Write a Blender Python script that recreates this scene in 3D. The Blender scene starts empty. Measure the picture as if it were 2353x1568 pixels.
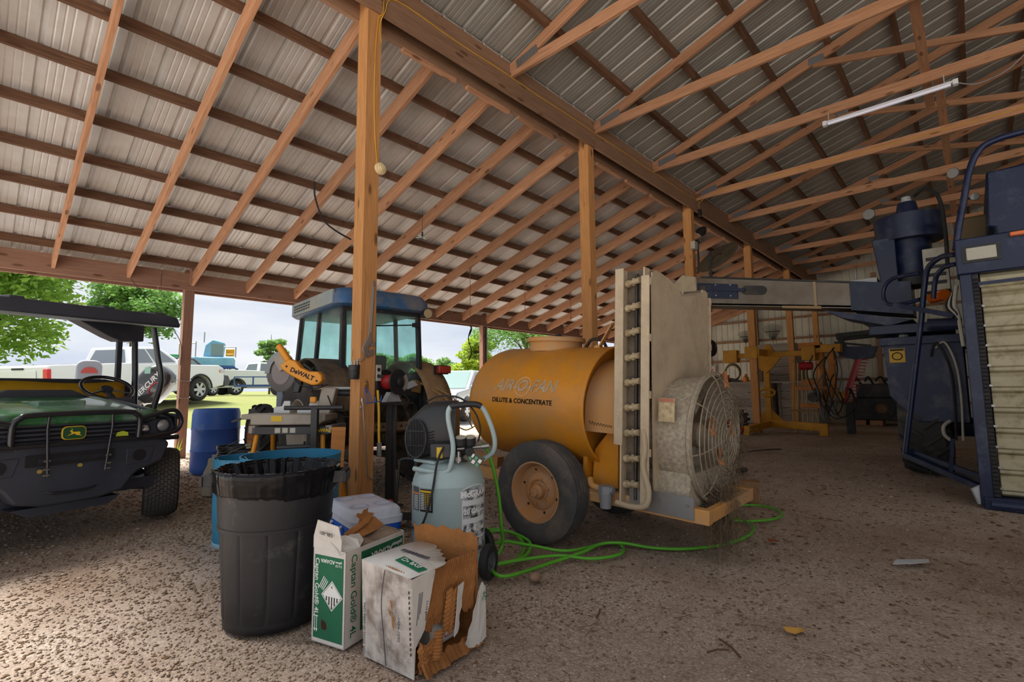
import bpy, bmesh, math, random
import numpy as np
from mathutils import Vector, Matrix, Euler
random.seed(7)
PI = math.pi
sc = bpy.context.scene
COL = sc.collection

# ---------------------------------------------------------------- camera
cam_d = bpy.data.cameras.new('camera'); cam = bpy.data.objects.new('camera', cam_d); COL.objects.link(cam)
YAW, PITCH, ROLL = math.radians(43.04), math.radians(5.60), math.radians(-0.456)
fw = Vector((math.cos(PITCH)*math.cos(YAW), math.cos(PITCH)*math.sin(YAW), math.sin(PITCH)))
rt = Vector((math.sin(YAW), -math.cos(YAW), 0)); up = rt.cross(fw)
r2 = math.cos(ROLL)*rt + math.sin(ROLL)*up; u2 = -math.sin(ROLL)*rt + math.cos(ROLL)*up
cam.matrix_world = Matrix(((r2.x, u2.x, -fw.x, 0), (r2.y, u2.y, -fw.y, 0), (r2.z, u2.z, -fw.z, 1.14), (0, 0, 0, 1)))
cam_d.sensor_width = 36; cam_d.lens = 17.3; cam_d.clip_start = .05; cam_d.clip_end = 2000
sc.camera = cam

# ---------------------------------------------------------------- sky, sun, exposure
world = bpy.data.worlds.new('overcast_sky'); sc.world = world; world.use_nodes = True
wt = world.node_tree; wt.nodes.clear()
def wn(t, **k):
    n = wt.nodes.new(t)
    for a, b in k.items(): setattr(n, a, b)
    return n
w_tc = wn('ShaderNodeTexCoord'); w_map = wn('ShaderNodeMapping'); w_map.inputs['Scale'].default_value = (1.2, 1.2, 5.5)
w_no = wn('ShaderNodeTexNoise'); w_no.inputs['Scale'].default_value = 1.7; w_no.inputs['Detail'].default_value = 6; w_no.inputs['Roughness'].default_value = .55
w_rp = wn('ShaderNodeValToRGB'); w_bg = wn('ShaderNodeBackground'); w_out = wn('ShaderNodeOutputWorld')
w_rp.color_ramp.elements[0].position = .33; w_rp.color_ramp.elements[0].color = (.60, .67, .80, 1)
w_rp.color_ramp.elements[1].position = .66; w_rp.color_ramp.elements[1].color = (.92, .93, .95, 1)
wt.links.new(w_tc.outputs['Generated'], w_map.inputs[0]); wt.links.new(w_map.outputs[0], w_no.inputs['Vector'])
wt.links.new(w_no.outputs['Fac'], w_rp.inputs[0]); wt.links.new(w_rp.outputs[0], w_bg.inputs[0]); wt.links.new(w_bg.outputs[0], w_out.inputs[0])
w_bg.inputs[1].default_value = .59

sun_d = bpy.data.lights.new('hazy_sun', 'SUN'); sun_d.energy = 8.0; sun_d.angle = math.radians(25); sun_d.color = (1, .96, .9)
sun = bpy.data.objects.new('hazy_sun', sun_d); COL.objects.link(sun)
sun.rotation_euler = Vector((.16, -.38, -.91)).to_track_quat('-Z', 'Y').to_euler()

vs = sc.view_settings
vs.view_transform = 'Standard'; vs.look = 'None'; vs.gamma = 1; vs.use_curve_mapping = False; vs.exposure = 0.88

# ---------------------------------------------------------------- helpers: materials
MATS = {}
def nodes(m): return m.node_tree.nodes, m.node_tree.links
def mat(name, col=(.5, .5, .5), rough=.6, metal=0, col2=None, nscale=6, nmix=.5, bump=0, bscale=40, trans=0, alpha=1, emit=None, estr=0,
        dust=None, dustamt=0, var=0, spec=.5, coat=0, stretch=None, coords='Object', ior=1.45, dscale=3):
    """one principled material: base colour, noise-mixed second colour, optional settled dust (up-facing), fine bump"""
    if name in MATS: return MATS[name]
    m = bpy.data.materials.new(name); m.use_nodes = True; N, L = nodes(m); b = N['Principled BSDF']
    b.inputs['Roughness'].default_value = rough; b.inputs['Metallic'].default_value = metal
    b.inputs['Base Color'].default_value = (*col, 1); b.inputs['Specular IOR Level'].default_value = spec
    b.inputs['IOR'].default_value = ior
    if coat: b.inputs['Coat Weight'].default_value = coat
    if trans: b.inputs['Transmission Weight'].default_value = trans
    if alpha < 1: b.inputs['Alpha'].default_value = alpha
    if emit: b.inputs['Emission Color'].default_value = (*emit, 1); b.inputs['Emission Strength'].default_value = estr
    cur = None
    tc = N.new('ShaderNodeTexCoord'); vec = tc.outputs[coords]
    if stretch:
        mp = N.new('ShaderNodeMapping'); mp.inputs['Scale'].default_value = stretch; L.new(vec, mp.inputs[0]); vec = mp.outputs[0]
    if col2 is not None:
        no = N.new('ShaderNodeTexNoise'); no.inputs['Scale'].default_value = nscale; no.inputs['Detail'].default_value = 8; no.inputs['Roughness'].default_value = .62
        L.new(vec, no.inputs['Vector'])
        rp = N.new('ShaderNodeValToRGB'); rp.color_ramp.elements[0].position = .5-.2*(1-nmix)-.05; rp.color_ramp.elements[1].position = .5+.25*(1-nmix)+.05
        rp.color_ramp.elements[0].color = (*col, 1); rp.color_ramp.elements[1].color = (*col2, 1)
        L.new(no.outputs['Fac'], rp.inputs[0]); cur = rp.outputs[0]
    if dust is not None:
        dn = N.new('ShaderNodeTexNoise'); dn.inputs['Scale'].default_value = dscale; dn.inputs['Detail'].default_value = 9; dn.inputs['Roughness'].default_value = .7
        L.new(tc.outputs[coords], dn.inputs['Vector'])
        mr = N.new('ShaderNodeMapRange'); mr.inputs['From Min'].default_value = .62-dustamt*.45; mr.inputs['From Max'].default_value = .92-dustamt*.45
        L.new(dn.outputs['Fac'], mr.inputs['Value'])
        mx = N.new('ShaderNodeMix'); mx.data_type = 'RGBA'
        L.new(mr.outputs[0], mx.inputs['Factor'])
        if cur: L.new(cur, mx.inputs['A'])
        else: mx.inputs['A'].default_value = (*col, 1)
        mx.inputs['B'].default_value = (*dust, 1); cur = mx.outputs['Result']
    if var:
        oi = N.new('ShaderNodeObjectInfo'); hs = N.new('ShaderNodeHueSaturation')
        ma = N.new('ShaderNodeMapRange'); ma.inputs['To Min'].default_value = 1-var; ma.inputs['To Max'].default_value = 1+var
        L.new(oi.outputs['Random'], ma.inputs['Value']); L.new(ma.outputs[0], hs.inputs['Value'])
        if cur: L.new(cur, hs.inputs['Color'])
        else: hs.inputs['Color'].default_value = (*col, 1)
        cur = hs.outputs[0]
    if cur: L.new(cur, b.inputs['Base Color'])
    if bump:
        bn = N.new('ShaderNodeTexNoise'); bn.inputs['Scale'].default_value = bscale; bn.inputs['Detail'].default_value = 6
        L.new(vec, bn.inputs['Vector'])
        bp = N.new('ShaderNodeBump'); bp.inputs['Strength'].default_value = bump; bp.inputs['Distance'].default_value = .02
        L.new(bn.outputs['Fac'], bp.inputs['Height']); L.new(bp.outputs[0], b.inputs['Normal'])
    MATS[name] = m; return m

def wood(name, c1, c2, rough=.75, knots=(.10, .04, .02), var=.18):
    """sawn timber: grain runs along local X, darker knots, per-board tint"""
    if name in MATS: return MATS[name]
    m = bpy.data.materials.new(name); m.use_nodes = True; N, L = nodes(m); b = N['Principled BSDF']; b.inputs['Roughness'].default_value = rough
    b.inputs['Specular IOR Level'].default_value = .25
    tc = N.new('ShaderNodeTexCoord'); oi = N.new('ShaderNodeObjectInfo')
    add = N.new('ShaderNodeVectorMath'); add.operation = 'ADD'
    sc3 = N.new('ShaderNodeVectorMath'); sc3.operation = 'SCALE'; sc3.inputs[0].default_value = (7, 3, 5); L.new(oi.outputs['Random'], sc3.inputs['Scale'])
    L.new(tc.outputs['Object'], add.inputs[0]); L.new(sc3.outputs[0], add.inputs[1])
    mp = N.new('ShaderNodeMapping'); mp.inputs['Scale'].default_value = (1.1, 16, 16); L.new(add.outputs[0], mp.inputs[0])
    no = N.new('ShaderNodeTexNoise'); no.inputs['Scale'].default_value = 2.2; no.inputs['Detail'].default_value = 7; no.inputs['Distortion'].default_value = 1.2
    L.new(mp.outputs[0], no.inputs['Vector'])
    rp = N.new('ShaderNodeValToRGB'); rp.color_ramp.elements[0].position = .32; rp.color_ramp.elements[1].position = .70
    rp.color_ramp.elements[0].color = (*c2, 1); rp.color_ramp.elements[1].color = (*c1, 1); L.new(no.outputs['Fac'], rp.inputs[0])
    mp2 = N.new('ShaderNodeMapping'); mp2.inputs['Scale'].default_value = (2.2, 7, 7); L.new(add.outputs[0], mp2.inputs[0])
    vo = N.new('ShaderNodeTexVoronoi'); vo.inputs['Scale'].default_value = 1.0; L.new(mp2.outputs[0], vo.inputs['Vector'])
    kr = N.new('ShaderNodeMapRange'); kr.inputs['From Min'].default_value = .10; kr.inputs['From Max'].default_value = .17; kr.inputs['To Min'].default_value = .75; kr.inputs['To Max'].default_value = 0
    L.new(vo.outputs['Distance'], kr.inputs['Value'])
    mx = N.new('ShaderNodeMix'); mx.data_type = 'RGBA'; L.new(kr.outputs[0], mx.inputs['Factor']); L.new(rp.outputs[0], mx.inputs['A']); mx.inputs['B'].default_value = (*knots, 1)
    hs = N.new('ShaderNodeHueSaturation'); ma = N.new('ShaderNodeMapRange'); ma.inputs['To Min'].default_value = 1-var; ma.inputs['To Max'].default_value = 1+var
    L.new(oi.outputs['Random'], ma.inputs['Value']); L.new(ma.outputs[0], hs.inputs['Value']); L.new(mx.outputs['Result'], hs.inputs['Color'])
    L.new(hs.outputs[0], b.inputs['Base Color'])
    bp = N.new('ShaderNodeBump'); bp.inputs['Strength'].default_value = .25; bp.inputs['Distance'].default_value = .01; L.new(no.outputs['Fac'], bp.inputs['Height']); L.new(bp.outputs[0], b.inputs['Normal'])
    MATS[name] = m; return m

# ---------------------------------------------------------------- helpers: geometry
def V(*a): return Vector(a)
class MB:
    def __init__(s): s.v = []; s.f = []
    def add(s, vs_, fs_):
        o = len(s.v); s.v += [tuple(p) for p in vs_]; s.f += [tuple(i+o for i in f) for f in fs_]; return s
    def box(s, c, d, rot=None):
        x, y, z = d[0]/2, d[1]/2, d[2]/2
        pts = [Vector(p) for p in ((-x, -y, -z), (x, -y, -z), (x, y, -z), (-x, y, -z), (-x, -y, z), (x, -y, z), (x, y, z), (-x, y, z))]
        if rot is not None:
            R = rot if isinstance(rot, Matrix) else Euler(rot).to_matrix()
            pts = [R @ p for p in pts]
        c = Vector(c)
        return s.add([p+c for p in pts], [(0, 3, 2, 1), (4, 5, 6, 7), (0, 1, 5, 4), (1, 2, 6, 5), (2, 3, 7, 6), (3, 0, 4, 7)])
    def b2(s, a, b):
        return s.box([(a[i]+b[i])/2 for i in range(3)], [abs(b[i]-a[i]) for i in range(3)])
    def bar(s, p, q, w, h, upv=(0, 0, 1)):
        p, q = Vector(p), Vector(q); d = q-p; l = d.length; x = d.normalized(); u = Vector(upv)
        if abs(x.dot(u.normalized())) > .98: u = Vector((1, 0, 0))
        y = u.cross(x).normalized(); z = x.cross(y)
        return s.box((p+q)/2, (l, w, h), Matrix((x, y, z)).transposed())
    def cyl(s, p, q, r1, r2=None, n=16, caps=True):
        r2 = r1 if r2 is None else r2
        p, q = Vector(p), Vector(q); x = (q-p).normalized(); u = Vector((0, 0, 1)) if abs(x.z) < .9 else Vector((1, 0, 0))
        a = u.cross(x).normalized(); b = x.cross(a); vs_ = []
        for c, r in ((p, r1), (q, r2)):
            for i in range(n): t = 2*PI*i/n; vs_.append(c+a*math.cos(t)*r+b*math.sin(t)*r)
        fs_ = [(i, (i+1) % n, n+(i+1) % n, n+i) for i in range(n)]
        if caps: fs_ += [tuple(range(n-1, -1, -1)), tuple(range(n, 2*n))]
        return s.add(vs_, fs_)
    def tube(s, pts, r, n=8, caps=True, closed=False):
        pts = [Vector(p) for p in pts]; m = len(pts); vs_ = []; fs_ = []; a = None
        for i, p in enumerate(pts):
            if closed: d = pts[(i+1) % m]-pts[i-1]
            else: d = pts[min(i+1, m-1)]-pts[max(i-1, 0)]
            d.normalize()
            if a is None: a = d.orthogonal().normalized()
            else: a = (a-d*a.dot(d)).normalized()
            b = d.cross(a); rr = r[i] if isinstance(r, (list, tuple)) else r
            for k in range(n): t = 2*PI*k/n; vs_.append(p+a*math.cos(t)*rr+b*math.sin(t)*rr)
        for i in range(m if closed else m-1):
            j = (i+1) % m
            for k in range(n): fs_.append((i*n+k, i*n+(k+1) % n, j*n+(k+1) % n, j*n+k))
        if caps and not closed: fs_ += [tuple(range(n-1, -1, -1)), tuple((m-1)*n+k for k in range(n))]
        return s.add(vs_, fs_)
    def lathe(s, prof, n=32, M=None, a0=0, a1=2*PI, caps=False):
        """profile [(r,z)...] about local z"""
        full = abs(a1-a0-2*PI) < 1e-6; k = n if full else n+1; vs_ = []; fs_ = []
        for r, z in prof:
            for i in range(k): t = a0+(a1-a0)*i/n; vs_.append(Vector((r*math.cos(t), r*math.sin(t), z)))
        for j in range(len(prof)-1):
            for i in range(n):
                i2 = (i+1) % k
                fs_.append((j*k+i, j*k+i2, (j+1)*k+i2, (j+1)*k+i))
        if caps: fs_ += [tuple(range(k-1, -1, -1)), tuple((len(prof)-1)*k+i for i in range(k))]
        if M is not None: vs_ = [M @ p for p in vs_]
        return s.add(vs_, fs_)
    def prism(s, poly, a, b, axis='y', M=None):
        """2-D polygon extruded from a to b along axis (poly in the other two coordinates, cyclic order)"""
        def pt(p, h): return {'y': (p[0], h, p[1]), 'x': (h, p[0], p[1]), 'z': (p[0], p[1], h)}[axis]
        n = len(poly); vs_ = [Vector(pt(p, a)) for p in poly]+[Vector(pt(p, b)) for p in poly]
        if M is not None: vs_ = [M @ p for p in vs_]
        return s.add(vs_, [tuple(range(n-1, -1, -1)), tuple(range(n, 2*n))]+[(i, (i+1) % n, n+(i+1) % n, n+i) for i in range(n)])
    def grid(s, fn, nu, nv, closeu=False):
        vs_ = [Vector(fn(i/(nu), j/(nv))) for j in range(nv+1) for i in range(nu+(0 if closeu else 1))]
        k = nu+(0 if closeu else 1)
        return s.add(vs_, [(j*k+i, j*k+(i+1) % k, (j+1)*k+(i+1) % k, (j+1)*k+i) for j in range(nv) for i in range(nu)])
    def sph(s, c, r, n=12, m=8):
        rx, ry, rz = (r, r, r) if not isinstance(r, (tuple, list)) else r
        return s.grid(lambda u, v: (c[0]+rx*math.sin(PI*v)*math.cos(2*PI*u), c[1]+ry*math.sin(PI*v)*math.sin(2*PI*u), c[2]-rz*math.cos(PI*v)), n, m, True)
    def tx(s, M):
        s.v = [tuple(M @ Vector(p)) for p in s.v]; return s
    def mesh(s, name, m, smooth=None, fix=True):
        me = bpy.data.meshes.new(name); me.from_pydata(s.v, [], s.f)
        if fix:
            bm = bmesh.new(); bm.from_mesh(me); bmesh.ops.recalc_face_normals(bm, faces=bm.faces); bm.to_mesh(me); bm.free()
        if m: me.materials.append(m)
        if smooth:
            me.shade_smooth(); me.set_sharp_from_angle(angle=math.radians(smooth))
        return me
    def obj(s, name, m, parent=None, smooth=None, bevel=0, seg=2, solid=0, sub=0, label=None, fix=True):
        o = bpy.data.objects.new(name, s.mesh(name, m, smooth, fix)); COL.objects.link(o)
        if parent: o.parent = parent
        if solid: md = o.modifiers.new('thickness', 'SOLIDIFY'); md.thickness = solid; md.offset = 0
        if bevel:
            md = o.modifiers.new('bevel', 'BEVEL'); md.width = bevel; md.segments = seg; md.limit_method = 'ANGLE'; md.angle_limit = math.radians(40)
            if not smooth: o.data.shade_smooth(); o.data.set_sharp_from_angle(angle=math.radians(40))
        if sub: md = o.modifiers.new('subdivision', 'SUBSURF'); md.levels = sub; md.render_levels = sub
        if label: o['label'] = label
        return o
def tag(o, label=None, cat=None, group=None, kind=None):
    if label: o['label'] = label
    if cat: o['category'] = cat
    if group: o['group'] = group
    if kind: o['kind'] = kind
    return o
def thing(name, loc, rz=0, label=None, cat=None, group=None, kind=None, rot=None):
    o = bpy.data.objects.new(name, None); COL.objects.link(o); o.empty_display_size = .1
    o.location = loc; o.rotation_euler = rot if rot else (0, 0, rz)
    return tag(o, label, cat, group, kind)
def copy_tree(o, parent=None):
    c = o.copy(); COL.objects.link(c); c.parent = parent
    for ch in [x for x in bpy.data.objects if x.parent == o]: copy_tree(ch, c)
    return c
def frame_of(p, q, upv=(0, 0, 1)):
    p, q = Vector(p), Vector(q); x = (q-p).normalized(); u = Vector(upv)
    if abs(x.dot(u)) > .98: u = Vector((0, 1, 0))
    y = u.cross(x).normalized(); z = x.cross(y)
    M = Matrix((x, y, z)).transposed().to_4x4(); M.translation = (p+q)/2; return M
BC = {}
def beam(name, p, q, w, h, m, parent=None, upv=(0, 0, 1), bevel=0):
    """straight timber between two points as its own object; grain follows local X"""
    L_ = round((Vector(q)-Vector(p)).length, 3); key = (L_, w, h, m.name)
    if key not in BC: BC[key] = MB().box((0, 0, 0), (L_, w, h)).mesh(name, m)
    o = bpy.data.objects.new(name, BC[key]); COL.objects.link(o)
    o.matrix_basis = frame_of(p, q, upv)
    if parent: o.parent = parent
    return o
def put(name, me, parent=None, loc=(0, 0, 0), rot=(0, 0, 0), scl=(1, 1, 1)):
    o = bpy.data.objects.new(name, me); COL.objects.link(o); o.location = loc; o.rotation_euler = rot; o.scale = scl
    if parent: o.parent = parent
    return o
def text_mesh(name, s, size, m, depth=.0005, align='CENTER', bold=0, shear=0, space=1):
    cu = bpy.data.curves.new(name, 'FONT'); cu.body = s; cu.size = size; cu.extrude = depth; cu.align_x = align; cu.align_y = 'CENTER'
    cu.offset = bold; cu.shear = shear; cu.space_character = space; cu.resolution_u = 3
    t = bpy.data.objects.new(name, cu); COL.objects.link(t)
    bpy.context.view_layer.update()
    me = bpy.data.meshes.new_from_object(t.evaluated_get(bpy.context.evaluated_depsgraph_get()))
    bpy.data.objects.remove(t); me.name = name; me.materials.clear(); me.materials.append(m); return me
def text(name, s, size, m, parent, M, warp=None, **k):
    """lettering as thin mesh; M maps text plane (x right, y up, z out) into parent space"""
    me = text_mesh(name, s, size, m, **k)
    for v in me.vertices:
        p = v.co.copy()
        if warp: p = Vector(warp(p))
        v.co = (M @ p) if M is not None else p
    o = bpy.data.objects.new(name, me); COL.objects.link(o); o.parent = parent; return o
def TM(o, x, y):
    """matrix with origin o, text x-direction and text y-direction"""
    x, y = Vector(x).normalized(), Vector(y).normalized(); z = x.cross(y); M = Matrix((x, y, z)).transposed().to_4x4(); M.translation = Vector(o); return M
def arc(c, r, a0, a1, n, plane='xz'):
    out = []
    for i in range(n+1):
        t = a0+(a1-a0)*i/n; a, b = r*math.cos(t), r*math.sin(t)
        out.append({'xz': (c[0]+a, c[1], c[2]+b), 'xy': (c[0]+a, c[1]+b, c[2]), 'yz': (c[0], c[1]+a, c[2]+b)}[plane])
    return out
def smooth_path(pts, n=6):
    """Catmull-Rom through points"""
    P = [Vector(p) for p in pts]; out = []
    for i in range(len(P)-1):
        a, b, c, d = P[max(i-1, 0)], P[i], P[i+1], P[min(i+2, len(P)-1)]
        for k in range(n):
            t = k/n; out.append(.5*((2*b)+(c-a)*t+(2*a-5*b+4*c-d)*t*t+(3*b-a-3*c+d)*t**3))
    out.append(P[-1]); return out
def rrect(w, h, r, n=4):
    out = []
    for cx, cy, a in ((w/2-r, h/2-r, 0), (-w/2+r, h/2-r, PI/2), (-w/2+r, -h/2+r, PI), (w/2-r, -h/2+r, 1.5*PI)):
        for i in range(n+1): t = a+PI/2*i/n; out.append((cx+r*math.cos(t), cy+r*math.sin(t)))
    return out
def C(h):
    h = h.lstrip('#'); c = [int(h[i:i+2], 16)/255 for i in (0, 2, 4)]
    return tuple(x/12.92 if x <= .04045 else ((x+.055)/1.055)**2.4 for x in c)
def noise1(x, s=0): return math.sin(x*1.7+s)*.5+math.sin(x*3.1+s*2.3+1)*.3+math.sin(x*7.3+s*.7)*.2
# ================================================================ MATERIALS of the barn
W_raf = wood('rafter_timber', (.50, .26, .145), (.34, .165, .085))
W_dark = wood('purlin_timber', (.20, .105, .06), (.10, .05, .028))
W_hdr = wood('header_timber', (.33, .19, .115), (.24, .13, .075))
W_post = wood('post_timber', (.60, .29, .105), (.44, .20, .07), var=.1)
W_eave = wood('eave_timber', (.34, .19, .13), (.25, .135, .09), var=.1)
W_grey = wood('weathered_board', (.42, .36, .31), (.25, .21, .18), knots=(.10, .08, .07))
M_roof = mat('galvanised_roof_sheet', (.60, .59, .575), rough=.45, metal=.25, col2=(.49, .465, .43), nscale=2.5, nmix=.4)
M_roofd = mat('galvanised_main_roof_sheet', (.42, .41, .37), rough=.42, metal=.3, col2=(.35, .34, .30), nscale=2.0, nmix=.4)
M_wallp = mat('cream_wall_sheet', (.60, .57, .47), rough=.5, metal=.1, col2=(.52, .49, .40), nscale=1.5, nmix=.5)
M_plate = mat('gusset_steel', (.33, .33, .34), rough=.4, metal=.8)

# ================================================================ GROUND
def floor_mat():
    m = bpy.data.materials.new('dirt_and_gravel'); m.use_nodes = True; N, L = nodes(m); b = N['Principled BSDF']; b.inputs['Roughness'].default_value = .95; b.inputs['Specular IOR Level'].default_value = .15
    tc = N.new('ShaderNodeTexCoord')
    def noise(s, d=8, r=.6):
        n = N.new('ShaderNodeTexNoise'); n.inputs['Scale'].default_value = s; n.inputs['Detail'].default_value = d; n.inputs['Roughness'].default_value = r; L.new(tc.outputs['Object'], n.inputs['Vector']); return n
    def ramp(src, a, b_, ca, cb):
        r = N.new('ShaderNodeValToRGB'); r.color_ramp.elements[0].position = a; r.color_ramp.elements[1].position = b_; r.color_ramp.elements[0].color = (*ca, 1); r.color_ramp.elements[1].color = (*cb, 1); L.new(src, r.inputs[0]); return r
    def mix(f, a, b_):
        x = N.new('ShaderNodeMix'); x.data_type = 'RGBA'; L.new(f, x.inputs['Factor']); L.new(a, x.inputs['A']); L.new(b_, x.inputs['B']); return x.outputs['Result']
    dirt = ramp(noise(3.5).outputs['Fac'], .3, .75, (.40, .305, .24), (.56, .455, .375))
    vo = N.new('ShaderNodeTexVoronoi'); vo.inputs['Scale'].default_value = 95; L.new(tc.outputs['Object'], vo.inputs['Vector'])
    peb = ramp(vo.outputs['Color'], .2, .9, (.40, .32, .255), (.66, .57, .49))
    gmask = ramp(noise(.9, 6).outputs['Fac'], .42, .60, (0, 0, 0), (1, 1, 1))
    c = mix(gmask.outputs[0], dirt.outputs[0], peb.outputs[0])
    fine = ramp(noise(70, 4).outputs['Fac'], .35, .72, (.62, .60, .58), (1.15, 1.12, 1.1))
    mu = N.new('ShaderNodeMix'); mu.data_type = 'RGBA'; mu.blend_type = 'MULTIPLY'; mu.inputs['Factor'].default_value = 1; L.new(c, mu.inputs['A']); L.new(fine.outputs[0], mu.inputs['B'])
    # broad darker blotches multiplied over the floor colour
    lit = ramp(noise(.35, 5).outputs['Fac'], .50, .66, (1, 1, 1), (.62, .55, .48))
    mu2 = N.new('ShaderNodeMix'); mu2.data_type = 'RGBA'; mu2.blend_type = 'MULTIPLY'; mu2.inputs['Factor'].default_value = 1; L.new(mu.outputs['Result'], mu2.inputs['A']); L.new(lit.outputs[0], mu2.inputs['B'])
    L.new(mu2.outputs['Result'], b.inputs['Base Color'])
    ad = N.new('ShaderNodeMath'); ad.operation = 'ADD'; n2 = noise(120, 5); L.new(n2.outputs['Fac'], ad.inputs[0]); L.new(vo.outputs['Distance'], ad.inputs[1])
    bp = N.new('ShaderNodeBump'); bp.inputs['Strength'].default_value = .45; bp.inputs['Distance'].default_value = .012; L.new(ad.outputs[0], bp.inputs['Height']); L.new(bp.outputs[0], b.inputs['Normal'])
    return m
M_floor = floor_mat()
def gnd(x, y):
    h = .012*math.sin(x*1.7+y*.6)*math.sin(y*1.3-x*.4)
    return h*min(1, max(0, (11-y)/2))
fb = MB(); fb.grid(lambda u, v: (-3+29*u, -9+20.5*v, gnd(-3+29*u, -9+20.5*v)-.012), 120, 90)
tag(fb.obj('floor', M_floor, smooth=60), 'bare dirt and crushed gravel floor of the open barn', None, None, 'structure')
M_yard = mat('pale_road_gravel', (.62, .60, .58), rough=.95, col2=(.48, .46, .44), nscale=25, nmix=.3, bump=.5, bscale=60)
M_lawn = mat('mown_lawn', (.16, .165, .045), rough=.95, col2=(.115, .145, .03), nscale=.8, nmix=.3, bump=.6, bscale=30)
def terr(x, y):
    t = min(1, max(0, (y-12.5)/11)); s = t*t*(3-2*t); return .95*s-.02
yb = MB(); yb.grid(lambda u, v: (-60+140*u, 11.3+4.2*v, terr(0, 11.3+4.2*v)), 40, 8)
tag(yb.obj('gravel_drive', M_yard, smooth=60), 'pale gravel drive along the open side of the barn', None, None, 'structure')
lb = MB(); lb.grid(lambda u, v: (-160+420*u, 15.4+v*v*380, terr(0, 15.4+v*v*380)-.02), 30, 60)
tag(lb.obj('lawn', M_lawn, smooth=60), 'mown green lawn rising behind the barn', None, None, 'structure')
y2 = MB(); y2.b2((-60, -60, -.3), (-3, 11.3, -.02)); y2.b2((-3, -60, -.3), (6, -9, -.02)); tag(y2.obj('yard', M_yard), 'unseen gravel yard in front of the barn, pale to bounce light in', None, None, 'structure')  # unseen yard kept pale so sunlight bounces into the barn
y3 = MB(); y3.b2((6, -60, -.3), (70, -9, -.02)); y3.b2((26, -9, -.3), (70, 11.3, -.02)); tag(y3.obj('yard.001', M_lawn), 'grass around the closed sides of the barn', None, None, 'structure')

# ================================================================ LEAN-TO ROOF (left)
SL = -.318
def zr(y): return 5.10+SL*(y-4.2)        # top of rafters
ceil1 = thing('ceiling', (8, 7, 5), label='lean-to roof of white metal sheets over timber rafters and purlins', kind='structure')
def W(o): return o.matrix_basis if not o.parent else W(o.parent) @ o.matrix_parent_inverse @ o.matrix_basis
def adopt(o, par):
    o.parent = par; o.matrix_parent_inverse = W(par).inverted(); return o
X0, X1 = -.8, 21.0  # roofs stop just behind the camera to let daylight onto the foreground
k = -4
while .60+.915*k < X1-.1:
    x = .60+.915*k
    if x > X0:
        adopt(beam('rafter', (x, 4.22, zr(4.22)-.105), (x, 10.10, zr(10.10)-.105), .045, .205, W_raf), ceil1)
    k += 1
for j in range(9):
    y = 9.87-.695*j; x = X0
    while x < X1-.1:
        x2 = min(x+4.88, X1)
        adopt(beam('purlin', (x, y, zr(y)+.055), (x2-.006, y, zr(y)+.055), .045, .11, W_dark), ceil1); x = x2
def sheet(w, L_, ribs=True):
    """ribbed metal sheet, w wide along X, L_ long along local Y; raised major ribs at .3 pitch, low ribs between"""
    xs = [(0, 0)]; p = w/3
    for i in range(3):
        a = i*p
        xs += [(a+.02, 0), (a+.035, .02), (a+.065, .02), (a+.08, 0)]
        for c in (.4, .6, .8): xs += [(a+p*c-.012, 0), (a+p*c, .005), (a+p*c+.012, 0)]
    xs.append((w, 0))
    mb = MB(); n = len(xs); mb.add([(x, -L_/2, z) for x, z in xs]+[(x, L_/2, z) for x, z in xs], [(i, i+1, n+i+1, n+i) for i in range(n-1)])
    return mb
ang1 = math.atan(SL); ya, yb_ = 4.0, 10.42; L1 = (yb_-ya)/math.cos(ang1)
sm = sheet(.915, L1).mesh('roof_panel', M_roof, fix=False)
x = X0
while x < X1:
    o = put('roof_panel', sm, None, (x, (ya+yb_)/2, zr((ya+yb_)/2)+.114), (ang1, 0, 0)); adopt(o, ceil1)
    md = o.modifiers.new('thickness', 'SOLIDIFY'); md.thickness = .004; x += .915
# eave header and posts
eh = thing('trim_1', (8, 10.1, 3), label='plank eave header carried by the outer posts', kind='structure')
for i in range(5):
    xa = -2.9+i*4.88; adopt(beam('plank', (xa, 10.13, 3.10), (xa+4.87, 10.13, 3.10), .045, .30, W_eave), eh)
    adopt(beam('plank', (xa, 10.34, 3.08), (xa+4.87, 10.34, 3.08), .045, .30, W_eave), eh)
def post(x, y, w, d, z0, z1, m, label, n):
    o = beam('post', (x, y, z0), (x, y, z1), d, w, m); tag(o, label, None, None, 'structure'); return o
names = ['leftmost outer post beside the blue barrel', 'outer post hidden by the tractor', 'outer post with conduit behind the yellow tank', 'third outer post showing over the tank hatch', 'far outer post by the back wall']
for i, nme in enumerate(names):
    post(2.42+3.66*i, 10.24, .15, .15, -.1, 3.35, W_eave, 'timber '+nme, i)
adopt(beam('block', (2.42, 10.08, 3.05), (2.42, 10.08, 3.37), .06, .15, W_eave), eh)

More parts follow.
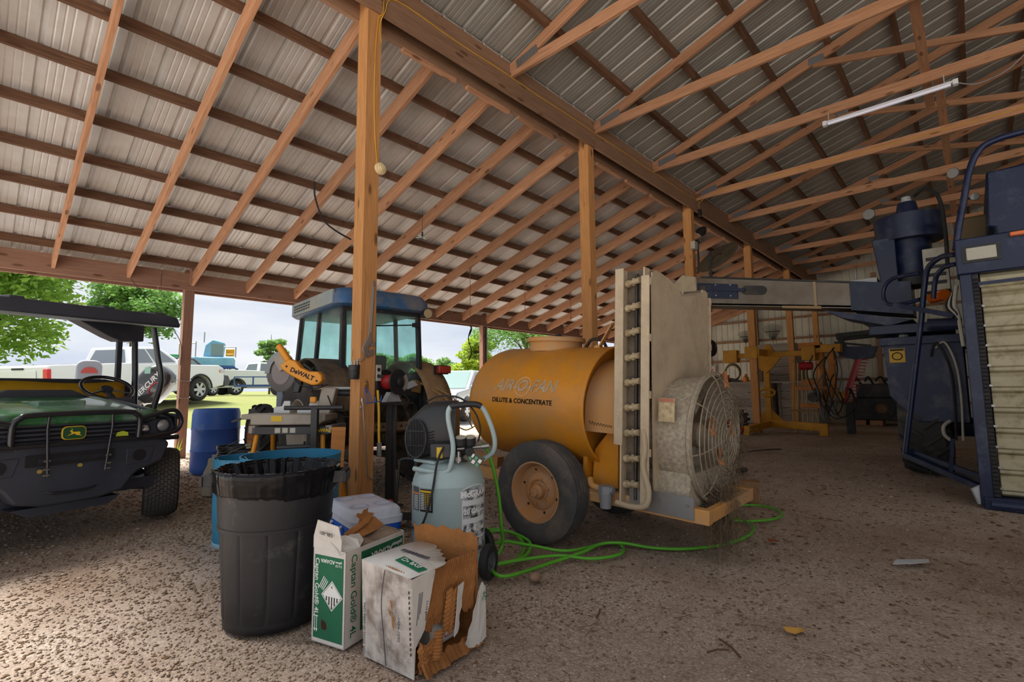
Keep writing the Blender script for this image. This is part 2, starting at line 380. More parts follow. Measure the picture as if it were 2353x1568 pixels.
# ================================================================ MAIN POSTS AND HEADER
labels = ['tall orange-lit timber post with the big wrench on it', 'timber post behind the yellow tank', 'timber post holding the coiled red cable', 'timber post in front of the yellow frame stand', 'timber post in front of the wooden crates', 'last timber post against the back wall']
POSTX = [2.378+3.72*i for i in range(6)]; POSTX[5] = 20.8
for i, x in enumerate(POSTX):
    post(x, 4.105, .171, .15, -.1, 5.2, W_post, labels[i], i)
hd = thing('trim_2', (8, 4.1, 5), label='long built-up header beam between the main barn and the lean-to', kind='structure')
edges = [-3.0, POSTX[0]-3.7+.1]+[p+.12 for p in POSTX[:5]]+[21.0]
edges = [X0, 2.5-3.72+.0, 6.19-3.72, 6.19, 9.92, 13.62, 17.35, 21.0]
for a, b in zip(edges[:-1], edges[1:]):
    adopt(beam('plank', (a, 4.008, 4.975), (b-.006, 4.008, 4.975), .044, .29, W_hdr), hd)
    adopt(beam('upper_plank', (a, 4.03, 5.19), (b-.006, 4.03, 5.19), .05, .14, W_hdr), hd)
    adopt(beam('outer_plank', (a, 4.203, 4.93), (b-.006, 4.203, 4.93), .044, .29, W_hdr), hd)
    x = a+.35
    while x < b-.9:
        if random.random() < .8: adopt(beam('ledger_block', (x, 4.205, 4.765), (x+.74, 4.205, 4.765), .05, .04, W_raf), hd)
        x += .915

# ================================================================ MAIN ROOF
SM = .31
def zm(y): return 5.21+SM*(4.1-y)        # top of top chord (y > ridge)
RY, BY = -2.6, -9.0
ceil2 = thing('ceiling.001', (8, 0, 6), label='main barn roof of dark grey ribbed metal on purlins', kind='structure')
TX = [4.31+1.9*i for i in range(-2, 9)]
def truss(x):
    t = thing('roof_truss', (x, 4, 5.06), label='timber roof truss spanning the main barn', kind='structure')
    a = lambda p, q, n, h: adopt(beam(n, p, q, .04, h, W_raf), t)
    a((x, 4.02, 5.13), (x, RY, 5.13), 'bottom_chord', .14); a((x, RY-.01, 5.13), (x, BY, 5.13), 'bottom_chord', .14)
    a((x, 4.1, zm(4.1)-.07), (x, RY, zm(RY)-.07), 'top_chord', .14); a((x, BY, zm(4.1)-.07), (x, RY, zm(RY)-.07), 'top_chord', .14)
    a((x-.001, 1.4, zm(1.4)-.14), (x-.001, -1.45, 5.17), 'web', .09)
    a((x-.001, -1.45, 5.17), (x-.001, RY, zm(RY)-.1), 'web', .09); a((x-.001, -3.75, 5.17), (x-.001, RY, zm(RY)-.1), 'web', .09)
    for (y, z, w) in ((3.72, 5.21, .34), (1.36, zm(1.36)-.10, .2), (-1.45, 5.16, .22)):
        mb = MB()
        for kx in (-.024, .024): mb.b2((kx-.001, -w/2, -.055), (kx+.001, w/2, .055))
        for i in range(7):
            for s_ in (-.026, .026): mb.b2((s_-.0015, -w/2+.02+i*(w-.04)/6-.006, -.05), (s_+.0015, -w/2+.02+i*(w-.04)/6+.006, .05))
        o = mb.obj('gusset_plate', M_plate); o.location = (x, y, z); o.rotation_euler = (-.16 if y > 3 else 0, 0, 0); adopt(o, t)
for x in TX: truss(x)
py_ = [4.06, 3.4, 2.67, 1.94, 1.2, .47, -.26, -1.0, -1.75, -2.5]
for y in py_:
    x = X0
    while x < X1-.1:
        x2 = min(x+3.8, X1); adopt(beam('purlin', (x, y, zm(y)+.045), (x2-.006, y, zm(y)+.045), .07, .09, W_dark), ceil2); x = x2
# lengthwise brace on the bottom chords
adopt(beam('brace', (X0, .17, 5.225), (9.2, .17, 5.225), .10, .045, W_raf), ceil2); adopt(beam('brace', (8.4, .05, 5.225), (20.9, .05, 5.225), .10, .045, W_raf), ceil2)
ang2 = -math.atan(SM); L2 = (4.35-RY)/math.cos(ang2)
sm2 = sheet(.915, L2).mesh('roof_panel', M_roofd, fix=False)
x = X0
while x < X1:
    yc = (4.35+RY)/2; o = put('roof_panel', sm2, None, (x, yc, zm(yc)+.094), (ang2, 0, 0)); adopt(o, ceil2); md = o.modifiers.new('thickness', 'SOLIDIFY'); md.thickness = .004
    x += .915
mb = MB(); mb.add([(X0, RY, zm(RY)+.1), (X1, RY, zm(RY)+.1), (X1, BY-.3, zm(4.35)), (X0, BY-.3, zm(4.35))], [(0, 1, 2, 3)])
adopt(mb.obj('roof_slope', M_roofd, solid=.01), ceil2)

# ================================================================ WALLS
def wall_sheet(w, h):
    xs = [(0, 0)]; n = max(1, round(w/.23)); p = w/n
    for i in range(n):
        a = i*p; xs += [(a+.012, 0), (a+.022, .02), (a+.048, .02), (a+.058, 0), (a+p*.5-.01, 0), (a+p*.5, .004), (a+p*.5+.01, 0)]
    xs.append((w, 0)); k_ = len(xs)
    return MB().add([(z, x, 0) for x, z in xs]+[(z, x, h) for x, z in xs], [(i, i+1, k_+i+1, k_+i) for i in range(k_-1)])
wb = thing('wall_back', (21, 2, 0), label='back wall of cream ribbed metal with timber girts and posts', kind='structure')
y = -9.0
while y < 10.3:
    top = (zm(max(y, RY)) if y > RY else zm(2*RY-y)) if y < 4.1 else zr(y+.9)+.1
    w = .92
    def rt_(yy): return (zm(yy) if yy > RY else zm(2*RY-yy))+.13 if yy < 4.1 else zr(yy)+.14
    ws = wall_sheet(w, 1.0); ws.v = [(p[0], p[1], p[2]*(rt_(y+p[1])+.05)) for p in ws.v]
    o = ws.obj('wall_panel', M_wallp, fix=False); o.location = (21.12, y, -.05); adopt(o, wb); y += w
for z in (.6, 1.4, 2.2, 3.0, 3.8, 4.6): adopt(beam('girt', (21.06, -9, z), (21.06, min(10.2, 4.2+(5.0-z)/.318), z), .04, .09, W_hdr), wb)
for y_ in (-3.5, .4, 2.3, 6.2, 8.2, 10.1): adopt(beam('wall_post', (20.95, y_, 0), (20.95, y_, 5.1 if y_ < 4.2 else zr(y_)), .14, .14, W_hdr), wb)
wr = thing('wall_right', (9, -9, 0), label='unseen right-hand wall of cream ribbed metal, its front bay left open for light', kind='structure')
wmesh = wall_sheet(.92, 5.1).mesh('wall_panel', M_wallp, fix=False)
x = 5.0  # front bay left open out of view so daylight enters from the right
while x < 21: o = put('wall_panel', wmesh, None, (x+.92, -9.05, .02), (0, 0, PI/2)); adopt(o, wr); x += .92
for z in (.6, 1.8, 3.0, 4.2): adopt(beam('girt', (5.0, -8.97, z), (21, -8.97, z), .04, .09, W_hdr), wr)
# ================================================================ FOREGROUND GROUP
M_blk = mat('black_can_plastic', C('#26272b'), rough=.5, col2=C('#1c1d21'), nscale=4, dust=C('#6c6862'), dustamt=.06, dscale=5, bump=.08, bscale=30)
M_bag = mat('black_bin_liner', (.008, .008, .010), rough=.10, spec=.18, bump=.10, bscale=12)
M_teal = mat('teal_tub_plastic', C('#2a7ea3'), rough=.5, col2=C('#246f92'), nscale=3, dust=C('#8aa0a5'), dustamt=.1)
M_blue = mat('blue_drum_plastic', C('#3560b4'), rough=.42, col2=C('#3e6cc0'), nscale=2, dust=C('#9aa6c2'), dustamt=.12)
M_brown = mat('torn_brown_cardboard', C('#a8703c'), rough=.9, col2=C('#8a5a30'), nscale=7, bump=.3, bscale=60)
M_white_cb = mat('white_cardboard', C('#d8d4cd'), rough=.85, col2=C('#c9c3ba'), nscale=6, dust=C('#8d7460'), dustamt=.12, dscale=6)
M_dirty_cb = mat('dirty_white_cardboard', C('#d2ccc6'), rough=.9, col2=C('#b9afa6'), nscale=5, dust=C('#5c4a3c'), dustamt=.42, dscale=9, stretch=(3, 3, 1))
M_green_cb = mat('green_printed_cardboard', C('#1c6a49'), rough=.7, col2=C('#1a5d41'), nscale=5, dust=C('#3f7a5d'), dustamt=.1)
M_ink = mat('black_ink', (.012, .012, .013), rough=.7); M_wht = mat('white_ink', (.80, .80, .78), rough=.7); M_gink = mat('green_ink', C('#17744f'), rough=.7)
M_grey_ink = mat('grey_ink', C('#55555a'), rough=.8); M_red_ink = mat('red_ink', C('#a01f30'), rough=.7)
M_tank = mat('compressor_grey_green', C('#a9bbbb'), rough=.4, col2=C('#9db0b1'), nscale=3, dust=C('#a39b8c'), dustamt=.16)
M_steel = mat('zinc_steel', C('#9a9a98'), rough=.35, metal=.85); M_dsteel = mat('dark_steel', C('#3a3836'), rough=.5, metal=.6, dust=C('#6a5d50'), dustamt=.25)
M_rub = mat('black_rubber', (.018, .018, .019), rough=.75, dust=C('#4c463f'), dustamt=.2, dscale=6)
M_bplast = mat('black_plastic', (.022, .023, .026), rough=.42, dust=C('#5a5650'), dustamt=.12)
M_hose = mat('green_rubber_hose', C('#5aa62c'), rough=.45, dust=C('#5d7a3a'), dustamt=.15)
M_beige = mat('beige_plastic', C('#b9b3a4'), rough=.55, dust=C('#8f8578'), dustamt=.2)
M_yel = mat('yellow_sticker', C('#d8b021'), rough=.5); M_orng = mat('orange_sticker', C('#d27a34'), rough=.5)

# ---- trash can with liner
t = thing('trash_can', (1.085, 2.69, 0), label='tall black plastic trash can with a bin liner folded over its rim', cat='trash can')
def can_r(z): return .232+.048*(z/.72)
mb = MB(); N_ = 96
def canp(u, v):
    z = .01+.725*v; a = 2*PI*u; r = can_r(z)
    if z < .055: r -= .008
    elif z < .47:
        r -= .006+(.005 if math.cos(a*12) > .94 else 0)
    elif z < .485: r += .004
    return (r*math.cos(a), r*math.sin(a), z)
zs = [0, .05, .0615, .066, .2, .35, .5, .60, .6335, .636, .655, .6555, .75, .87, 1]
vs_ = []; 
for v in zs:
    for i in range(168): vs_.append(canp(i/168, v))
mb.add(vs_, [(j*168+i, j*168+(i+1) % 168, (j+1)*168+(i+1) % 168, (j+1)*168+i) for j in range(len(zs)-1) for i in range(168)])
mb.add([(0, 0, .012)]+[canp(i/48, 0) for i in range(48)], [(0, 1+(i+1) % 48, 1+i) for i in range(48)])
mb.obj('body', M_blk, t, smooth=35, solid=.005)
rm = MB(); rm.lathe([(.279, .715), (.290, .72), (.292, .735), (.288, .745), (.279, .742)], 48); rm.obj('rim', M_blk, t, smooth=50)
for s_, ang in ((1, math.radians(-38)), (-1, math.radians(142))):
    h = MB(); R = Matrix.Rotation(ang, 4, 'Z')
    for k_ in (-1, 1): h.box((.312, k_*.06, .695), (.07, .008, .06))
    h.box((.312, 0, .672), (.075, .125, .006)); h.box((.345, 0, .690), (.012, .14, .05)); h.box((.33, 0, .722), (.03, .125, .006))
    h.tx(R).obj('handle', M_blk, t, bevel=.003)
random.seed(3)
ph = [random.uniform(0, 6.28) for _ in range(8)]
def bagw(a, k): return sum(math.sin(a*n+ph[i]+k*(i-3)*.5)/(1+i*.25) for i, n in enumerate((9, 17, 26, 41, 58, 73, 11, 33)))
bg = MB(); prof = [(.283, .63), (.288, .645), (.290, .66), (.294, .68), (.297, .70), (.299, .72), (.299, .742), (.296, .753), (.288, .755), (.280, .742), (.262, .70), (.240, .62), (.222, .50), (.205, .38), (.10, .33), (.0, .33)]
def bagp(u, v):
    j = v*(len(prof)-1); i = int(min(j, len(prof)-2)); f_ = j-i; r = prof[i][0]*(1-f_)+prof[i+1][0]*f_; z = prof[i][1]*(1-f_)+prof[i+1][1]*f_
    a = 2*PI*u; w = bagw(a, j*.12)
    amp = .0016 if j < 4 else (.0008 if j < 8 else .0065)
    if j < 1: z += .012*math.sin(a*2+1)+.003*w
    if 4 < j < 9: z += .0012*w
    return ((r+amp*w)*math.cos(a), (r+amp*w)*math.sin(a), z)
bg.grid(bagp, 220, 45, True); bg.obj('liner', M_bag, t, smooth=180)
dm = mat('pale_scuff', C('#77736b'), rough=.9)

# ---- teal tubs
def tub(x, y, r, h, label):
    t = thing('plastic_tub', (x, y, 0), label=label, cat='tub', group='cut-down teal plastic tubs')
    mb = MB(); mb.lathe([(0, .03), (r*.86, .03), (r*.88, .0), (r*.91, .02), (r*.96, h*.4), (r*.965, h*.55), (r*.955, h*.57), (r*.99, h*.97), (r, h), (r*.97, h), (r*.93, h*.55), (r*.86, .04), (0, .04)], 64); mb.obj('body', M_teal, t, smooth=40)
    l = MB(); l.lathe([(r*.885, -.002), (r*.93, .0), (r*.935, .02), (r*.90, .03)], 48); l.obj('base_rim', mat('pale_teal_rim', C('#7fa9bd'), rough=.5), t, smooth=40)
    tw = MB(); tw.tube(smooth_path([(r*.95*math.cos(2.5), r*.95*math.sin(2.5), h-.01), (0, 0, h*.62), (r*.9*math.cos(-.6), r*.9*math.sin(-.6), h-.03)]), .003, 5); tw.obj('bail', M_steel, t)
    return t
tub(1.448, 4.185, .235, .635, 'narrow teal plastic tub squeezed behind the left of the trash can')
tub(1.55, 3.62, .335, .69, 'wide teal plastic tub standing behind the trash can')
# ---- black buckets
def bucket(x, y, r, h, label):
    t = thing('bucket', (x, y, 0), label=label, cat='bucket', group='black buckets behind the tubs')
    mb = MB(); mb.lathe([(0, .01), (r*.82, 0), (r*.93, h*.6), (r*.97, h*.86), (r*1.02, h*.86), (r*1.02, h*.88), (r*.975, h*.89), (r*1.0, h), (r*1.05, h), (r*1.05, h-.03), (r*.98, h-.03), (r*.94, h*.5), (0, h*.45)], 40); mb.obj('body', M_bplast, t, smooth=40)
    b = MB(); b.tube(arc((0, 0, h-.04), r*1.05, 0, PI, 14, 'xz'), .003, 6); b.tx(Matrix.Translation((0, 0, h-.04)) @ Matrix.Rotation(.9, 4, 'X') @ Matrix.Translation((0, 0, -h+.04))); b.tx(Matrix.Rotation(.4, 4, 'Z')).obj('bail', M_steel, t)
    s = MB(); s.box((r*.4, -r*.95, h*.99), (.05, .02, .045)); s.obj('sticker', mat('cream_tape', C('#d2c79c'), rough=.7), t)
bucket(1.69, 5.16, .165, .56, 'front black bucket with a wire bail, behind the narrow teal tub')
bucket(1.84, 5.68, .165, .58, 'rear black bucket with a wire bail, nearest the blue drum')
# ---- beige jug
t = thing('jug', (1.80, 6.25, 0), math.radians(35), 'beige plastic jug standing left of the tubs', 'jug')
mb = MB(); mb.prism([(-.09, 0), (.10, 0), (.10, .36), (.055, .40), (-.01, .40), (-.02, .33), (-.075, .25), (-.085, .2)], -.06, .06, 'y'); mb.obj('body', M_beige, t, bevel=.015, seg=3)
MB().cyl((.02, 0, .40), (.02, 0, .435), .027, None, 16).obj('cap', M_beige, t)
# ---- blue drum
t = thing('drum', (2.33, 8.02, 0), label='blue plastic drum beside the outer post', cat='barrel')
R_ = .305; mb = MB(); mb.lathe([(0, .01), (R_*.90, .0), (R_*.97, .03), (R_, .10), (R_*1.0, .30), (R_*1.025, .315), (R_*1.0, .33), (R_*1.0, .60), (R_*1.025, .615), (R_*1.0, .63), (R_*.99, .82), (R_*.95, .875), (R_*.92, .895), (R_*.88, .895), (R_*.86, .87), (0, .86)], 64); mb.obj('body', M_blue, t, smooth=35)
for a in (.8, 3.9): MB().cyl((.19*math.cos(a), .19*math.sin(a), .86), (.19*math.cos(a), .19*math.sin(a), .885), .035, None, 14).obj('bung', M_blue, t)

# ---- cooler
t = thing('cooler', (1.755, 2.985, 0), math.radians(80.2), 'blue cooler with a white lid and four cup recesses, behind the green box', 'cooler')
M_cblue = mat('cooler_blue', C('#1755b8'), rough=.35); M_cwhite = mat('cooler_white', C('#c9ccd8'), rough=.4, dust=C('#9d968c'), dustamt=.22)
mb = MB(); n = 16; L_, W_ = .26, .165
body = []
for i in range(13):
    z = .02+.30*i/12; g = .005 if i % 2 else 0; body.append((z, L_-.012+g+.01*i/12, W_-.012+g+.01*i/12))
def rr(lx, ly, r, z): return [(p[0], p[1], z) for p in rrect(2*lx, 2*ly, r, 4)]
k_ = 20; vs_ = []
for z, a, b in body: vs_ += rr(a, b, .05, z)
mb.add(vs_, [(j*k_+i, j*k_+(i+1) % k_, (j+1)*k_+(i+1) % k_, (j+1)*k_+i) for j in range(len(body)-1) for i in range(k_)]+[tuple(range(k_-1, -1, -1))])
mb.obj('body', M_cblue, t, smooth=50)
mb = MB(); vs_ = []
lid = [(.315, L_+.004, W_+.004), (.355, L_+.006, W_+.006), (.36, L_-.002, W_-.002), (.395, L_-.006, W_-.006), (.412, L_-.02, W_-.02), (.416, L_-.05, W_-.05)]
for z, a, b in lid: vs_ += rr(a, b, .045, z)
mb.add(vs_, [(j*k_+i, j*k_+(i+1) % k_, (j+1)*k_+(i+1) % k_, (j+1)*k_+i) for j in range(len(lid)-1) for i in range(k_)]+[tuple((len(lid)-1)*k_+i for i in range(k_))])
lo = mb.obj('lid', M_cwhite, t, smooth=40)
for a in (-.13, .13):
    for b in (-.075, .075):
        MB().lathe([(.062, .417), (.05, .4185), (.043, .4185), (.04, .405), (0, .405)], 28, Matrix.Translation((a, b, .0))).obj('cup_recess', mat('cooler_recess', C('#b4bbd6'), rough=.35), lo, smooth=40)
MB().b2((-.004, -W_+.03, .4158), (.0, W_-.03, .4175)).obj('crease', M_cwhite, lo)
for s_ in (-1, 1):
    h = MB(); h.tube(smooth_path([(.09*1, s_*(W_+.002), .30), (.09, s_*(W_+.03), .27), (.06, s_*(W_+.035), .2), (-.06, s_*(W_+.035), .2), (-.09, s_*(W_+.03), .27), (-.09, s_*(W_+.002), .30)]), .011, 8); h.obj('handle', M_cwhite, t, smooth=60)

# ---- green chemical carton
a_ = math.radians(16); t = thing('carton', (1.16, 2.111, 0), a_, 'green and white chemical carton with torn open top flaps, beside the trash can', 'box')
Lb, Db, Hb = .40, .205, .415
mb = MB(); mb.b2((0, 0, 0), (Lb, .004, Hb)); mb.b2((0, Db-.004, 0), (Lb, Db, Hb)); mb.b2((0, 0, 0), (.004, Db, Hb)); mb.b2((Lb-.004, 0, 0), (Lb, Db, Hb)); mb.b2((0, 0, 0), (Lb, Db, .004)); body = mb.obj('body', M_white_cb, t)
e = .0012
MB().b2((.095, -e, .045), (Lb-.012, 0, Hb-.022)).obj('green_panel', M_green_cb, body)
mb = MB(); hole = [(.062, .088), (.065, .072), (.075, .062), (.088, .062), (.097, .072), (.097, .085), (.08, .096), (.064, .104)]
# green end panel with a hand hole: strip polygons around the hole
def endp(s, z): return (-e, Db-s, z)
so = [(.012, .02), (.193, .02), (.193, Hb-.03), (.012, Hb-.03)]
outer = [(.012, .02), (.08, .02), (.193, .02), (.193, .08), (.193, Hb-.03), (.08, Hb-.03), (.012, Hb-.03), (.012, .085)]
inner = [(.064, .066), (.08, .06), (.096, .066), (.098, .08), (.092, .094), (.08, .100), (.064, .106), (.061, .085)]
mb.add([endp(*p) for p in outer]+[endp(*p) for p in inner], [(i, (i+1) % 8, 8+(i+1) % 8, 8+i) for i in range(8)])
mb.obj('green_end_panel', M_green_cb, body)
MB().add([(-.0008, Db-p[0], p[1]) for p in inner], [tuple(range(8))]).obj('hand_hole', mat('hole_shadow_board', C('#3a2415'), rough=1), body)
U, Vv = (1, 0, 0), (0, -1, 0); Z3 = (0, 0, 1); ND = (0, 0, -1)
text('lettering', 'Captan Gold® 4L', .050, M_gink, body, TM((.05, -.0005, .215), ND, U), bold=.0003)
text('lettering', 'ADAMA', .042, M_wht, body, TM((.235, -e-.0005, Hb-.058), (-1, 0, 0), ND), bold=.0002)
text('lettering', '2 x 2.5\ngallons', .026, M_wht, body, TM((.345, -e-.0005, Hb-.062), (-1, 0, 0), ND), bold=.0002)
text('lettering', 'Captan Gold® 4L', .035, M_wht, body, TM((-e-.0005, Db-.029, .245), ND, Vv), bold=.0002)
text('lettering', 'ADAMA', .025, M_wht, body, TM((-e-.0005, Db-.095, Hb-.052), (0, 1, 0), ND), bold=.0002)
text('lettering', '2 x 2.5\ngallons', .014, M_wht, body, TM((-e-.0005, Db-.163, Hb-.058), (0, 1, 0), ND), bold=.0002)
for k_ in range(4): MB().bar((-e-.0006, Db-.045-.008*k_, .245-.004*k_), (-e-.0006, Db-.075-.008*k_, .295-.006*k_), .0006, .004, (0, .6, .8)).obj('print_line', M_wht, body)
d = MB(); cc = (Db-.125, .215); q = .066
def dia(k, off): return [(-off, cc[0]+k, cc[1]), (-off, cc[0], cc[1]+k*1.0), (-off, cc[0]-k, cc[1]), (-off, cc[0], cc[1]-k)]
hz = MB().add(dia(q, e+.0004), [(0, 1, 2, 3)]).obj('hazard_label', M_wht, body)
l = MB(); a1, a2 = dia(q*.92, e+.0008), dia(q*.88, e+.0008); l.add(a1+a2, [(i, (i+1) % 4, 4+(i+1) % 4, 4+i) for i in range(4)])
for i in range(-3, 4):
    yy = cc[0]+i*.0165; hgt = q*.84-abs(i*.0165); 
    if hgt > .004: l.b2((-e-.0009, yy-.0035, cc[1]-hgt), (-e-.0008, yy+.0035, cc[1]-.004+.0))
l.obj('hazard_stripes', M_ink, hz); text('lettering', '9', .016, M_ink, hz, TM((-e-.001, cc[0], cc[1]+.04), (0, 1, 0), ND))
ar = MB()
for yy in (Db-.022, Db-.034): ar.b2((-e-.0008, yy-.0015, .055), (-e, yy+.0015, .115)); ar.add([(-e-.0006, yy+.006, .06), (-e-.0006, yy-.006, .06), (-e-.0006, yy, .045)], [(0, 1, 2)])
ar.b2((-e-.0008, Db-.042, .113), (-e, Db-.014, .117)); ar.obj('arrows', M_wht, body)
# flaps and torn layers
def card(name, pts, m, par, th=.004, lab=None): return MB().add(pts, [tuple(range(len(pts)))]).obj(name, m, par, solid=th, label=lab)
fl = card('flap', [(0, Db, Hb), (0, .03, Hb), (-.012, .015, Hb+.05), (-.02, .03, Hb+.115), (-.015, Db-.04, Hb+.13), (.0, Db-.0, Hb+.05)], M_white_cb, t)
text('lettering', 'GBL-001', .024, M_ink, fl, TM((-.022, .105, Hb+.075), (0, 1, .08), (.15, .08, -1)))
card('flap', [(0, .004, Hb), (.085, .0, Hb), (.10, .03, Hb+.028), (.085, .09, Hb+.042), (.03, .10, Hb+.05), (-.01, .09, Hb+.035), (-.012, .05, Hb+.01), (-.01, .03, Hb-.012)], M_white_cb, t)
card('flap', [(.085, .0, Hb+.002), (.15, .04, Hb+.012), (.17, .09, Hb+.03), (.10, .09, Hb+.04)], M_white_cb, t)
mb = MB(); mb.grid(lambda u, v: (.10+.296*u, .004+.197*v, Hb-.006+.012*math.sin(u*9)*math.sin(v*4)+.02*v*math.sin(u*5)**2), 24, 10); mb.obj('torn_layer', mat('dirty_kraft', C('#6d5a4a'), rough=.95, col2=C('#9a8672'), nscale=12, bump=.5, bscale=60), t, solid=.004)
card('flap', [(.16, .10, Hb), (.39, .12, Hb+.01), (.36, .17, Hb+.06), (.26, .18, Hb+.05), (.2, .16, Hb+.03)], M_brown, t, .005)
card('flap', [(.14, .12, Hb+.02), (.30, .15, Hb+.045), (.36, .17, Hb+.075), (.33, .19, Hb+.085), (.25, .17, Hb+.05), (.15, .17, Hb+.025)], M_brown, t, .005)
card('flap', [(.24, .17, Hb+.045), (.31, .175, Hb+.055), (.325, .18, Hb+.11), (.29, .18, Hb+.105), (.28, .18, Hb+.09), (.25, .18, Hb+.10), (.235, .175, Hb+.09), (.255, .17, Hb+.07)], M_brown, t, .004)

# ---- torn carton in front
a_ = math.radians(7); t = thing('carton', (1.238, 1.70, 0), a_, 'badly torn white carton with brown corrugated board showing, nearest the camera', 'box')
Lb, Db, Hb = .39, .315, .385
def rag(p, q, n, amp, nrm, s):
    out = []
    for i in range(n+1):
        k_ = i/n; w = noise1(i*1.9, s)*amp*(0 if i in (0, n) else 1); out.append(tuple(p[j]+(q[j]-p[j])*k_+nrm[j]*w for j in range(3)))
    return out
# left end face (plane x=0), slightly bulged, dirty
mb = MB(); mb.grid(lambda u, v: (-.012*math.sin(PI*u)*math.sin(PI*v)-.018*v, Db*u, (Hb+.02*u)*v), 10, 12); eb = mb.obj('end_panel', M_dirty_cb, t, solid=.005)
for (yy, zz, hh) in ((.095, .20, .03), (.10, .27, .018), (.112, .235, .012)):
    card('tear', [(-.04+.02*(1-zz/Hb), yy-.007, zz-hh), (-.04+.02*(1-zz/Hb), yy+.004, zz-hh*.4), (-.042+.02*(1-zz/Hb), yy+.006, zz+hh), (-.042+.02*(1-zz/Hb), yy-.006, zz+hh*.8)], M_brown, eb, .001)
cr = MB(); cr.tube(smooth_path([(-.012, .155, .01), (-.03, .150, .13), (-.037, .16, .27), (-.032, .148, .395)]), .0022, 5); cr.obj('crease', M_grey_ink, eb)
for i in range(13): MB().b2((-.012-.018*(.02+i*.024)/Hb-.0015, .006, .09+i*.02), (-.012-.018*(.02+i*.024)/Hb+.003, .0095, .10+i*.02)).obj('perforation', mat('perforation_cut', C('#5d4a38'), rough=1), eb)
text('lettering', '-0484-1090', .022, M_grey_ink, eb, TM((-.035, .055, .19), ND, Vv)); text('lettering', 'NVA 2020S-00-0484-1090', .02, M_grey_ink, eb, TM((-.030, .275, .13), (0, 0, 1), (0, 1, 0)))
# top panel (white, printed, ragged right edge)
top = [(-.02, .012, Hb)]+[(.10, -.002, Hb+.005), (.16, -.004, Hb+.008)]+rag((.18, .0, Hb+.01), (.30, .19, Hb+.022), 9, .018, (.8, -.5, 0), 1)+[(.31, Db-.02, Hb+.02), (.24, Db, Hb+.02), (-.02, Db, Hb+.018)]
cx_, cy_ = .11, .16
tp = MB(); tp.add([(cx_, cy_, Hb+.03)]+top, [(0, 1+i, 1+(i+1) % len(top)) for i in range(len(top))]); tpo = tp.obj('top_panel', M_white_cb, t, solid=.004, smooth=60)
card('print_band', [(.03, .012, Hb+.012), (.075, .006, Hb+.012), (.085, .16, Hb+.033), (.04, .17, Hb+.028)], M_gink, tpo, .001)
text('lettering', '□▪ BASF', .03, M_wht, tpo, TM((.058, .085, Hb+.0265), (0, -1, -.13), (1, 0, .05)), bold=.0002)
bc = MB()
for i in range(9): bc.box((.135+.0*i, .07+i*.019, Hb+.030+.0008*i), (.022, .012 if i % 2 else .015, .002))
bc.obj('barcode', M_grey_ink, tpo)
# corrugated edge under the lifted top panel
mb = MB(); mb.grid(lambda u, v: (-.018+.016*v+.003*math.sin(u*120), .02+(Db-.05)*u, Hb-.002+.016*v*math.sin(PI*u)+.003*math.sin(u*120)), 90, 3); mb.obj('corrugated_edge', M_brown, t, solid=.003)
# front face (plane y=0): white left strip, brown corrugated middle, white right strip, ragged
fr = [(-.018, 0, Hb-.002), (.10, 0, Hb+.004)]+rag((.112, 0, Hb), (.055, 0, .17), 8, .008, (1, 0, 0), 3)+rag((.055, 0, .17), (.005, 0, .115), 5, .012, (.6, 0, .8), 4)+[(.0, 0, .0), (-.002, 0, .0)]
card('front_panel', fr, M_white_cb, t)
text('lettering', '2 x 2.5 gallons', .013, M_grey_ink, t, TM((.062, -.003, .24), (-.12, 0, -1), (1, 0, -.12)))
for k_ in range(3): MB().bar((.022+.009*k_, -.003, .32), (.008+.009*k_, -.003, .20+.02*k_), .0006, .003, (1, 0, 0)).obj('print_line', M_grey_ink, t)
mb = MB(); mb.grid(lambda u, v: (.09+.30*u-.03*(1-v), .004+.004*math.sin((u*.3+v*.1)*420)+.02*math.sin(PI*u), .15+.24*v+.02*noise1(u*14, 2)*(1-v)), 90, 10); mb.obj('corrugated_panel', M_brown, t, solid=.002)
mb = MB(); mb.grid(lambda u, v: (.15+.075*u+.03*v, -.004-.03*math.sin(PI*u)*.6+.003*math.sin(v*60), .115+.17*v+.012*noise1(u*9, 5)), 8, 50); mb.obj('peeled_corrugation', M_brown, t, solid=.002)
card('peeled_strip', rag((.20, -.028, .09), (.235, -.02, .285), 6, .006, (1, 0, 0), 6)+[(.28, -.012, .29)]+rag((.275, -.012, .26), (.225, -.025, .10), 5, .006, (1, 0, 0), 8), M_white_cb, t)
card('side_flap', rag((.26, -.03, .02), (.37, -.035, .25), 7, .012, (-.8, 0, .4), 2)+rag((.385, -.03, .26), (.415, -.025, .235), 3, .008, (0, 0, 1), 5)+[(.405, -.035, .13), (.40, -.04, .02), (.34, -.045, .0)], M_white_cb, t)
text('lettering', 'SC', .035, M_gink, t, TM((.388, -.042, .20), (-.2, 0, -1), (1, 0, -.2)))
mb = MB(); mb.grid(lambda u, v: (.01+.12*u+.01*noise1(v*9, 1), -.012-.03*math.sin(PI*u)*v+.008*noise1(u*11+v*5, 3), .015+.12*v+.02*noise1(u*8, 2)*v), 14, 10); mb.obj('crumpled_board', M_brown, t, solid=.003)
mb = MB(); mb.grid(lambda u, v: (.065+.05*u+.01*v, -.035-.02*math.sin(PI*u)+.003*math.sin(v*55), .055+.11*v), 8, 40); mb.obj('peeled_corrugation', M_brown, t, solid=.002)
mb = MB(); mb.grid(lambda u, v: (.02+.35*u, -.035*(1-v)-.01+.01*noise1(u*12, 4), .004+.045*v+.012*noise1(u*17, 6)*v), 40, 4); mb.obj('bottom_flap', M_brown, t, solid=.004)
MB().b2((.01, .02, .004), (.38, Db-.01, .012)).obj('bottom_panel', M_brown, t)
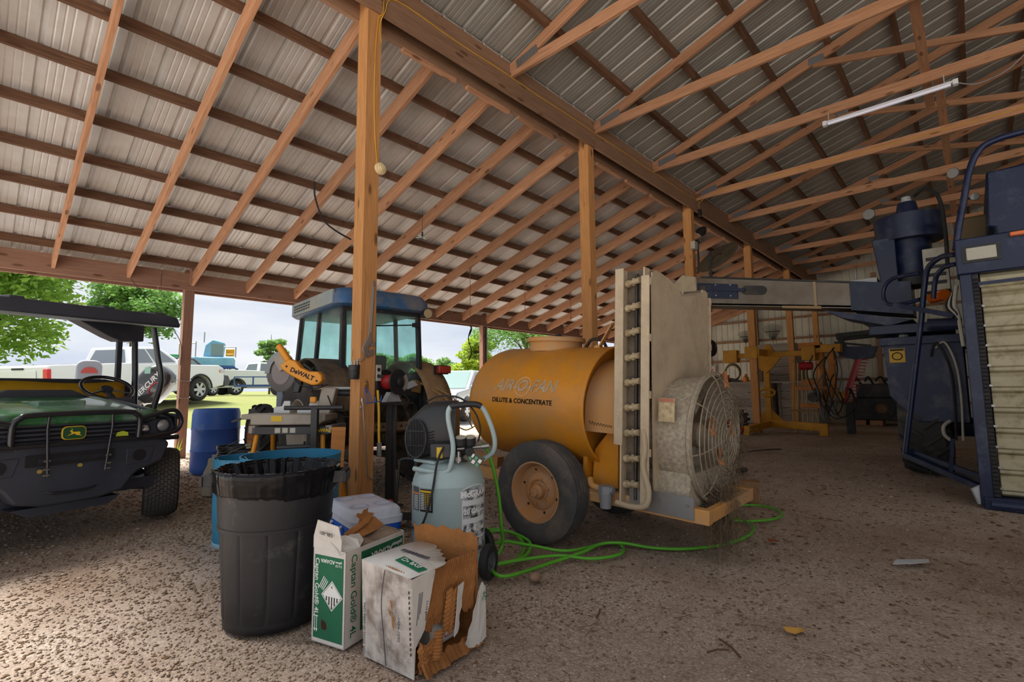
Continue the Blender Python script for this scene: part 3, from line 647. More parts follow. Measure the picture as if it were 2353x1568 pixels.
MB().b2((.0, Db-.006, .0), (.39, Db, Hb+.01)).obj('rear_panel', M_brown, t)
mb = MB(); mb.lathe([(0, 0), (.055, 0), (.07, .03), (.07, .17), (.03, .2), (0, .2)], 20, Matrix.Translation((.13, .10, .09)) @ Matrix.Rotation(PI/2, 4, 'Y')); ij = mb.obj('inner_jug', mat('milky_plastic', C('#c6c2bb'), rough=.5), t, smooth=40)
MB().tube([(.20, .026, .075), (.25, .026, .075), (.25, .030, .105), (.20, .030, .105)], .0016, 4, closed=True).obj('red_stamp', M_red_ink, ij)
# tall brown back flap, curling
mb = MB(); mb.grid(lambda u, v: (.30+.092*math.sin(u*PI*.5)+.02*v*math.sin(u*3), Db-.0-.31*u+.02*(1-u)*v, Hb-.06+(.16-.03*u+.012*noise1(u*16, 3))*v), 30, 8); mb.obj('back_flap', M_brown, t, solid=.005)
MB().b2((.384, .0, .0), (.39, Db, Hb-.03)).obj('rear_end_panel', M_brown, t)

# ---- air compressor
t = thing('air_compressor', (2.09, 2.52, 0), 0, 'grey-green upright air compressor with a black motor cover, beside the tank trailer', 'air compressor')
R_ = .232; mb = MB(); mb.lathe([(0, .045), (.10, .05), (.18, .075), (.222, .13), (R_, .15), (R_, .545), (R_+.002, .55), (R_-.003, .555), (.227, .575), (.205, .635), (.16, .675), (.09, .69), (0, .692)], 64); tk = mb.obj('tank', M_tank, t, smooth=30)
CA = math.atan2(-2.52, -2.09)         # direction from tank axis towards the viewer
def tw(R0, a0, z0): return lambda p: ((R0+p.z)*math.cos(a0+p.x/R_), (R0+p.z)*math.sin(a0+p.x/R_), z0+p.y)
def patch(name, a0, w, z0, h, m, off, par=tk):
    mb = MB(); mb.grid(lambda u, v: ((R_+off)*math.cos(a0+(u-.5)*w/R_), (R_+off)*math.sin(a0+(u-.5)*w/R_), z0+(v-.5)*h), 14, 1); return mb.obj(name, m, par, smooth=60, fix=False)
AL = CA+.78                            # big white label
M_wear = mat('worn_black_label', C('#3a3c40'), rough=.6, col2=C('#d7d9da'), nscale=34, nmix=.75); M_labw = mat('label_white', C('#d9dbdb'), rough=.5)
lb_ = patch('label', AL, .20, .325, .37, M_labw, .0012)
patch('label_print', AL+.01, .19, .40, .075, M_wear, .0018, lb_)
patch('label_print', AL+.01, .19, .29, .085, M_wear, .0018, lb_); patch('label_print', AL+.04, .175, .20, .075, M_wear, .0018, lb_)
lb2 = patch('label', AL, .20, .505, .07, M_wear, .0016)
for s_ in (1, -1):
    mb = MB(); mb.grid(lambda u, v: ((R_+.0024)*math.cos(AL+(u-.5)*.2/R_), (R_+.0024)*math.sin(AL+(u-.5)*.2/R_), .505+s_*(.030+.022*math.sin(PI*u))+(v-.5)*.006), 20, 1); mb.obj('label_border', M_labw, lb2)
text('lettering', 'McGRAW', .054, M_wht, lb2, None, warp=tw(R_+.003, AL+.02, .505), bold=.0022)
text('lettering', '20 GAL', .042, M_wht, lb_, None, warp=tw(R_+.003, AL-.10, .402), bold=.0016)
text('lettering', '135', .032, M_ink, lb_, None, warp=tw(R_+.0034, AL+.31, .415), bold=.0012)
patch('label_box', AL+.31, .055, .415, .042, M_labw, .0024, lb_)
for k_, s_ in enumerate(('4.0', '4.6', 'OIL')):
    text('lettering', s_, .026, M_wht, lb_, None, warp=tw(R_+.003, AL-.24+k_*.26, .29), bold=.001)
AW = CA-.62
wl = patch('warning_label', AW, .095, .475, .135, mat('label_black', (.015, .015, .016), rough=.5), .0012)
patch('label_header', AW, .09, .528, .012, M_yel, .0018, wl)
for c in range(4):
    for r_ in range(10): patch('label_row', AW-.12+c*.075+.03*(c > 0), .028 if c == 0 else .012, .513-r_*.0098, .0045, M_wht if c == 0 else M_yel if r_ < 7 else M_beige, .0018, wl)
wl2 = patch('warning_label', AW-.42, .075, .48, .145, mat('label_grey', C('#4b4d52'), rough=.5), .0012); patch('label_band', AW-.42, .07, .51, .012, M_orng, .0018, wl2)
for r_ in range(9): patch('label_row', AW-.40, .05, .495-r_*.0095, .004, M_labw, .0018, wl2)
patch('small_label', CA+.62, .045, .155, .02, M_yel, .0012)
# shoulder plate, saddle, foot
def loc(a, r, z): return (r*math.cos(a), r*math.sin(a), z)
MB().b2((-.16, -.05, .68), (.10, .16, .70)).obj('mount_plate', M_tank, t, bevel=.004)
# motor cover: shaped black shell, long axis across the view
RV = Vector((math.sin(YAW), -math.cos(YAW), 0)); FV = Vector((math.cos(YAW), math.sin(YAW), 0))
def loc3(r_, f_, z): v = RV*r_+FV*f_; return (v.x, v.y, z)
secs = [(-.262, .095, .825, .105), (-.255, .112, .83, .122), (-.235, .12, .838, .132), (-.16, .125, .875, .165), (-.10, .13, .89, .175), (.02, .13, .90, .172), (.055, .128, .90, .170)]
mb = MB(); K = 28; vs_ = []
for x_, ry, zc, rz in secs:
    for i in range(K):
        a = 2*PI*i/K; ca, sa = math.cos(a), math.sin(a); q = 3.2
        dx = ry*math.copysign(abs(ca)**(2/q), ca); dz = rz*math.copysign(abs(sa)**(2/q), sa)
        vs_.append(loc3(x_, dx+.02, zc+dz))
mb.add(vs_, [(j*K+i, j*K+(i+1) % K, (j+1)*K+(i+1) % K, (j+1)*K+i) for j in range(len(secs)-1) for i in range(K)]+[tuple(range(K)), tuple((len(secs)-1)*K+i for i in range(K))])
mc = mb.obj('motor_cover', M_bplast, t, smooth=55)
# oval fan grille on the cover's near left flank
gc = Vector(loc3(-.19, -.098, .838)); gn = (-RV*.30-FV*.95).normalized(); gu = Vector((0, 0, 1)); gr = gn.cross(gu)*-1
g = MB()
MB().add([tuple(gc+gr*(.072*math.cos(2*PI*i/32))+gu*(.118*math.sin(2*PI*i/32))+gn*.012) for i in range(32)], [tuple(range(32))]).obj('grille_recess', mat('recess_black', (.006, .006, .007), rough=.8), mc)
for i in range(13):
    x_ = -.066+.132*i/12; h_ = .118*math.sqrt(max(0, 1-(x_/.072)**2)); p = gc+gr*x_+gn*.017
    g.bar(p-gu*h_, p+gu*h_, .004, .006, gn)
for z_ in (-.045, .045): g.bar(gc+gr*-.066+gu*z_+gn*.02, gc+gr*.066+gu*z_+gn*.02, .004, .006, gn)
g.tube([gc+gr*(.073*math.cos(2*PI*i/32))+gu*(.119*math.sin(2*PI*i/32))+gn*.016 for i in range(32)], .005, 6, closed=True)
g.obj('grille', M_bplast, mc)
for i in range(5): MB().bar(loc3(-.115, -.112, .80+i*.018), loc3(-.08, -.114, .807+i*.018), .006, .006).obj('vent_slot', mat('recess_black', (.006, .006, .007)), mc)
MB().box(loc3(-.03, -.125, .765), (.13, .09, .09), Matrix.Rotation(YAW-PI/2, 3, 'Z')).obj('switch_box', M_bplast, t, bevel=.008)
MB().box(loc3(-.035, -.172, .755), (.036, .004, .065), Matrix.Rotation(YAW-PI/2, 3, 'Z')).obj('yellow_sticker', M_yel, t)
# handle hoop
hp = smooth_path([loc3(-.20, -.13, .655), loc3(-.11, -.17, .645), loc3(.0, -.19, .64), loc3(.035, -.19, .68), loc3(.05, -.19, .80), loc3(.02, -.19, .96), loc3(.03, -.19, 1.03), loc3(.08, -.19, 1.045), loc3(.20, -.17, 1.045), loc3(.255, -.15, .98), loc3(.30, -.12, .84), loc3(.29, -.09, .75), loc3(.23, -.06, .70)], 8)
MB().tube(hp, .0155, 12).obj('handle', M_tank, t, smooth=60)
MB().tube([p for p in hp if p.z > 1.03], .019, 12).obj('grip', M_bplast, t, smooth=60)
# pump head, regulator, gauges
pm = MB(); pm.box(loc3(.09, -.02, .76), (.07, .10, .15), Matrix.Rotation(YAW-PI/2, 3, 'Z'))
for i in range(5): pm.box(loc3(.09, -.02, .71+i*.022), (.09, .12, .008), Matrix.Rotation(YAW-PI/2, 3, 'Z'))
pm.obj('pump_head', M_dsteel, t, bevel=.003)
for (a, b) in ((.095, -.16), (.15, -.14)):
    go = MB(); go.cyl(loc3(a, b, .80), loc3(a, b-.01, .845), .036, None, 20); go = go.obj('gauge', M_bplast, t, bevel=.003)
    MB().cyl(loc3(a, b-.01, .846), loc3(a, b-.011, .849), .031, None, 20).obj('gauge_face', mat('gauge_face', C('#bcb7a8'), rough=.3), go)
MB().cyl(loc3(.14, -.14, .77), loc3(.155, -.21, .76), .03, .027, 18).obj('regulator_knob', M_bplast, t, bevel=.003)
mf = MB(); mf.cyl(loc3(.08, -.15, .69), loc3(.08, -.15, .76), .014, None, 10); mf.cyl(loc3(.08, -.15, .70), loc3(.08, -.15, .725), .02, None, 6); mf.cyl(loc3(.07, -.15, .775), loc3(.22, -.13, .785), .012, None, 10); mf.cyl(loc3(.22, -.13, .785), loc3(.265, -.125, .79), .016, None, 10); mf.obj('manifold', M_steel, t, smooth=40)
tg = MB(); tg.add([loc3(.11, -.21, .73), loc3(.20, -.20, .675), loc3(.25, -.19, .72), loc3(.16, -.20, .775)], [(0, 1, 2, 3)]); tgo = tg.obj('tag', mat('tag_dark', C('#4a4a3a'), rough=.5), t, solid=.001)
for i in range(3):
    for j in range(2):
        p = Vector(loc3(.17+.022*i-.018*j, -.204, .742-.018*i-.02*j)); MB().box(p, (.02, .002, .022), Matrix.Rotation(YAW-PI/2, 3, 'Z') @ Matrix.Rotation(.6, 3, 'Y')).obj('tag_icon', mat('tag_green', C('#5d9a78'), rough=.5) if (i+j) % 2 else M_wht, tgo)
MB().tube(smooth_path([loc3(-.01, -.17, .79), loc3(-.045, -.20, .70), loc3(-.07, -.245, .52), loc3(-.13, -.235, .34), loc3(-.23, -.1, .30), loc3(-.26, .0, .31)]), .007, 8).obj('power_cord', M_rub, t, smooth=60)
MB().tube(smooth_path([loc3(-.15, .03, 1.065), loc3(-.05, -.05, 1.10), loc3(.09, -.12, 1.085), loc3(.18, -.16, 1.0), loc3(.215, -.17, .90), loc3(.20, -.16, .82)]), .006, 8).obj('air_line', M_rub, t, smooth=60)
# feet, axle and wheels
for s_ in (-1, 1):
    c = Vector(loc3(.262, -.155, .102)) if s_ > 0 else Vector(loc3(.20, .21, .102)); ax = (RV*.85-FV*.5).normalized() if s_ > 0 else (RV*.6+FV*.8).normalized()
    ax = (RV*.93-FV*.36).normalized() if s_ > 0 else ax
    M_ = Matrix((Vector((0, 0, 1)).cross(ax), Vector((0, 0, 1)), ax)).transposed().to_4x4(); M_.translation = c
    wh = MB(); wh.lathe([(.058, -.022), (.095, -.024), (.102, -.016), (.103, 0), (.102, .016), (.095, .024), (.058, .022)], 36, M_); w = wh.obj('wheel', M_rub, t, smooth=40)
    hb = MB(); hb.lathe([(0, .018), (.02, .02), (.022, .012), (.022, -.01)], 16, M_); hb.lathe([(.062, .02), (.056, .022), (.052, .014), (.052, -.012), (.06, -.02)], 32, M_)
    for i in range(8): a = i*PI/4; p = M_ @ Vector((.02*math.cos(a), .02*math.sin(a), .008)); q = M_ @ Vector((.054*math.cos(a), .054*math.sin(a), .008)); hb.bar(p, q, .010, .012, ax)
    hb.obj('hub', mat('grey_hub_plastic', C('#55555a'), rough=.5), w, smooth=40)
    MB().bar(loc3(.10*s_, -.10*s_, .11), c-ax*.03, .05, .07).obj('axle_bracket', M_tank, t, bevel=.004)
MB().bar(loc3(-.2, -.07, .0), loc3(-.16, -.05, .12), .05, .03, (0, 1, 0)).obj('foot', M_tank, t)
# ================================================================ TANK TRAILER WITH FAN (orchard sprayer)
M_org = mat('sprayer_orange_paint', C('#c98417'), rough=.42, col2=C('#bd7612'), nscale=2.2, nmix=.4, dust=C('#a97f4c'), dustamt=.42, dscale=2.2, coat=.1)
M_org2 = mat('dusty_orange_paint', C('#c08a45'), rough=.7, col2=C('#c3853a'), nscale=3, dust=C('#b08f6a'), dustamt=.6, dscale=3)
M_galv = mat('dusty_galvanised_sheet', C('#b7a58c'), rough=.6, metal=.15, col2=C('#a8957b'), nscale=6, dust=C('#c2b093'), dustamt=.5, dscale=7, bump=.1, bscale=50)
M_shr = mat('speckled_dusty_shroud', C('#8f8373'), rough=.85, col2=C('#b4a892'), nscale=38, nmix=.55, bump=.25, bscale=60)
M_gril = mat('weathered_wire', C('#a49a86'), rough=.55, metal=.35, dust=C('#8a6a48'), dustamt=.4, dscale=9)
M_tire = mat('worn_tyre', C('#3a3938'), rough=.85, col2=C('#484644'), nscale=5, dust=C('#756555'), dustamt=.26, dscale=4)
M_rim = mat('rusty_tan_rim', C('#b07a45'), rough=.7, col2=C('#9a6a42'), nscale=6, dust=C('#a98a6c'), dustamt=.45, dscale=6)
M_straw = mat('dry_weed', C('#6b5a45'), rough=.95, col2=C('#4d4032'), nscale=9)
SP = thing('sprayer_trailer', (3.5, 2.42, 0), label='orange tank trailer with a tall beige air tower and round fan grille', cat='sprayer', rot=(0, math.radians(2.4), math.radians(-88)))
# tank: elliptical drum, domed front end
A_, B_, ZC = .60, .485, 1.005
def ell(x, s, n=72): return [(x, A_*s*math.cos(2*PI*i/n), ZC+B_*s*math.sin(2*PI*i/n)) for i in range(n)]
prof = [(-.98, .0), (-.975, .3), (-.955, .6), (-.92, .82), (-.88, .93), (-.84, .98), (-.80, 1.0), (.285, 1.0), (.29, 1.012), (.315, 1.012), (.32, 1.0), (.318, .985), (.25, .97), (.23, .8), (.22, .0)]
mb = MB(); vs_ = []
for x, s in prof: vs_ += ell(x, max(s, .001))
k_ = 72; mb.add(vs_, [(j*k_+i, j*k_+(i+1) % k_, (j+1)*k_+(i+1) % k_, (j+1)*k_+i) for j in range(len(prof)-1) for i in range(k_)]); tank = mb.obj('tank', M_org, SP, smooth=35)
# lettering on the near side
def tanky(z): return -A_*math.sqrt(max(0, 1-((z-ZC)/B_)**2))
def twp(x0, z0, off=.004): return lambda p: (x0+p.x, tanky(z0+p.y)-off, z0+p.y)
M_wornw = mat('worn_white_paint', C('#e2d9c4'), rough=.6, col2=C('#cfa566'), nscale=18, nmix=.3)
text('lettering', 'AIR-O-FAN', .125, M_wornw, tank, None, warp=twp(-.25, 1.155), bold=.004, shear=.3)
MB().tube([(-.26+.075*math.cos(a*PI/12), tanky(1.15+.075*math.sin(a*PI/12))-.003, 1.15+.075*math.sin(a*PI/12)) for a in range(24)], .0025, 4, closed=True).obj('emblem_ring', M_wornw, tank)
text('lettering', 'DILUTE & CONCENTRATE', .052, M_ink, tank, None, warp=twp(-.26, 1.035), bold=.001)
# hatch
h = MB(); h.lathe([(.235, 0), (.235, .085), (.262, .085), (.262, .115), (.255, .122), (.10, .128), (0, .128)], 48, Matrix.Translation((-.36, 0, ZC+B_-.035)))
ht = h.obj('hatch', M_org2, SP, smooth=35); MB().cyl((-.30, -.05, ZC+B_+.09), (-.30, -.05, ZC+B_+.12), .035, .02, 12).obj('vent_cap', M_dsteel, ht)
MB().bar((-.66, 0, ZC+B_-.01), (-.58, 0, ZC+B_+.055), .07, .02).obj('hatch_hinge', M_org2, SP)
vh = MB(); vh.tube(smooth_path([(-.08, .05, ZC+B_+.0), (-.02, .05, ZC+B_+.07), (.08, .05, ZC+B_+.06), (.14, .02, ZC+B_+.0)]), .014, 8); vh.obj('top_pipe', M_dsteel, SP, smooth=50)
lv = MB(); lv.bar((.14, -.1, ZC+B_-.02), (.30, -.16, ZC+B_+.17), .012, .04, (0, 1, 0)); lv.bar((.28, -.02, ZC+B_-.06), (.40, .03, ZC+B_+.06), .012, .035, (0, 1, 0)); lv.cyl((.14, -.13, ZC+B_-.02), (.14, -.07, ZC+B_-.02), .03, None, 12); lv.cyl((.28, -.05, ZC+B_-.05), (.28, .02, ZC+B_-.05), .028, None, 12); lv.obj('lever', M_org2, SP)
# arched transition hood between tank and tower
mb = MB(); pl = [(-.45, .84)]+[(.45*math.cos(PI-PI*i/20), .99+.40*math.sin(PI*i/20)) for i in range(21)]+[(.45, .84)]
mb.prism(pl, .24, .575, 'x'); hd_ = mb.obj('transition_hood', M_org2, SP, smooth=35)
for i in range(6): MB().cyl((.262, -.455, .87+.11*0), (.262, -.46, .87), .008, None, 8) if i == 0 else None
MB().tube([(.28+.007*k, -.4525, .905+.016*math.sin(k*1.9)*(1-.02*k)-.0006*k) for k in range(28)], .0022, 4).obj('worn_script', M_dsteel, hd_)
# lower bulkhead, pump housing
MB().b2((.20, -.40, .44), (.235, .40, .90)).obj('bulkhead', M_org, SP)
mb = MB(); mb.prism([(.25, .44), (.47, .44), (.47, .80), (.40, .86), (.27, .70)], -.36, -.12, 'y'); mb.obj('pump_housing', M_org, SP, bevel=.008)
MB().b2((.33, -.30, .44), (.55, .15, .66)).obj('gearbox', M_dsteel, SP, bevel=.02)
mb = MB(); mb.tube(smooth_path([(.30, -.46, .50), (.34, -.50, .47), (.42, -.52, .46), (.48, -.52, .455)]), .022, 10); mb.obj('suction_pipe', M_org2, SP, smooth=50)
mb = MB(); mb.cyl((.47, -.53, .34), (.47, -.53, .44), .038, .045, 14); mb.cyl((.47, -.53, .44), (.47, -.53, .49), .05, None, 6); mb.cyl((.42, -.53, .465), (.53, -.53, .465), .025, None, 10); mb.obj('filter_bowl', mat('grey_plastic', C('#77797c'), rough=.5), SP, smooth=40)
# frame rails, axle, tongue
for s_ in (-1, 1):
    mb = MB(); y0 = s_*.43; mb.b2((-1.0, y0-.035, .345), (1.15, y0+.035, .435)); mb.obj('frame_rail', M_org2, SP, bevel=.005)
pl_ = MB(); pl_.b2((.62, -.474, .362), (1.06, -.466, .50)); po = pl_.obj('side_plate', mat('bare_zinc_plate', C('#9b9c9d'), rough=.35, metal=.7, dust=C('#8f8069'), dustamt=.25), SP)
for x in (.66, .84, 1.02): MB().cyl((x, -.466, .45), (x, -.483, .45), .011, None, 6).obj('bolt', M_steel, po)
MB().b2((1.10, -.42, .35), (1.15, .42, .43)).obj('cross_member', M_org2, SP, bevel=.005)
MB().b2((-.12, -.5, .34), (.0, .5, .42)).obj('axle', M_org2, SP)
MB().bar((-1.0, .0, .40), (-1.9, 0, .43), .09, .09).obj('tongue', M_org2, SP)
text('lettering', 'GREASE HERE', .022, M_wornw, SP, TM((.36, -.467, .405), (1, 0, 0), (0, 0, 1)))
# wheels
def wheel(par, c, r, w, rr_, mt, mr, side=-1, lugs=6, grooves=4):
    """road wheel, axle along y, outer face towards side*y"""
    M_ = Matrix.Translation(c) @ Matrix.Rotation(PI/2*(1 if side < 0 else -1), 4, 'X')
    tp = [(rr_, -w*.38), (rr_*1.08, -w*.46), (r*.80, -w*.5), (r*.93, -w*.47), (r*.985, -w*.40)]
    n = 2*grooves+1
    for i in range(n):
        z = -w*.36+w*.72*i/(n-1)
        a, b = z-w*.34/n, z+w*.34/n; d = r*(1-.012*(abs(z)/(w*.36))**2)-(.008 if i % 2 else 0); tp += [(d, a), (d, b)]
    tp += [(r*.985, w*.40), (r*.93, w*.47), (r*.80, w*.5), (rr_*1.08, w*.46), (rr_, w*.38)]
    t_ = MB().lathe(tp, 64, M_).obj('tyre', mt, par, smooth=40)
    rb = MB(); rb.lathe([(rr_*1.03, -w*.38), (rr_*1.05, w*.36), (rr_*1.04, w*.43), (rr_*.99, w*.43), (rr_*.95, w*.36), (rr_*.90, w*.18), (rr_*.86, w*.08), (rr_*.66, w*.06), (rr_*.60, w*.12), (rr_*.40, w*.16), (rr_*.34, w*.10), (rr_*.30, w*.10), (0, w*.10)], 48, M_)
    rim = rb.obj('rim', mr, par, smooth=35)
    hb = MB(); hb.lathe([(rr_*.24, w*.05), (rr_*.24, w*.30), (rr_*.19, w*.36), (rr_*.15, w*.37), (rr_*.14, w*.48), (0, w*.50)], 24, M_); hb.obj('hub', mr, rim, smooth=35)
    for i in range(lugs):
        a = 2*PI*i/lugs+.3; p = M_ @ Vector((rr_*.42*math.cos(a), rr_*.42*math.sin(a), w*.12)); q = M_ @ Vector((rr_*.42*math.cos(a), rr_*.42*math.sin(a), w*.22)); MB().cyl(p, q, rr_*.045, None, 6).obj('lug_nut', mr, rim)
    for i in range(lugs):
        a = 2*PI*i/lugs+.8; p = M_ @ Vector((rr_*.74*math.cos(a), rr_*.74*math.sin(a), w*.075)); q = M_ @ Vector((rr_*.74*math.cos(a), rr_*.74*math.sin(a), w*.062)); MB().cyl(p, q, rr_*.05, None, 8).obj('rim_hole', M_dsteel, rim)
    return t_
wn_ = thing('wheel_near', (0, 0, 0)); wn_.parent = SP; wn_.name = 'wheel'
wheel(wn_, (-.06, -.57, .375), .375, .20, .215, M_tire, M_rim, -1)
wf_ = thing('wheel', (0, 0, 0)); wf_.parent = SP; wheel(wf_, (-.06, .57, .375), .375, .20, .215, M_tire, M_rim, 1)
# air tower: two rounded outlet lobes
def lobe_poly():
    p = [(-.42, .40), (-.47, 1.96), (-.40, 1.985)]
    p += [(-.40+.50*math.sin(a), 1.765+.215*math.cos(a)) for a in [i*PI/2/8 for i in range(1, 9)]]
    p += [(.17, 1.82), (.30, 1.90), (.44, 1.95), (.58, 1.97), (.56, .50), (.40, .40)]; return p
mb = MB(); mb.prism(lobe_poly(), .765, .777, 'x'); tw_ = mb.obj('tower_front_panel', M_galv, SP)
mb = MB(); mb.prism(lobe_poly(), .57, .58, 'x'); mb.obj('tower_rear_panel', M_galv, SP)
mb = MB(); lp = lobe_poly()[2:-3]
mb.add([(.575, y, z) for y, z in lp]+[(.77, y, z) for y, z in lp], [(i, i+1, len(lp)+i+1, len(lp)+i) for i in range(len(lp)-1)]); mb.obj('tower_top_skin', M_galv, SP, solid=.004)
for i in range(5): 
    for yy in (-.25, .30): MB().cyl((.776, yy, .95+.22*i), (.782, yy, .95+.22*i), .008, None, 8).obj('rivet', M_galv, tw_)
def outlet(s_):
    """nozzle slot down the outer edge of the tower: two flanged plates with a recess and nozzle bodies"""
    y = -.445 if s_ < 0 else .54; o = thing('nozzle_outlet', (.075, 0, 0)); o.parent = SP
    yo, yi = y+s_*.085, y
    MB().add([(.475, yo, .78), (.475, yo-.0, 2.0), (.475, yi-s_*.03, 2.0), (.475, yi-s_*.03, .78)], [(0, 1, 2, 3)]).obj('outer_plate', M_galv, o, solid=.012)
    MB().b2((.455, yo-.006, .78), (.52, yo+.006, 2.0)).obj('plate_flange', M_galv, o, bevel=.003)
    MB().b2((.50, yi-.005, .40), (.512, yo, 1.99)).obj('channel_side', M_galv, o); MB().b2((.665, yi-.005, .38), (.677, yo, 1.99)).obj('channel_side', M_galv, o)
    MB().b2((.50, yi+s_*.01-.004, .40), (.675, yi+s_*.01+.004, 1.99)).obj('channel_back', mat('mottled_recess', C('#6f6252'), rough=.9, col2=C('#4f463b'), nscale=14), o)  # channel back in a darker mottled brown
    MB().b2((.655, yo-.012, .40), (.715, yo, 1.93)).obj('channel_flange', M_galv, o, bevel=.003)
    MB().b2((.50, yi, .385), (.675, yo, .40)).obj('channel_end', M_galv, o)
    MB().tube([(.59, yi+s_*.03, .42), (.59, yi+s_*.03, 1.96)], .012, 8).obj('spray_pipe', M_dsteel, o)
    for i in range(9):
        z = .52+.172*i; nb = MB(); nb.cyl((.55, yi+s_*.05, z), (.64, yi+s_*.075, z+.012), .018, .022, 10); nb.cyl((.52, yi+s_*.045, z-.004), (.55, yi+s_*.05, z), .026, None, 8); nb.cyl((.58, yi+s_*.05, z-.02), (.58, yi+s_*.05, z+.03), .012, None, 8); nb.obj('nozzle', mat('crusted_brass', C('#9c8a6c'), rough=.8, metal=.2, dust=C('#c8b796'), dustamt=.5, dscale=20), o, smooth=40)
    for i in range(4): MB().box((.712, yo-s_*.01, .75+.38*i), (.014, .02, .05)).obj('hinge', M_galv, o)
outlet(-1); outlet(1)
# fan shroud and grille
FC = (0, .0, .84); MX = Matrix.Translation((.0, 0, .84)) @ Matrix.Rotation(PI/2, 4, 'Y')
sh = MB(); sh.lathe([(.36, .66), (.395, .68), (.405, .74), (.415, .90), (.425, .985), (.445, 1.0), (.45, 1.02), (.44, 1.035), (.425, 1.03), (.41, .98), (.40, .80), (.20, .76), (0, .76)], 72, MX); shr = sh.obj('fan_shroud', M_shr, SP, smooth=35)
arc_ = MB(); arc_.lathe([(.42, .66), (.455, .665), (.46, .70), (.43, .715), (.405, .715)], 60, MX); arc_.obj('shroud_collar', M_shr, SP, smooth=35)
MB().prism([(-.42, .40), (.42, .40), (.36, .62), (-.36, .62)], .62, 1.0, 'x').obj('fan_pedestal', M_shr, SP)
MB().b2((.81, -.437, .955), (.92, -.432, 1.11)).tx(Matrix.Identity(4)).obj('warning_plate', mat('faded_warning_label', C('#c7b48f'), rough=.8, col2=C('#9d8a6a'), nscale=40), SP)
MB().b2((.815, -.440, 1.085), (.915, -.4365, 1.108)).obj('warning_band', mat('faded_red', C('#b0705a'), rough=.8), SP)
fan = MB(); fan.lathe([(.09, .83), (.09, .93), (.05, .97), (0, .975)], 24, MX)
for i in range(8):
    a = i*PI/4; fan.grid(lambda u, v: MX @ Vector(((.09+.29*u)*math.cos(a+.35*v-.1*u), (.09+.29*u)*math.sin(a+.35*v-.1*u), .84+.07*v)), 4, 3)
fan.obj('fan_rotor', mat('grey_fan', C('#7d7467'), rough=.7, dust=C('#a08c6c'), dustamt=.4), SP, smooth=40)
gr_ = thing('fan_grille', (0, 0, 0)); gr_.parent = SP
def gx(r): return 1.035+.085*math.sqrt(max(0, 1-(r/.455)**2))
for i in range(10):
    r = .045+.41*i/9; MB().tube([(gx(r), r*math.cos(2*PI*k/48), .84+r*math.sin(2*PI*k/48)) for k in range(48)], .0042, 6, closed=True).obj('grille_ring', M_gril, gr_, smooth=60)
for i in range(8):
    a = i*PI/4+.2; MB().tube([(gx(r)-.006, r*math.cos(a), .84+r*math.sin(a)) for r in [.03+.425*k/8 for k in range(9)]], .005, 6).obj('grille_spoke', M_gril, gr_, smooth=60)
# caught weeds and leaves on the grille, tuft hanging below
random.seed(11); st = MB()
for i in range(330):
    a = random.gauss(-.35, .9); r = random.uniform(.22, .46); p = Vector((gx(min(r, .45))+random.uniform(-.01, .03), r*math.cos(a), .84+r*math.sin(a)))
    d = Vector((random.gauss(0, .5), random.gauss(0, .6), random.gauss(-.4, .6))).normalized()*random.uniform(.04, .14)
    st.tube([p, p+d*.5+Vector((.01, 0, -.008)), p+d], .0013, 3, caps=False)
o = st.obj('caught_weeds', M_straw, SP); o['kind'] = 'stuff'
st = MB()
for i in range(300):
    p = Vector((1.07+random.gauss(0, .05), -.08+random.gauss(0, .06), .46+random.gauss(0, .05))); q = p+Vector((random.gauss(.04, .05), random.gauss(0, .06), -random.uniform(.12, .38)))
    m_ = (p+q)/2+Vector((random.gauss(0, .03), random.gauss(0, .03), 0)); st.tube([p, m_, q], .0013, 3, caps=False)
o = st.obj('weed_tuft', M_straw, SP); o['kind'] = 'stuff'
for (yy, zz) in ((-.26, .93), (.12, .9), (.02, 1.24), (-.1, .72)):
    MB().grid(lambda u, v: (1.10+.03*math.sin(u*3)*math.cos(v*4), yy+(u-.5)*.09*(1-.5*abs(v-.5)), zz+(v-.5)*.11+.01*math.sin(u*9)), 6, 6).obj('dead_leaf', mat('dead_leaf_brown', C('#a5714a'), rough=.9, col2=C('#8a5a38'), nscale=20), SP)
MB().tube(smooth_path([(.75, -.54, .90), (.77, -.555, .78), (.76, -.56, .66), (.80, -.56, .52), (.78, -.56, .42), (.68, -.55, .39), (.55, -.52, .39)]), .019, 10).obj('drain_hose', mat('dusty_hose', C('#a8977c'), rough=.8), SP, smooth=60)
# ================================================================ UTILITY VEHICLE (left)
M_ub = mat('utv_black_plastic', C('#31343d'), rough=.45, col2=C('#393c46'), nscale=4, dust=C('#4a4a52'), dustamt=.2)
M_ug = mat('utv_green_paint_sky_sheen', C('#2c6237'), rough=.32, col2=C('#2f5f3a'), nscale=3, dust=C('#8fa39a'), dustamt=.42, coat=.4)  # grey-green tint layer paints sky reflection into the hood colour
M_uy = mat('utv_yellow_vinyl', C('#c99a1c'), rough=.5, col2=C('#b98a17'), nscale=4)
M_ubt = mat('utv_black_tube', (.014, .014, .018), rough=.3, coat=.3)
M_lens = mat('headlamp_glass', C('#b9b6b0'), rough=.12, spec=.8, coat=1); M_lensd = mat('headlamp_dark', C('#8d8e90'), rough=.1, metal=.2)
M_dy = mat('emblem_yellow', C('#d9b62a'), rough=.5); M_dg = mat('emblem_green', C('#1d4a2a'), rough=.5)
M_ut = mat('turf_tyre', C('#4b4947'), rough=.85, dust=C('#6d655c'), dustamt=.3)
UT = thing('utility_vehicle', (1.18, 5.57, 0), math.radians(15), 'green and black utility vehicle with a yellow bench seat and black roof', 'utility vehicle')
XC = -.82
def mir(pts, s_): return [(XC+s_*(p[0]-XC), p[1], p[2]) for p in pts]
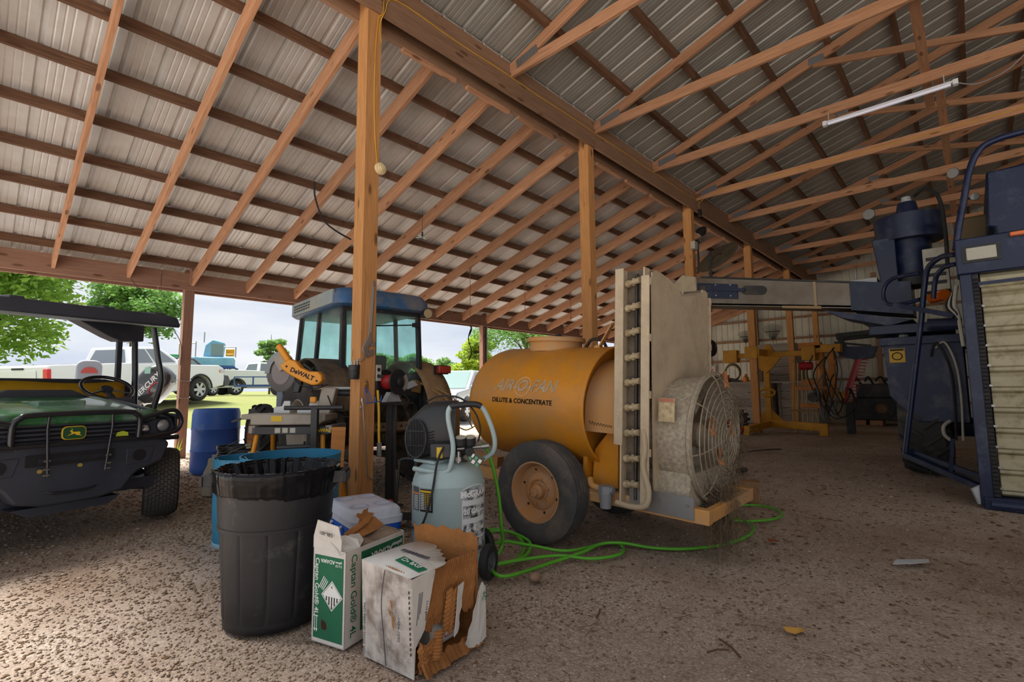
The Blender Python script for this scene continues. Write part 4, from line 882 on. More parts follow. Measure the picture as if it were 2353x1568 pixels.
# wheels with turf tread
def turf_wheel(x, y, name='wheel', steer=0):
    w_ = thing(name, (x, y, .315)); w_.parent = UT; w_.rotation_euler = (0, 0, steer)
    R_, Wd = .315, .26; MY = Matrix.Rotation(PI/2, 4, 'Y')
    def crown(z): return R_-.012-.030*abs(z/(Wd/2))**3
    prof = [(.17, -Wd*.40), (.22, -Wd*.49), (.27, -Wd*.485)]+[(crown(-Wd/2+Wd*i/10), -Wd/2+Wd*i/10) for i in range(11)]+[(.27, Wd*.485), (.22, Wd*.49), (.17, Wd*.40)]
    MB().lathe(prof, 48, MY).obj('tyre', M_rub, w_, smooth=40)
    tr = MB(); nc, nr = 9, 46
    for c in range(nc):
        z = -Wd*.46+Wd*.92*(c+.5)/nc
        for r_ in range(nr):
            a = 2*PI*(r_+.5*(c % 2)+.12*c)/nr; rr_ = crown(z)+.006; hw, ha = Wd*.92/nc*.43, PI/nr*.80; tl = .10*(z/(Wd/2))
            lo = crown(z)-.004; vs_ = []
            for rad in (lo, rr_):
                for (da, dz) in ((-ha, -hw), (ha, -hw), (ha, hw), (-ha, hw)):
                    aa = a+da+tl*(dz/hw)*.25; rd = rad-(crown(z)-crown(z+dz)); vs_.append(MY @ Vector((rd*math.cos(aa), rd*math.sin(aa), z+dz)))
            tr.add(vs_, [(4, 5, 6, 7), (0, 1, 5, 4), (1, 2, 6, 5), (2, 3, 7, 6), (3, 0, 4, 7)])
    o = tr.obj('tread', M_ut, w_, fix=False); o['kind'] = 'stuff'
    s_ = 1 if x > XC else -1
    MB().lathe([(.175, Wd*.38*s_), (.165, Wd*.42*s_), (.15, Wd*.2*s_), (.05, Wd*.18*s_), (.04, Wd*.28*s_), (0, Wd*.28*s_)], 32, MY).obj('rim', M_ub, w_, smooth=35)
turf_wheel(0, 0, steer=-.44); turf_wheel(2*XC, 0, steer=-.44); turf_wheel(.0, 1.95); turf_wheel(2*XC, 1.95)
# hood
def hood(u, v):
    x = -1.34+1.04*u; y = -.46+.80*v; k = abs(u-.5)*2
    z = 1.0+.115*v-.03*(1-v)**4-.05*k**6-.03*v*k**3; x = XC+(x-XC)*(1+.10*v)
    return (x, y, z)
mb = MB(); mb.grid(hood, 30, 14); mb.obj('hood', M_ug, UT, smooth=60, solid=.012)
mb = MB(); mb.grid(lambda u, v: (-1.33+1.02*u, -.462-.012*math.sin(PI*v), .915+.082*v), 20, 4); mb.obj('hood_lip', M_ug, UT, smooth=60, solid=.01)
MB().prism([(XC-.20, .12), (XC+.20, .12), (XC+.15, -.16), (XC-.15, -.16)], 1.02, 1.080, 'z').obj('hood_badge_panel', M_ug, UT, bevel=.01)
MB().prism([(XC-.34, 1.10), (XC+.34, 1.10), (XC+.20, 1.165), (XC-.20, 1.165)], .24, .36, 'y').obj('hood_scoop', M_ub, UT, bevel=.012)
for s_ in (1, -1):
    mb = MB(); P = [(-.32, -.44, .93), (-.30, -.2, 1.0), (-.28, .34, 1.07)]
    mb.grid(lambda u, v: mir([(-.33+.24*u+.03*v, -.43+.80*v, .985+.09*v-.02*u-.06*u*u)], s_)[0], 8, 8); mb.obj('fender', M_ub, UT, smooth=60, solid=.015)
    mb = MB(); mb.grid(lambda u, v: mir([(-.11+.10*math.sin(PI*u), -.40+.95*u, .95-.17*v-.02*u)], s_)[0], 10, 3); mb.obj('fender_side', M_ub, UT, smooth=60, solid=.02)
# grille, bumper and lower body
g = thing('grille', (0, 0, 0)); g.parent = UT
MB().b2((-1.30, -.44, .74), (-.34, -.40, .93)).obj('grille_back', mat('utv_dark_recess', (.008, .008, .01), rough=.7), g)
for i in range(6): MB().box((XC, -.452, .755+.031*i), (.95, .02, .016), (.25, 0, 0)).obj('grille_slat', M_ub, g, bevel=.003)
mb = MB(); mb.prism([(p[0]+XC-.03, p[1]+.845) for p in rrect(.145, .098, .03)], -.475, -.462, 'y'); em = mb.obj('emblem', M_dy, UT, bevel=.002)
MB().prism([(p[0]+XC-.03, p[1]+.845) for p in rrect(.132, .086, .026)], -.4775, -.47, 'y').obj('emblem_field', M_dg, em)
deer = [(-.045, -.022), (-.02, -.012), (.0, -.006), (.012, -.016), (.03, -.02), (.045, -.024), (.03, -.012), (.036, .0), (.028, .008), (.0, .006), (-.012, .01), (-.014, .028), (-.02, .034), (-.016, .02), (-.024, .02), (-.028, .014), (-.02, .006), (-.018, -.004), (-.03, -.012)]
MB().prism([(XC-.03+p[0], .845+p[1]) for p in deer], -.4795, -.4775, 'y').obj('emblem_deer', M_dy, em)
MB().prism([(-.585, .795), (-.50, .795), (-.505, .822), (-.54, .835), (-.575, .825)], -.475, -.465, 'y').obj('yellow_decal', mat('lime_sticker', C('#b9c83a'), rough=.5), UT)
bp_ = [(-1.36, .76), (-.30, .76), (-.20, .74), (-.17, .70), (-.22, .56), (-.40, .50), (-.44, .46), (-.50, .37), (-.66, .335), (-1.00, .335), (-1.14, .37), (-1.20, .46), (-1.26, .52), (-1.43, .56), (-1.48, .72)]
MB().prism(bp_, -.44, -.28, 'y').obj('bumper', M_ub, UT, bevel=.02, seg=3)
MB().b2((-1.10, -.452, .62), (-.58, -.438, .70)).obj('lower_vent', mat('utv_dark_recess', (.008, .008, .01)), UT)
for i in range(40): 
    if i % 1 == 0: pass
vb = MB()
for i in range(44): vb.b2((-1.03+i*.0095, -.456, .645), (-1.0265+i*.0095, -.452, .672))
o = vb.obj('vent_ribs', M_ub, UT); o['kind'] = 'stuff'
MB().b2((-1.16, -.448, .735), (-.46, -.436, .75)).obj('bumper_ridge', M_ub, UT, bevel=.003)
for x_, z_ in ((-1.02, .585), (-.79, .60)):
    MB().cyl((x_, -.452, z_), (x_, -.44, z_), .014, None, 16).obj('yellow_bolt', mat('brass_bolt', C('#c3a558'), rough=.4, metal=.5), UT)
sk = MB(); sk.tube(smooth_path([(-1.02, -.40, .46), (-.93, -.445, .42), (-.72, -.445, .42), (-.62, -.40, .47)]), .009, 8); sk.obj('tow_bar', M_ubt, UT, smooth=60)
MB().prism([(-1.15, .33), (-.50, .33), (-.58, .27), (-1.05, .27)], -.40, .2, 'y').obj('skid_plate', M_ub, UT)
for s_ in (1, -1):
    # lamp pod
    pod = [(-.44, .775), (-.17, .79), (-.135, .83), (-.17, .915), (-.30, .915), (-.44, .865)]
    pp = [(XC+s_*(p[0]-XC), p[1]) for p in pod]
    po_ = MB().prism(pp if s_ > 0 else pp[::-1], -.445, -.25, 'y').obj('headlamp_pod', M_ub, UT, bevel=.012, seg=3)
    for (x_, z_, r_, m_) in ((-.37, .838, .034, M_lens), (-.235, .858, .05, M_lensd)):
        cxx = XC+s_*(x_-XC); MB().lathe([(0, .018), (r_*.5, .015), (r_*.9, .005), (r_, -.004), (r_*1.02, -.02)], 28, Matrix.Translation((cxx, -.447, z_)) @ Matrix.Rotation(PI/2, 4, 'X')).obj('headlamp', m_, po_, smooth=60)
        MB().lathe([(r_*1.02, -.01), (r_*1.08, .008), (r_*1.14, .0), (r_*1.14, -.02)], 28, Matrix.Translation((cxx, -.447, z_)) @ Matrix.Rotation(PI/2, 4, 'X')).obj('lamp_ring', M_ubt, po_, smooth=60)
    fx = XC+s_*(-.40-XC); MB().prism([(fx-.09, .56), (fx+.08, .57), (fx+.11, .69), (fx-.09, .69)], -.446, -.43, 'y').obj('lamp_pocket', M_ub, UT, bevel=.004); MB().cyl((fx, -.449, .63), (fx, -.44, .63), .047, None, 20).obj('fog_lamp_hole', mat('utv_dark_recess', (.008, .008, .01)), UT)
    # brush guard side hoop
    MB().tube(smooth_path(mir([(-.44, -.50, .925), (-.36, -.50, .945), (-.22, -.50, .985), (-.15, -.49, .97), (-.11, -.48, .90), (-.12, -.48, .84), (-.17, -.49, .80), (-.30, -.50, .785), (-.45, -.50, .775)], s_), 6), .018, 10).obj('lamp_guard', M_ubt, UT, smooth=60)
    MB().tube(mir([(-.63, -.505, .985), (-.625, -.505, .88), (-.65, -.495, .55)], s_), .010, 8).obj('guard_post', M_ubt, UT, smooth=60)
    for zz in (.56, .60, .66): MB().cyl(mir([(-.655, -.50, zz)], s_)[0], mir([(-.62, -.50, zz)], s_)[0], .007, None, 8).obj('guard_bolt', M_steel, UT)
    # suspension arm, axle stub
    MB().bar(mir([(-.45, -.02, .36)], s_)[0], mir([(-.05, 0, .30)], s_)[0], .10, .07).obj('suspension_arm', M_ub, UT); MB().cyl(mir([(-.30, .05, .60)], s_)[0], mir([(-.12, 0, .35)], s_)[0], .035, None, 12).obj('shock', M_ub, UT)
    MB().cyl(mir([(-.16, -.2, .73)], s_)[0], mir([(.02, -.2, .73)], s_)[0], .022, None, 10).obj('mirror_stub', M_ub, UT)
    # cab posts
    MB().tube(smooth_path(mir([(.03, .28, .93), (.055, .30, 1.02), (.12, .34, 1.25), (.085, .36, 1.50), (.045, .38, 1.78)], s_), 5), .026, 10).obj('front_pillar', M_ubt, UT, smooth=60)
    MB().tube(mir([(.30, 1.20, .75), (.29, 1.22, 1.35), (.27, 1.25, 1.88)], s_), .030, 10).obj('rear_pillar', M_ubt, UT, smooth=60)
    MB().bar(mir([(.16, 1.28, .75)], s_)[0], mir([(.155, 1.30, 1.72)], s_)[0], .05, .045, (0, 1, 0)).obj('seat_belt_post', M_ub, UT, bevel=.006)
    MB().prism([(XC+s_*(p[0]-XC), p[1]) for p in ((-.32, 1.89), (.30, 1.89), (.30, 1.70), (.08, 1.69), (-.02, 1.73))], 1.10, 1.32, 'y').obj('roof_bracket', M_ub, UT, bevel=.01)
MB().tube(smooth_path([(XC-.38, -.50, .78), (XC-.38, -.505, .92), (XC-.35, -.51, .965), (XC-.29, -.51, .985), (XC, -.515, .99), (XC+.29, -.51, .985), (XC+.35, -.51, .965), (XC+.38, -.505, .92), (XC+.38, -.50, .78)], 6), .020, 10).obj('brush_guard', M_ubt, UT, smooth=60)
MB().tube([(XC-.62, -.49, .77), (XC+.62, -.49, .77)], .016, 8).obj('guard_rail', M_ubt, UT, smooth=60)
# roof
mb = MB(); rf = [(-1.86, 1.80), (-1.84, 1.88), (-1.78, 1.90), (.10, 1.90), (.18, 1.885), (.22, 1.80), (.20, 1.785), (-1.84, 1.785)]
mb.prism(rf, .22, 1.50, 'y'); mb.v = [(p[0], p[1], p[2]+.12*(p[1]-.22)/1.28) for p in mb.v]; ro = mb.obj('roof', M_ub, UT, bevel=.03, seg=3)
for x_ in (-1.42, -1.02, -.40, .02): MB().box((x_, .86, 1.952), (.10, 1.26, .05), (.094, 0, 0)).obj('roof_rib', M_ub, ro, bevel=.012)
# cowl, dash, steering wheel, bench
MB().prism([(.30, .85), (.42, 1.09), (.60, 1.06), (.66, .80)], -1.58, -.06, 'x').obj('dash', M_ub, UT, bevel=.02)
SW = Matrix.Translation((-.10, .88, 1.185)) @ Matrix.Rotation(math.radians(33), 4, 'X')
sw = MB().tube([SW @ Vector((.21*math.cos(2*PI*i/40), .21*math.sin(2*PI*i/40), 0)) for i in range(40)], .017, 10, closed=True).obj('steering_wheel', M_ubt, UT, smooth=60)
MB().lathe([(0, .0), (.05, 0), (.055, -.02), (.03, -.05), (0, -.05)], 20, SW).obj('wheel_hub', M_ub, sw)
for a in (-.55, PI+.55, -PI/2): MB().bar(SW @ Vector((.03*math.cos(a), .03*math.sin(a), -.015)), SW @ Vector((.20*math.cos(a), .20*math.sin(a), 0)), .032, .012, (0, 0, 1)).obj('wheel_spoke', M_ub, sw)
MB().cyl(SW @ Vector((0, 0, -.03)), (-.10, .55, .95), .025, None, 10).obj('steering_column', M_ub, UT)
mb = MB(); mb.grid(lambda u, v: (-1.62+1.80*u, 1.16+.06*v-.02*math.sin(PI*u*2)**2, .78+(.47-.02*math.sin(PI*2*u)**2)*v), 24, 6); mb.obj('seat_back', M_uy, UT, smooth=60, solid=.07)
MB().b2((-1.62, .70, .70), (.18, 1.18, .80)).obj('seat_cushion', M_uy, UT, bevel=.03, seg=3)
mb = MB(); mb.prism([(-1.72, .75), (.30, .75), (.36, 1.20), (.30, 1.24), (.10, 1.285), (-1.72, 1.285)], 1.42, 1.47, 'y'); bx_ = mb.obj('cargo_box_front', M_ub, UT, bevel=.01)
for x_ in (-1.72, .32): MB().b2((x_-.02, 1.45, .80), (x_+.02, 2.7, 1.18)).obj('cargo_box_side', M_ub, UT)
MB().b2((-1.6, -.25, .33), (-.04, 2.5, .42)).obj('chassis', M_ub, UT); MB().b2((-1.55, .60, .42), (-.09, 1.25, .72)).obj('seat_base', M_ub, UT); MB().b2((-1.25, -.30, .42), (-.39, .45, .90)).obj('front_tub', M_ub, UT)
MB().b2((-1.70, 1.47, .76), (.30, 2.7, .80)).obj('cargo_floor', M_ub, UT)
# ================================================================ TRACTOR behind the main post
def glass(name, tint, gloss=.12, dirt=.15):
    if name in MATS: return MATS[name]
    m = bpy.data.materials.new(name); m.use_nodes = True; N, L = nodes(m); N.remove(N['Principled BSDF']); out = N['Material Output']
    tr = N.new('ShaderNodeBsdfTransparent'); tr.inputs[0].default_value = (*tint, 1); gl = N.new('ShaderNodeBsdfGlossy'); gl.inputs['Roughness'].default_value = .05
    df = N.new('ShaderNodeBsdfDiffuse'); df.inputs[0].default_value = (.45, .47, .44, 1)
    m1 = N.new('ShaderNodeMixShader'); m1.inputs[0].default_value = gloss; L.new(tr.outputs[0], m1.inputs[1]); L.new(gl.outputs[0], m1.inputs[2])
    tc = N.new('ShaderNodeTexCoord'); no = N.new('ShaderNodeTexNoise'); no.inputs['Scale'].default_value = 3; no.inputs['Detail'].default_value = 8; L.new(tc.outputs['Object'], no.inputs['Vector'])
    mr = N.new('ShaderNodeMapRange'); mr.inputs['From Min'].default_value = .35; mr.inputs['From Max'].default_value = .8; mr.inputs['To Max'].default_value = dirt*3; L.new(no.outputs['Fac'], mr.inputs['Value'])
    m2 = N.new('ShaderNodeMixShader'); L.new(mr.outputs[0], m2.inputs[0]); L.new(m1.outputs[0], m2.inputs[1]); L.new(df.outputs[0], m2.inputs[2]); L.new(m2.outputs[0], out.inputs['Surface']); MATS[name] = m; return m
M_glass = glass('tinted_cab_glass', (.62, .86, .83), .08, .12)
M_tblue = mat('tractor_blue_paint', C('#2f5a86'), rough=.5, col2=C('#3a628a'), nscale=3, dust=C('#8a7d68'), dustamt=.35, dscale=2.5)
M_tdust = mat('dusty_pale_roof', C('#a9a493'), rough=.75, col2=C('#7f93a0'), nscale=2.5, nmix=.4)
M_tblk = mat('tractor_black_trim', (.02, .021, .023), rough=.55, dust=C('#5b5044'), dustamt=.3)
M_grime = mat('greasy_casting', C('#3f352c'), rough=.8, col2=C('#2a231e'), nscale=8, dust=C('#7a6550'), dustamt=.4, dscale=6, bump=.3, bscale=30)
M_fend = mat('scuffed_fender', C('#4a4038'), rough=.65, col2=C('#5d5044'), nscale=5, dust=C('#8d7557'), dustamt=.35)
M_silver = mat('dull_silver_paint', C('#b4b6b8'), rough=.5, dust=C('#857e74'), dustamt=.25)
M_red = mat('tail_lamp_red', C('#b03326'), rough=.25, coat=.5)
TR = thing('tractor', (3.2, 5.4, 0), math.radians(-6), 'narrow blue cab tractor seen from behind, between the main post and the tank', 'tractor')
def ag_wheel(x, y, r, w, rr_, mrim, n=19, dish=1):
    wh = thing('wheel', (x, y, r)); wh.parent = TR; MY = Matrix.Rotation(PI/2, 4, 'Y'); rb = r-.035
    MB().lathe([(rr_, -w*.42), (rr_*1.15, -w*.49), (rb*.85, -w*.5), (rb*.96, -w*.46), (rb, -w*.30), (rb+.006, 0), (rb, w*.30), (rb*.96, w*.46), (rb*.85, w*.5), (rr_*1.15, w*.49), (rr_, w*.42)], 48, MY).obj('tyre', M_tire, wh, smooth=40)
    for s_ in (-1, 1):
        for i in range(n):
            a0 = 2*PI*(i+.5*(s_ > 0))/n; pts = []
            for k in range(5):
                q = k/4; a = a0+s_*0+q*.30*(1); z = s_*(w*.02+w*.46*q); rad = rb-.03*q**3
                pts.append((a, z, rad))
            vs_ = []
            for a, z, rad in pts:
                for (da, dr) in ((-.032, -.01), (.032, -.01), (.026, .038), (-.026, .038)): vs_.append(MY @ Vector(((rad+dr)*math.cos(a+da), (rad+dr)*math.sin(a+da), z)))
            f_ = []
            for k in range(4):
                for e_ in range(4): f_.append((k*4+e_, k*4+(e_+1) % 4, k*4+4+(e_+1) % 4, k*4+4+e_))
            f_ += [(0, 1, 2, 3), (16, 17, 18, 19)]
            MB().add(vs_, f_).obj('tread_lug', M_tire, wh)
    so = (1 if x > 0 else -1)*dish
    rim = MB().lathe([(rr_*1.02, -w*.42), (rr_*1.04, w*.42*so), (rr_*1.0, w*.46*so), (rr_*.93, w*.38*so), (rr_*.88, w*.05*so), (rr_*.80, -w*.12*so), (rr_*.5, -w*.14*so), (rr_*.3, -w*.02*so), (rr_*.26, w*.12*so), (0, w*.14*so)], 40, MY).obj('rim', mrim, wh, smooth=35)
    for i in range(8):
        a = i*PI/4; p = MY @ Vector((rr_*.62*math.cos(a), rr_*.62*math.sin(a), -w*.10*so)); q = MY @ Vector((rr_*.62*math.cos(a), rr_*.62*math.sin(a), w*.02*so)); MB().cyl(p, q, .018, None, 6).obj('lug_nut', M_dsteel, rim)
M_orim = mat('orange_cast_rim', C('#c98a52'), rough=.6, col2=C('#b9763f'), nscale=4, dust=C('#cbb49b'), dustamt=.35); M_srim = mat('dusty_white_rim', C('#b3aa9a'), rough=.7, dust=C('#8f7d66'), dustamt=.4)
ag_wheel(-.68, 0, .70, .32, .34, M_srim); ag_wheel(.68, 0, .70, .32, .34, M_srim); ag_wheel(-.68, 1.98, .48, .25, .27, M_orim, 16); ag_wheel(.68, 1.98, .48, .25, .27, M_orim, 16)
MB().b2((-.20, -.25, .48), (.20, 2.3, .85)).obj('transmission', M_grime, TR, bevel=.03)
MB().cyl((-.55, 0, .70), (.55, 0, .70), .12, None, 16).obj('rear_axle', M_grime, TR); MB().cyl((-.6, 1.98, .48), (.6, 1.98, .48), .07, None, 12).obj('front_axle', M_grime, TR)
MB().prism([(-.34, .85), (.34, .85), (.34, 1.22), (.25, 1.34), (-.25, 1.34), (-.34, 1.22)], 1.0, 2.55, 'y').obj('bonnet', M_tblue, TR, bevel=.03, seg=3)
MB().b2((-.46, .45, .55), (-.36, 1.15, 1.05)).obj('side_panel', M_silver, TR, bevel=.03); MB().b2((.36, .45, .55), (.46, 1.15, 1.05)).obj('side_panel', M_silver, TR, bevel=.03)
# fenders
for s_ in (-1, 1):
    mb = MB(); mb.grid(lambda u, v: (s_*(.42+.34*v), -.76*math.cos(.25+u*2.2), .74+.76*math.sin(.25+u*2.2)), 20, 4); mb.obj('fender', M_fend if s_ < 0 else mat('tan_dusty_fender', C('#a98a63'), rough=.8, col2=C('#8a6d4c'), nscale=6), TR, smooth=60, solid=.015)
    if s_ > 0:
        lp = MB().b2((s_*.70-.085, -.64, 1.34), (s_*.70+.085, -.57, 1.43)).obj('tail_lamp', M_red, TR, bevel=.01); MB().b2((s_*.70-.09, -.57, 1.33), (s_*.70+.09, -.52, 1.44)).obj('lamp_housing', M_tblk, lp)
# cab
cabo = thing('cab', (0, 0, 0)); cabo.parent = TR
PB, PT = 1.12, 2.10
corn = {'rl': ((-.50, -.40), (-.47, -.36)), 'rr': ((.50, -.40), (.47, -.36)), 'fl': ((-.56, 1.02), (-.50, .92)), 'fr': ((.56, 1.02), (.50, .92))}
for k, (b, t_) in corn.items(): MB().bar((b[0], b[1], PB-.25), (t_[0], t_[1], PT), .055, .06, (0, 1, 0)).obj('cab_pillar', M_tblk, cabo, bevel=.01)
for s_ in (-1, 1):
    MB().bar((s_*.56, .30, PB-.2), (s_*.50, .28, PT), .045, .05, (0, 1, 0)).obj('door_pillar', M_tblk, cabo, bevel=.006)
    MB().add([(s_*.535, -.37, PB-.08), (s_*.555, .98, PB-.25), (s_*.505, .90, PT), (s_*.485, -.34, PT)], [(0, 1, 2, 3)]).obj('side_glass', M_glass, cabo)
    MB().bar((s_*.54, -.38, PB-.10), (s_*.56, 1.0, PB-.26), .04, .05).obj('window_sill', M_tblk, cabo)
MB().add([(-.47, -.40, PB+.0), (.47, -.40, PB+.0), (.45, -.365, PT-.04), (-.45, -.365, PT-.04)], [(0, 1, 2, 3)]).obj('rear_glass', M_glass, cabo)
MB().add([(-.53, 1.02, PB-.1), (.53, 1.02, PB-.1), (.48, .92, PT), (-.48, .92, PT)], [(0, 1, 2, 3)]).obj('front_glass', M_glass, cabo)
MB().bar((-.5, -.41, PB-.01), (.5, -.41, PB-.01), .05, .06).obj('rear_sill', M_tblk, cabo); MB().bar((-.47, -.38, PT-.03), (.47, -.38, PT-.03), .05, .07).obj('rear_header', M_tblk, cabo)
# roof: rounded slab, pale dust on the left front, louvres
secs = [(2.08, .57, -.48, 1.10), (2.10, .595, -.51, 1.13), (2.20, .59, -.51, 1.12), (2.28, .55, -.46, 1.03), (2.31, .47, -.36, .88)]
mb = MB(); vs_ = []
for z, hx, y0, y1 in secs: vs_ += [(p[0], p[1]+(y0+y1)/2, z) for p in rrect(2*hx, y1-y0, .16, 6)]
k_ = 28; mb.add(vs_, [(j*k_+i, j*k_+(i+1) % k_, (j+1)*k_+(i+1) % k_, (j+1)*k_+i) for j in range(4) for i in range(k_)]+[tuple(range(k_-1, -1, -1)), tuple(4*k_+i for i in range(k_))]); rf_ = mb.obj('cab_roof', M_tblue, cabo, smooth=50)
MB().b2((-.606, -.36, 2.105), (-.575, 1.02, 2.265)).obj('roof_side_panel', M_tdust, rf_, bevel=.006)
for i in range(7):
    for j in range(3): MB().b2((-.609, .35+i*.085, 2.14+j*.034), (-.604, .41+i*.085, 2.16+j*.034)).obj('louvre', M_tblk, rf_)
for s_ in (1,):
    l = MB().cyl((s_*.50, -.47, 2.07), (s_*.50, -.555, 2.065), .06, .065, 20).obj('work_lamp', M_tblk, rf_); MB().cyl((s_*.50, -.555, 2.065), (s_*.50, -.562, 2.0645), .056, None, 20).obj('lamp_lens', mat('amber_dusty_lens', C('#b9a37c'), rough=.3), l)
MB().tube([(-.35, -.42, 1.86), (.40, -.42, 1.93)], .008, 6).obj('wiper', M_tblk, cabo); MB().box((.42, -.42, 1.93), (.09, .05, .05)).obj('wiper_motor', M_tblk, cabo)
# cab interior
MB().b2((-.24, .05, 1.0), (.24, .48, 1.12)).obj('driver_seat', M_tblk, cabo, bevel=.03); MB().box((0, .0, 1.34), (.44, .10, .46), (.12, 0, 0)).obj('seat_back', M_tblk, cabo, bevel=.03)
SWm = Matrix.Translation((0, .66, 1.36)) @ Matrix.Rotation(.5, 4, 'X'); MB().tube([SWm @ Vector((.19*math.cos(2*PI*i/32), .19*math.sin(2*PI*i/32), 0)) for i in range(32)], .013, 8, closed=True).obj('steering_wheel', M_tblk, cabo, smooth=60); MB().cyl((0, .70, 1.34), (0, .85, .95), .035, None, 10).obj('steering_column', M_tblk, cabo)
MB().b2((-.45, -.30, .90), (.45, 1.0, .97)).obj('cab_floor', M_tblk, cabo)
MB().cyl((.16, 1.2, 1.33), (.16, 1.2, 2.2), .05, None, 14).obj('exhaust', M_silver, TR)
# rear hitch clutter
hb = thing('hitch', (0, 0, 0)); hb.parent = TR
MB().b2((-.42, -.36, .62), (.42, -.22, 1.06)).obj('rear_housing', M_grime, hb, bevel=.03)
for s_ in (-1, 1):
    MB().bar((s_*.22, -.30, .55), (s_*.36, -.72, .45), .04, .07).obj('lower_link', M_grime, hb); MB().cyl((s_*.36, -.75, .45), (s_*.36, -.69, .45), .05, None, 12).obj('link_eye', M_grime, hb)
    MB().cyl((s_*.26, -.38, 1.03), (s_*.32, -.70, .50), .022, None, 10).obj('lift_rod', M_grime, hb); MB().bar((s_*.18, -.24, 1.05), (s_*.27, -.52, 1.0), .05, .06).obj('lift_arm', M_grime, hb)
    MB().cyl((s_*.12, -.35, 1.12), (s_*.20, -.42, .72), .035, None, 12).obj('hydraulic_cylinder', M_grime, hb)
db = MB().b2((-.40, -.72, .70), (.42, -.70, .79)).obj('perforated_bar', mat('dusty_brown_steel', C('#7a6049'), rough=.8, dust=C('#8d7862'), dustamt=.4), hb)
for i in range(11): MB().cyl((-.36+i*.072, -.7205, .745), (-.36+i*.072, -.722, .745), .016, None, 12).obj('bar_hole', M_tblk, db)
MB().b2((-.06, -.7, .40), (.06, -.3, .45)).obj('drawbar', M_grime, hb); MB().cyl((0, -.36, .60), (0, -.50, .60), .06, None, 16).obj('pto_guard', M_grime, hb)
for i in range(4):
    x_ = -.22+i*.14; MB().box((x_, -.40, 1.10), (.07, .09, .10)).obj('remote_valve', M_grime, hb, bevel=.01); MB().tube(smooth_path([(x_, -.45, 1.10), (x_+.03, -.60, 1.02), (x_-.04, -.58, .85), (x_+.02, -.45, .72)]), .012, 8).obj('hydraulic_hose', M_rub, hb, smooth=60)
MB().bar((-.02, -.45, 1.18), (.24, -.42, 1.19), .14, .012).obj('shelf_plate', M_grime, hb)
for (x_, z_, a) in ((.10, 1.22, .5), (.30, 1.20, -.3)): MB().box((x_, -.50, z_), (.16, .10, .012), (.6, a, .2)).obj('bent_plate', M_silver, hb)
MB().box((.42, -.44, 1.18), (.10, .06, .14), (0, .2, .3)).obj('wood_wedge', mat('wedge_tan', C('#a5804f'), rough=.8), hb)
tw = MB(); random.seed(5)
for (a, b, c) in (((.44, -.50, 1.22), (.62, -.85, 1.0), (.72, -.86, .70)), ((.44, -.50, 1.22), (.70, -.80, 1.05), (.95, -.86, .68)), ((.90, -.86, .74), (1.0, -.85, .9), (1.08, -.8, .95))):
    tw.tube(smooth_path([a, b, c]), .008, 6)
tw.obj('baling_twine', mat('twine', C('#a98a5c'), rough=.9), hb)
MB().tube(smooth_path([(.72, -.86, .72), (.85, -.86, .66), (.98, -.86, .70)]), .007, 6).obj('twine_loop', mat('twine', C('#a98a5c')), hb)
# ================================================================ MITER SAW ON STAND
M_saworg = mat('saw_yellow_orange', C('#e0921a'), rough=.45, coat=.15); M_sawgrey = mat('saw_cast_grey', C('#a39a8c'), rough=.5, dust=C('#8a7f70'), dustamt=.25); M_blade = mat('saw_blade', C('#6e6866'), rough=.35, metal=.6)
M_cut = mat('saw_guard_grey', C('#8d9496'), rough=.4, metal=.2); M_stand = mat('stand_grey', C('#8f8b84'), rough=.5, metal=.3)
SV = math.radians(-47)     # stand faces the viewer
st = thing('saw_stand', (2.11, 4.78, 0), SV, 'folding saw stand with orange legs and black rails, behind the tubs', 'saw stand')
MB().b2((-.36, -.20, .74), (.36, -.15, .81)).obj('front_rail', M_bplast, st, bevel=.004); MB().b2((-.36, .15, .74), (.36, .20, .81)).obj('rear_rail', M_bplast, st, bevel=.004)
for x_ in (-.36, .35): MB().b2((x_-.03, -.20, .75), (x_+.03, .20, .82)).obj('end_rail', M_stand, st, bevel=.004)
for x_, dx in ((-.33, -.06), (.28, .08)):
    for s_ in (-1, 1): MB().tube([(x_, s_*.15, .76), (x_+dx, s_*.30, .015)], .021, 10).obj('leg', M_saworg, st)
MB().tube([(-.35, -.22, .42), (.32, -.22, .44)], .018, 10).obj('leg_brace', M_saworg, st)
MB().tube([(-.12, -.19, .62), (.20, -.19, .63)], .022, 12).obj('grip_bar', M_bplast, st)
for x_ in (.24,): 
    MB().b2((x_-.03, -.27, .48), (x_+.03, -.22, .98)).obj('support_post', M_bplast, st, bevel=.004); MB().tube([(x_-.28, -.245, .985), (x_+.26, -.245, .985)], .021, 12).obj('support_roller', M_bplast, st)
for x_ in (-.12, -.05, .02): MB().b2((x_-.025, -.2015, .755), (x_+.025, -.2, .80)).obj('sticker', M_beige, st)
text('lettering', 'DeWALT', .045, M_yel, st, TM((.31, -.2025, .775), (1, 0, 0), (0, 0, 1)), bold=.002)
for i in range(7): MB().b2((.225, -.2715, .50+i*.018), (.262, -.2705, .508+i*.018)).obj('label_row', M_beige, st)
sw = thing('miter_saw', (2.11, 4.78, .823), SV, 'sliding miter saw with an orange arm and large toothed blade, on the folding stand', 'miter saw')
MB().prism([(-.40, .0), (.24, .0), (.30, .04), (.30, .10), (-.40, .10)], -.16, .18, 'y').obj('base', M_sawgrey, sw, bevel=.012)
MB().b2((-.52, -.10, .05), (-.38, .14, .10)).obj('table_extension', M_sawgrey, sw, bevel=.008); MB().bar((-.50, -.04, .07), (-.62, -.06, .03), .05, .018).obj('clamp_lever', M_bplast, sw)
MB().b2((-.20, -.164, .035), (-.10, -.158, .085)).obj('yellow_label', M_yel, sw)
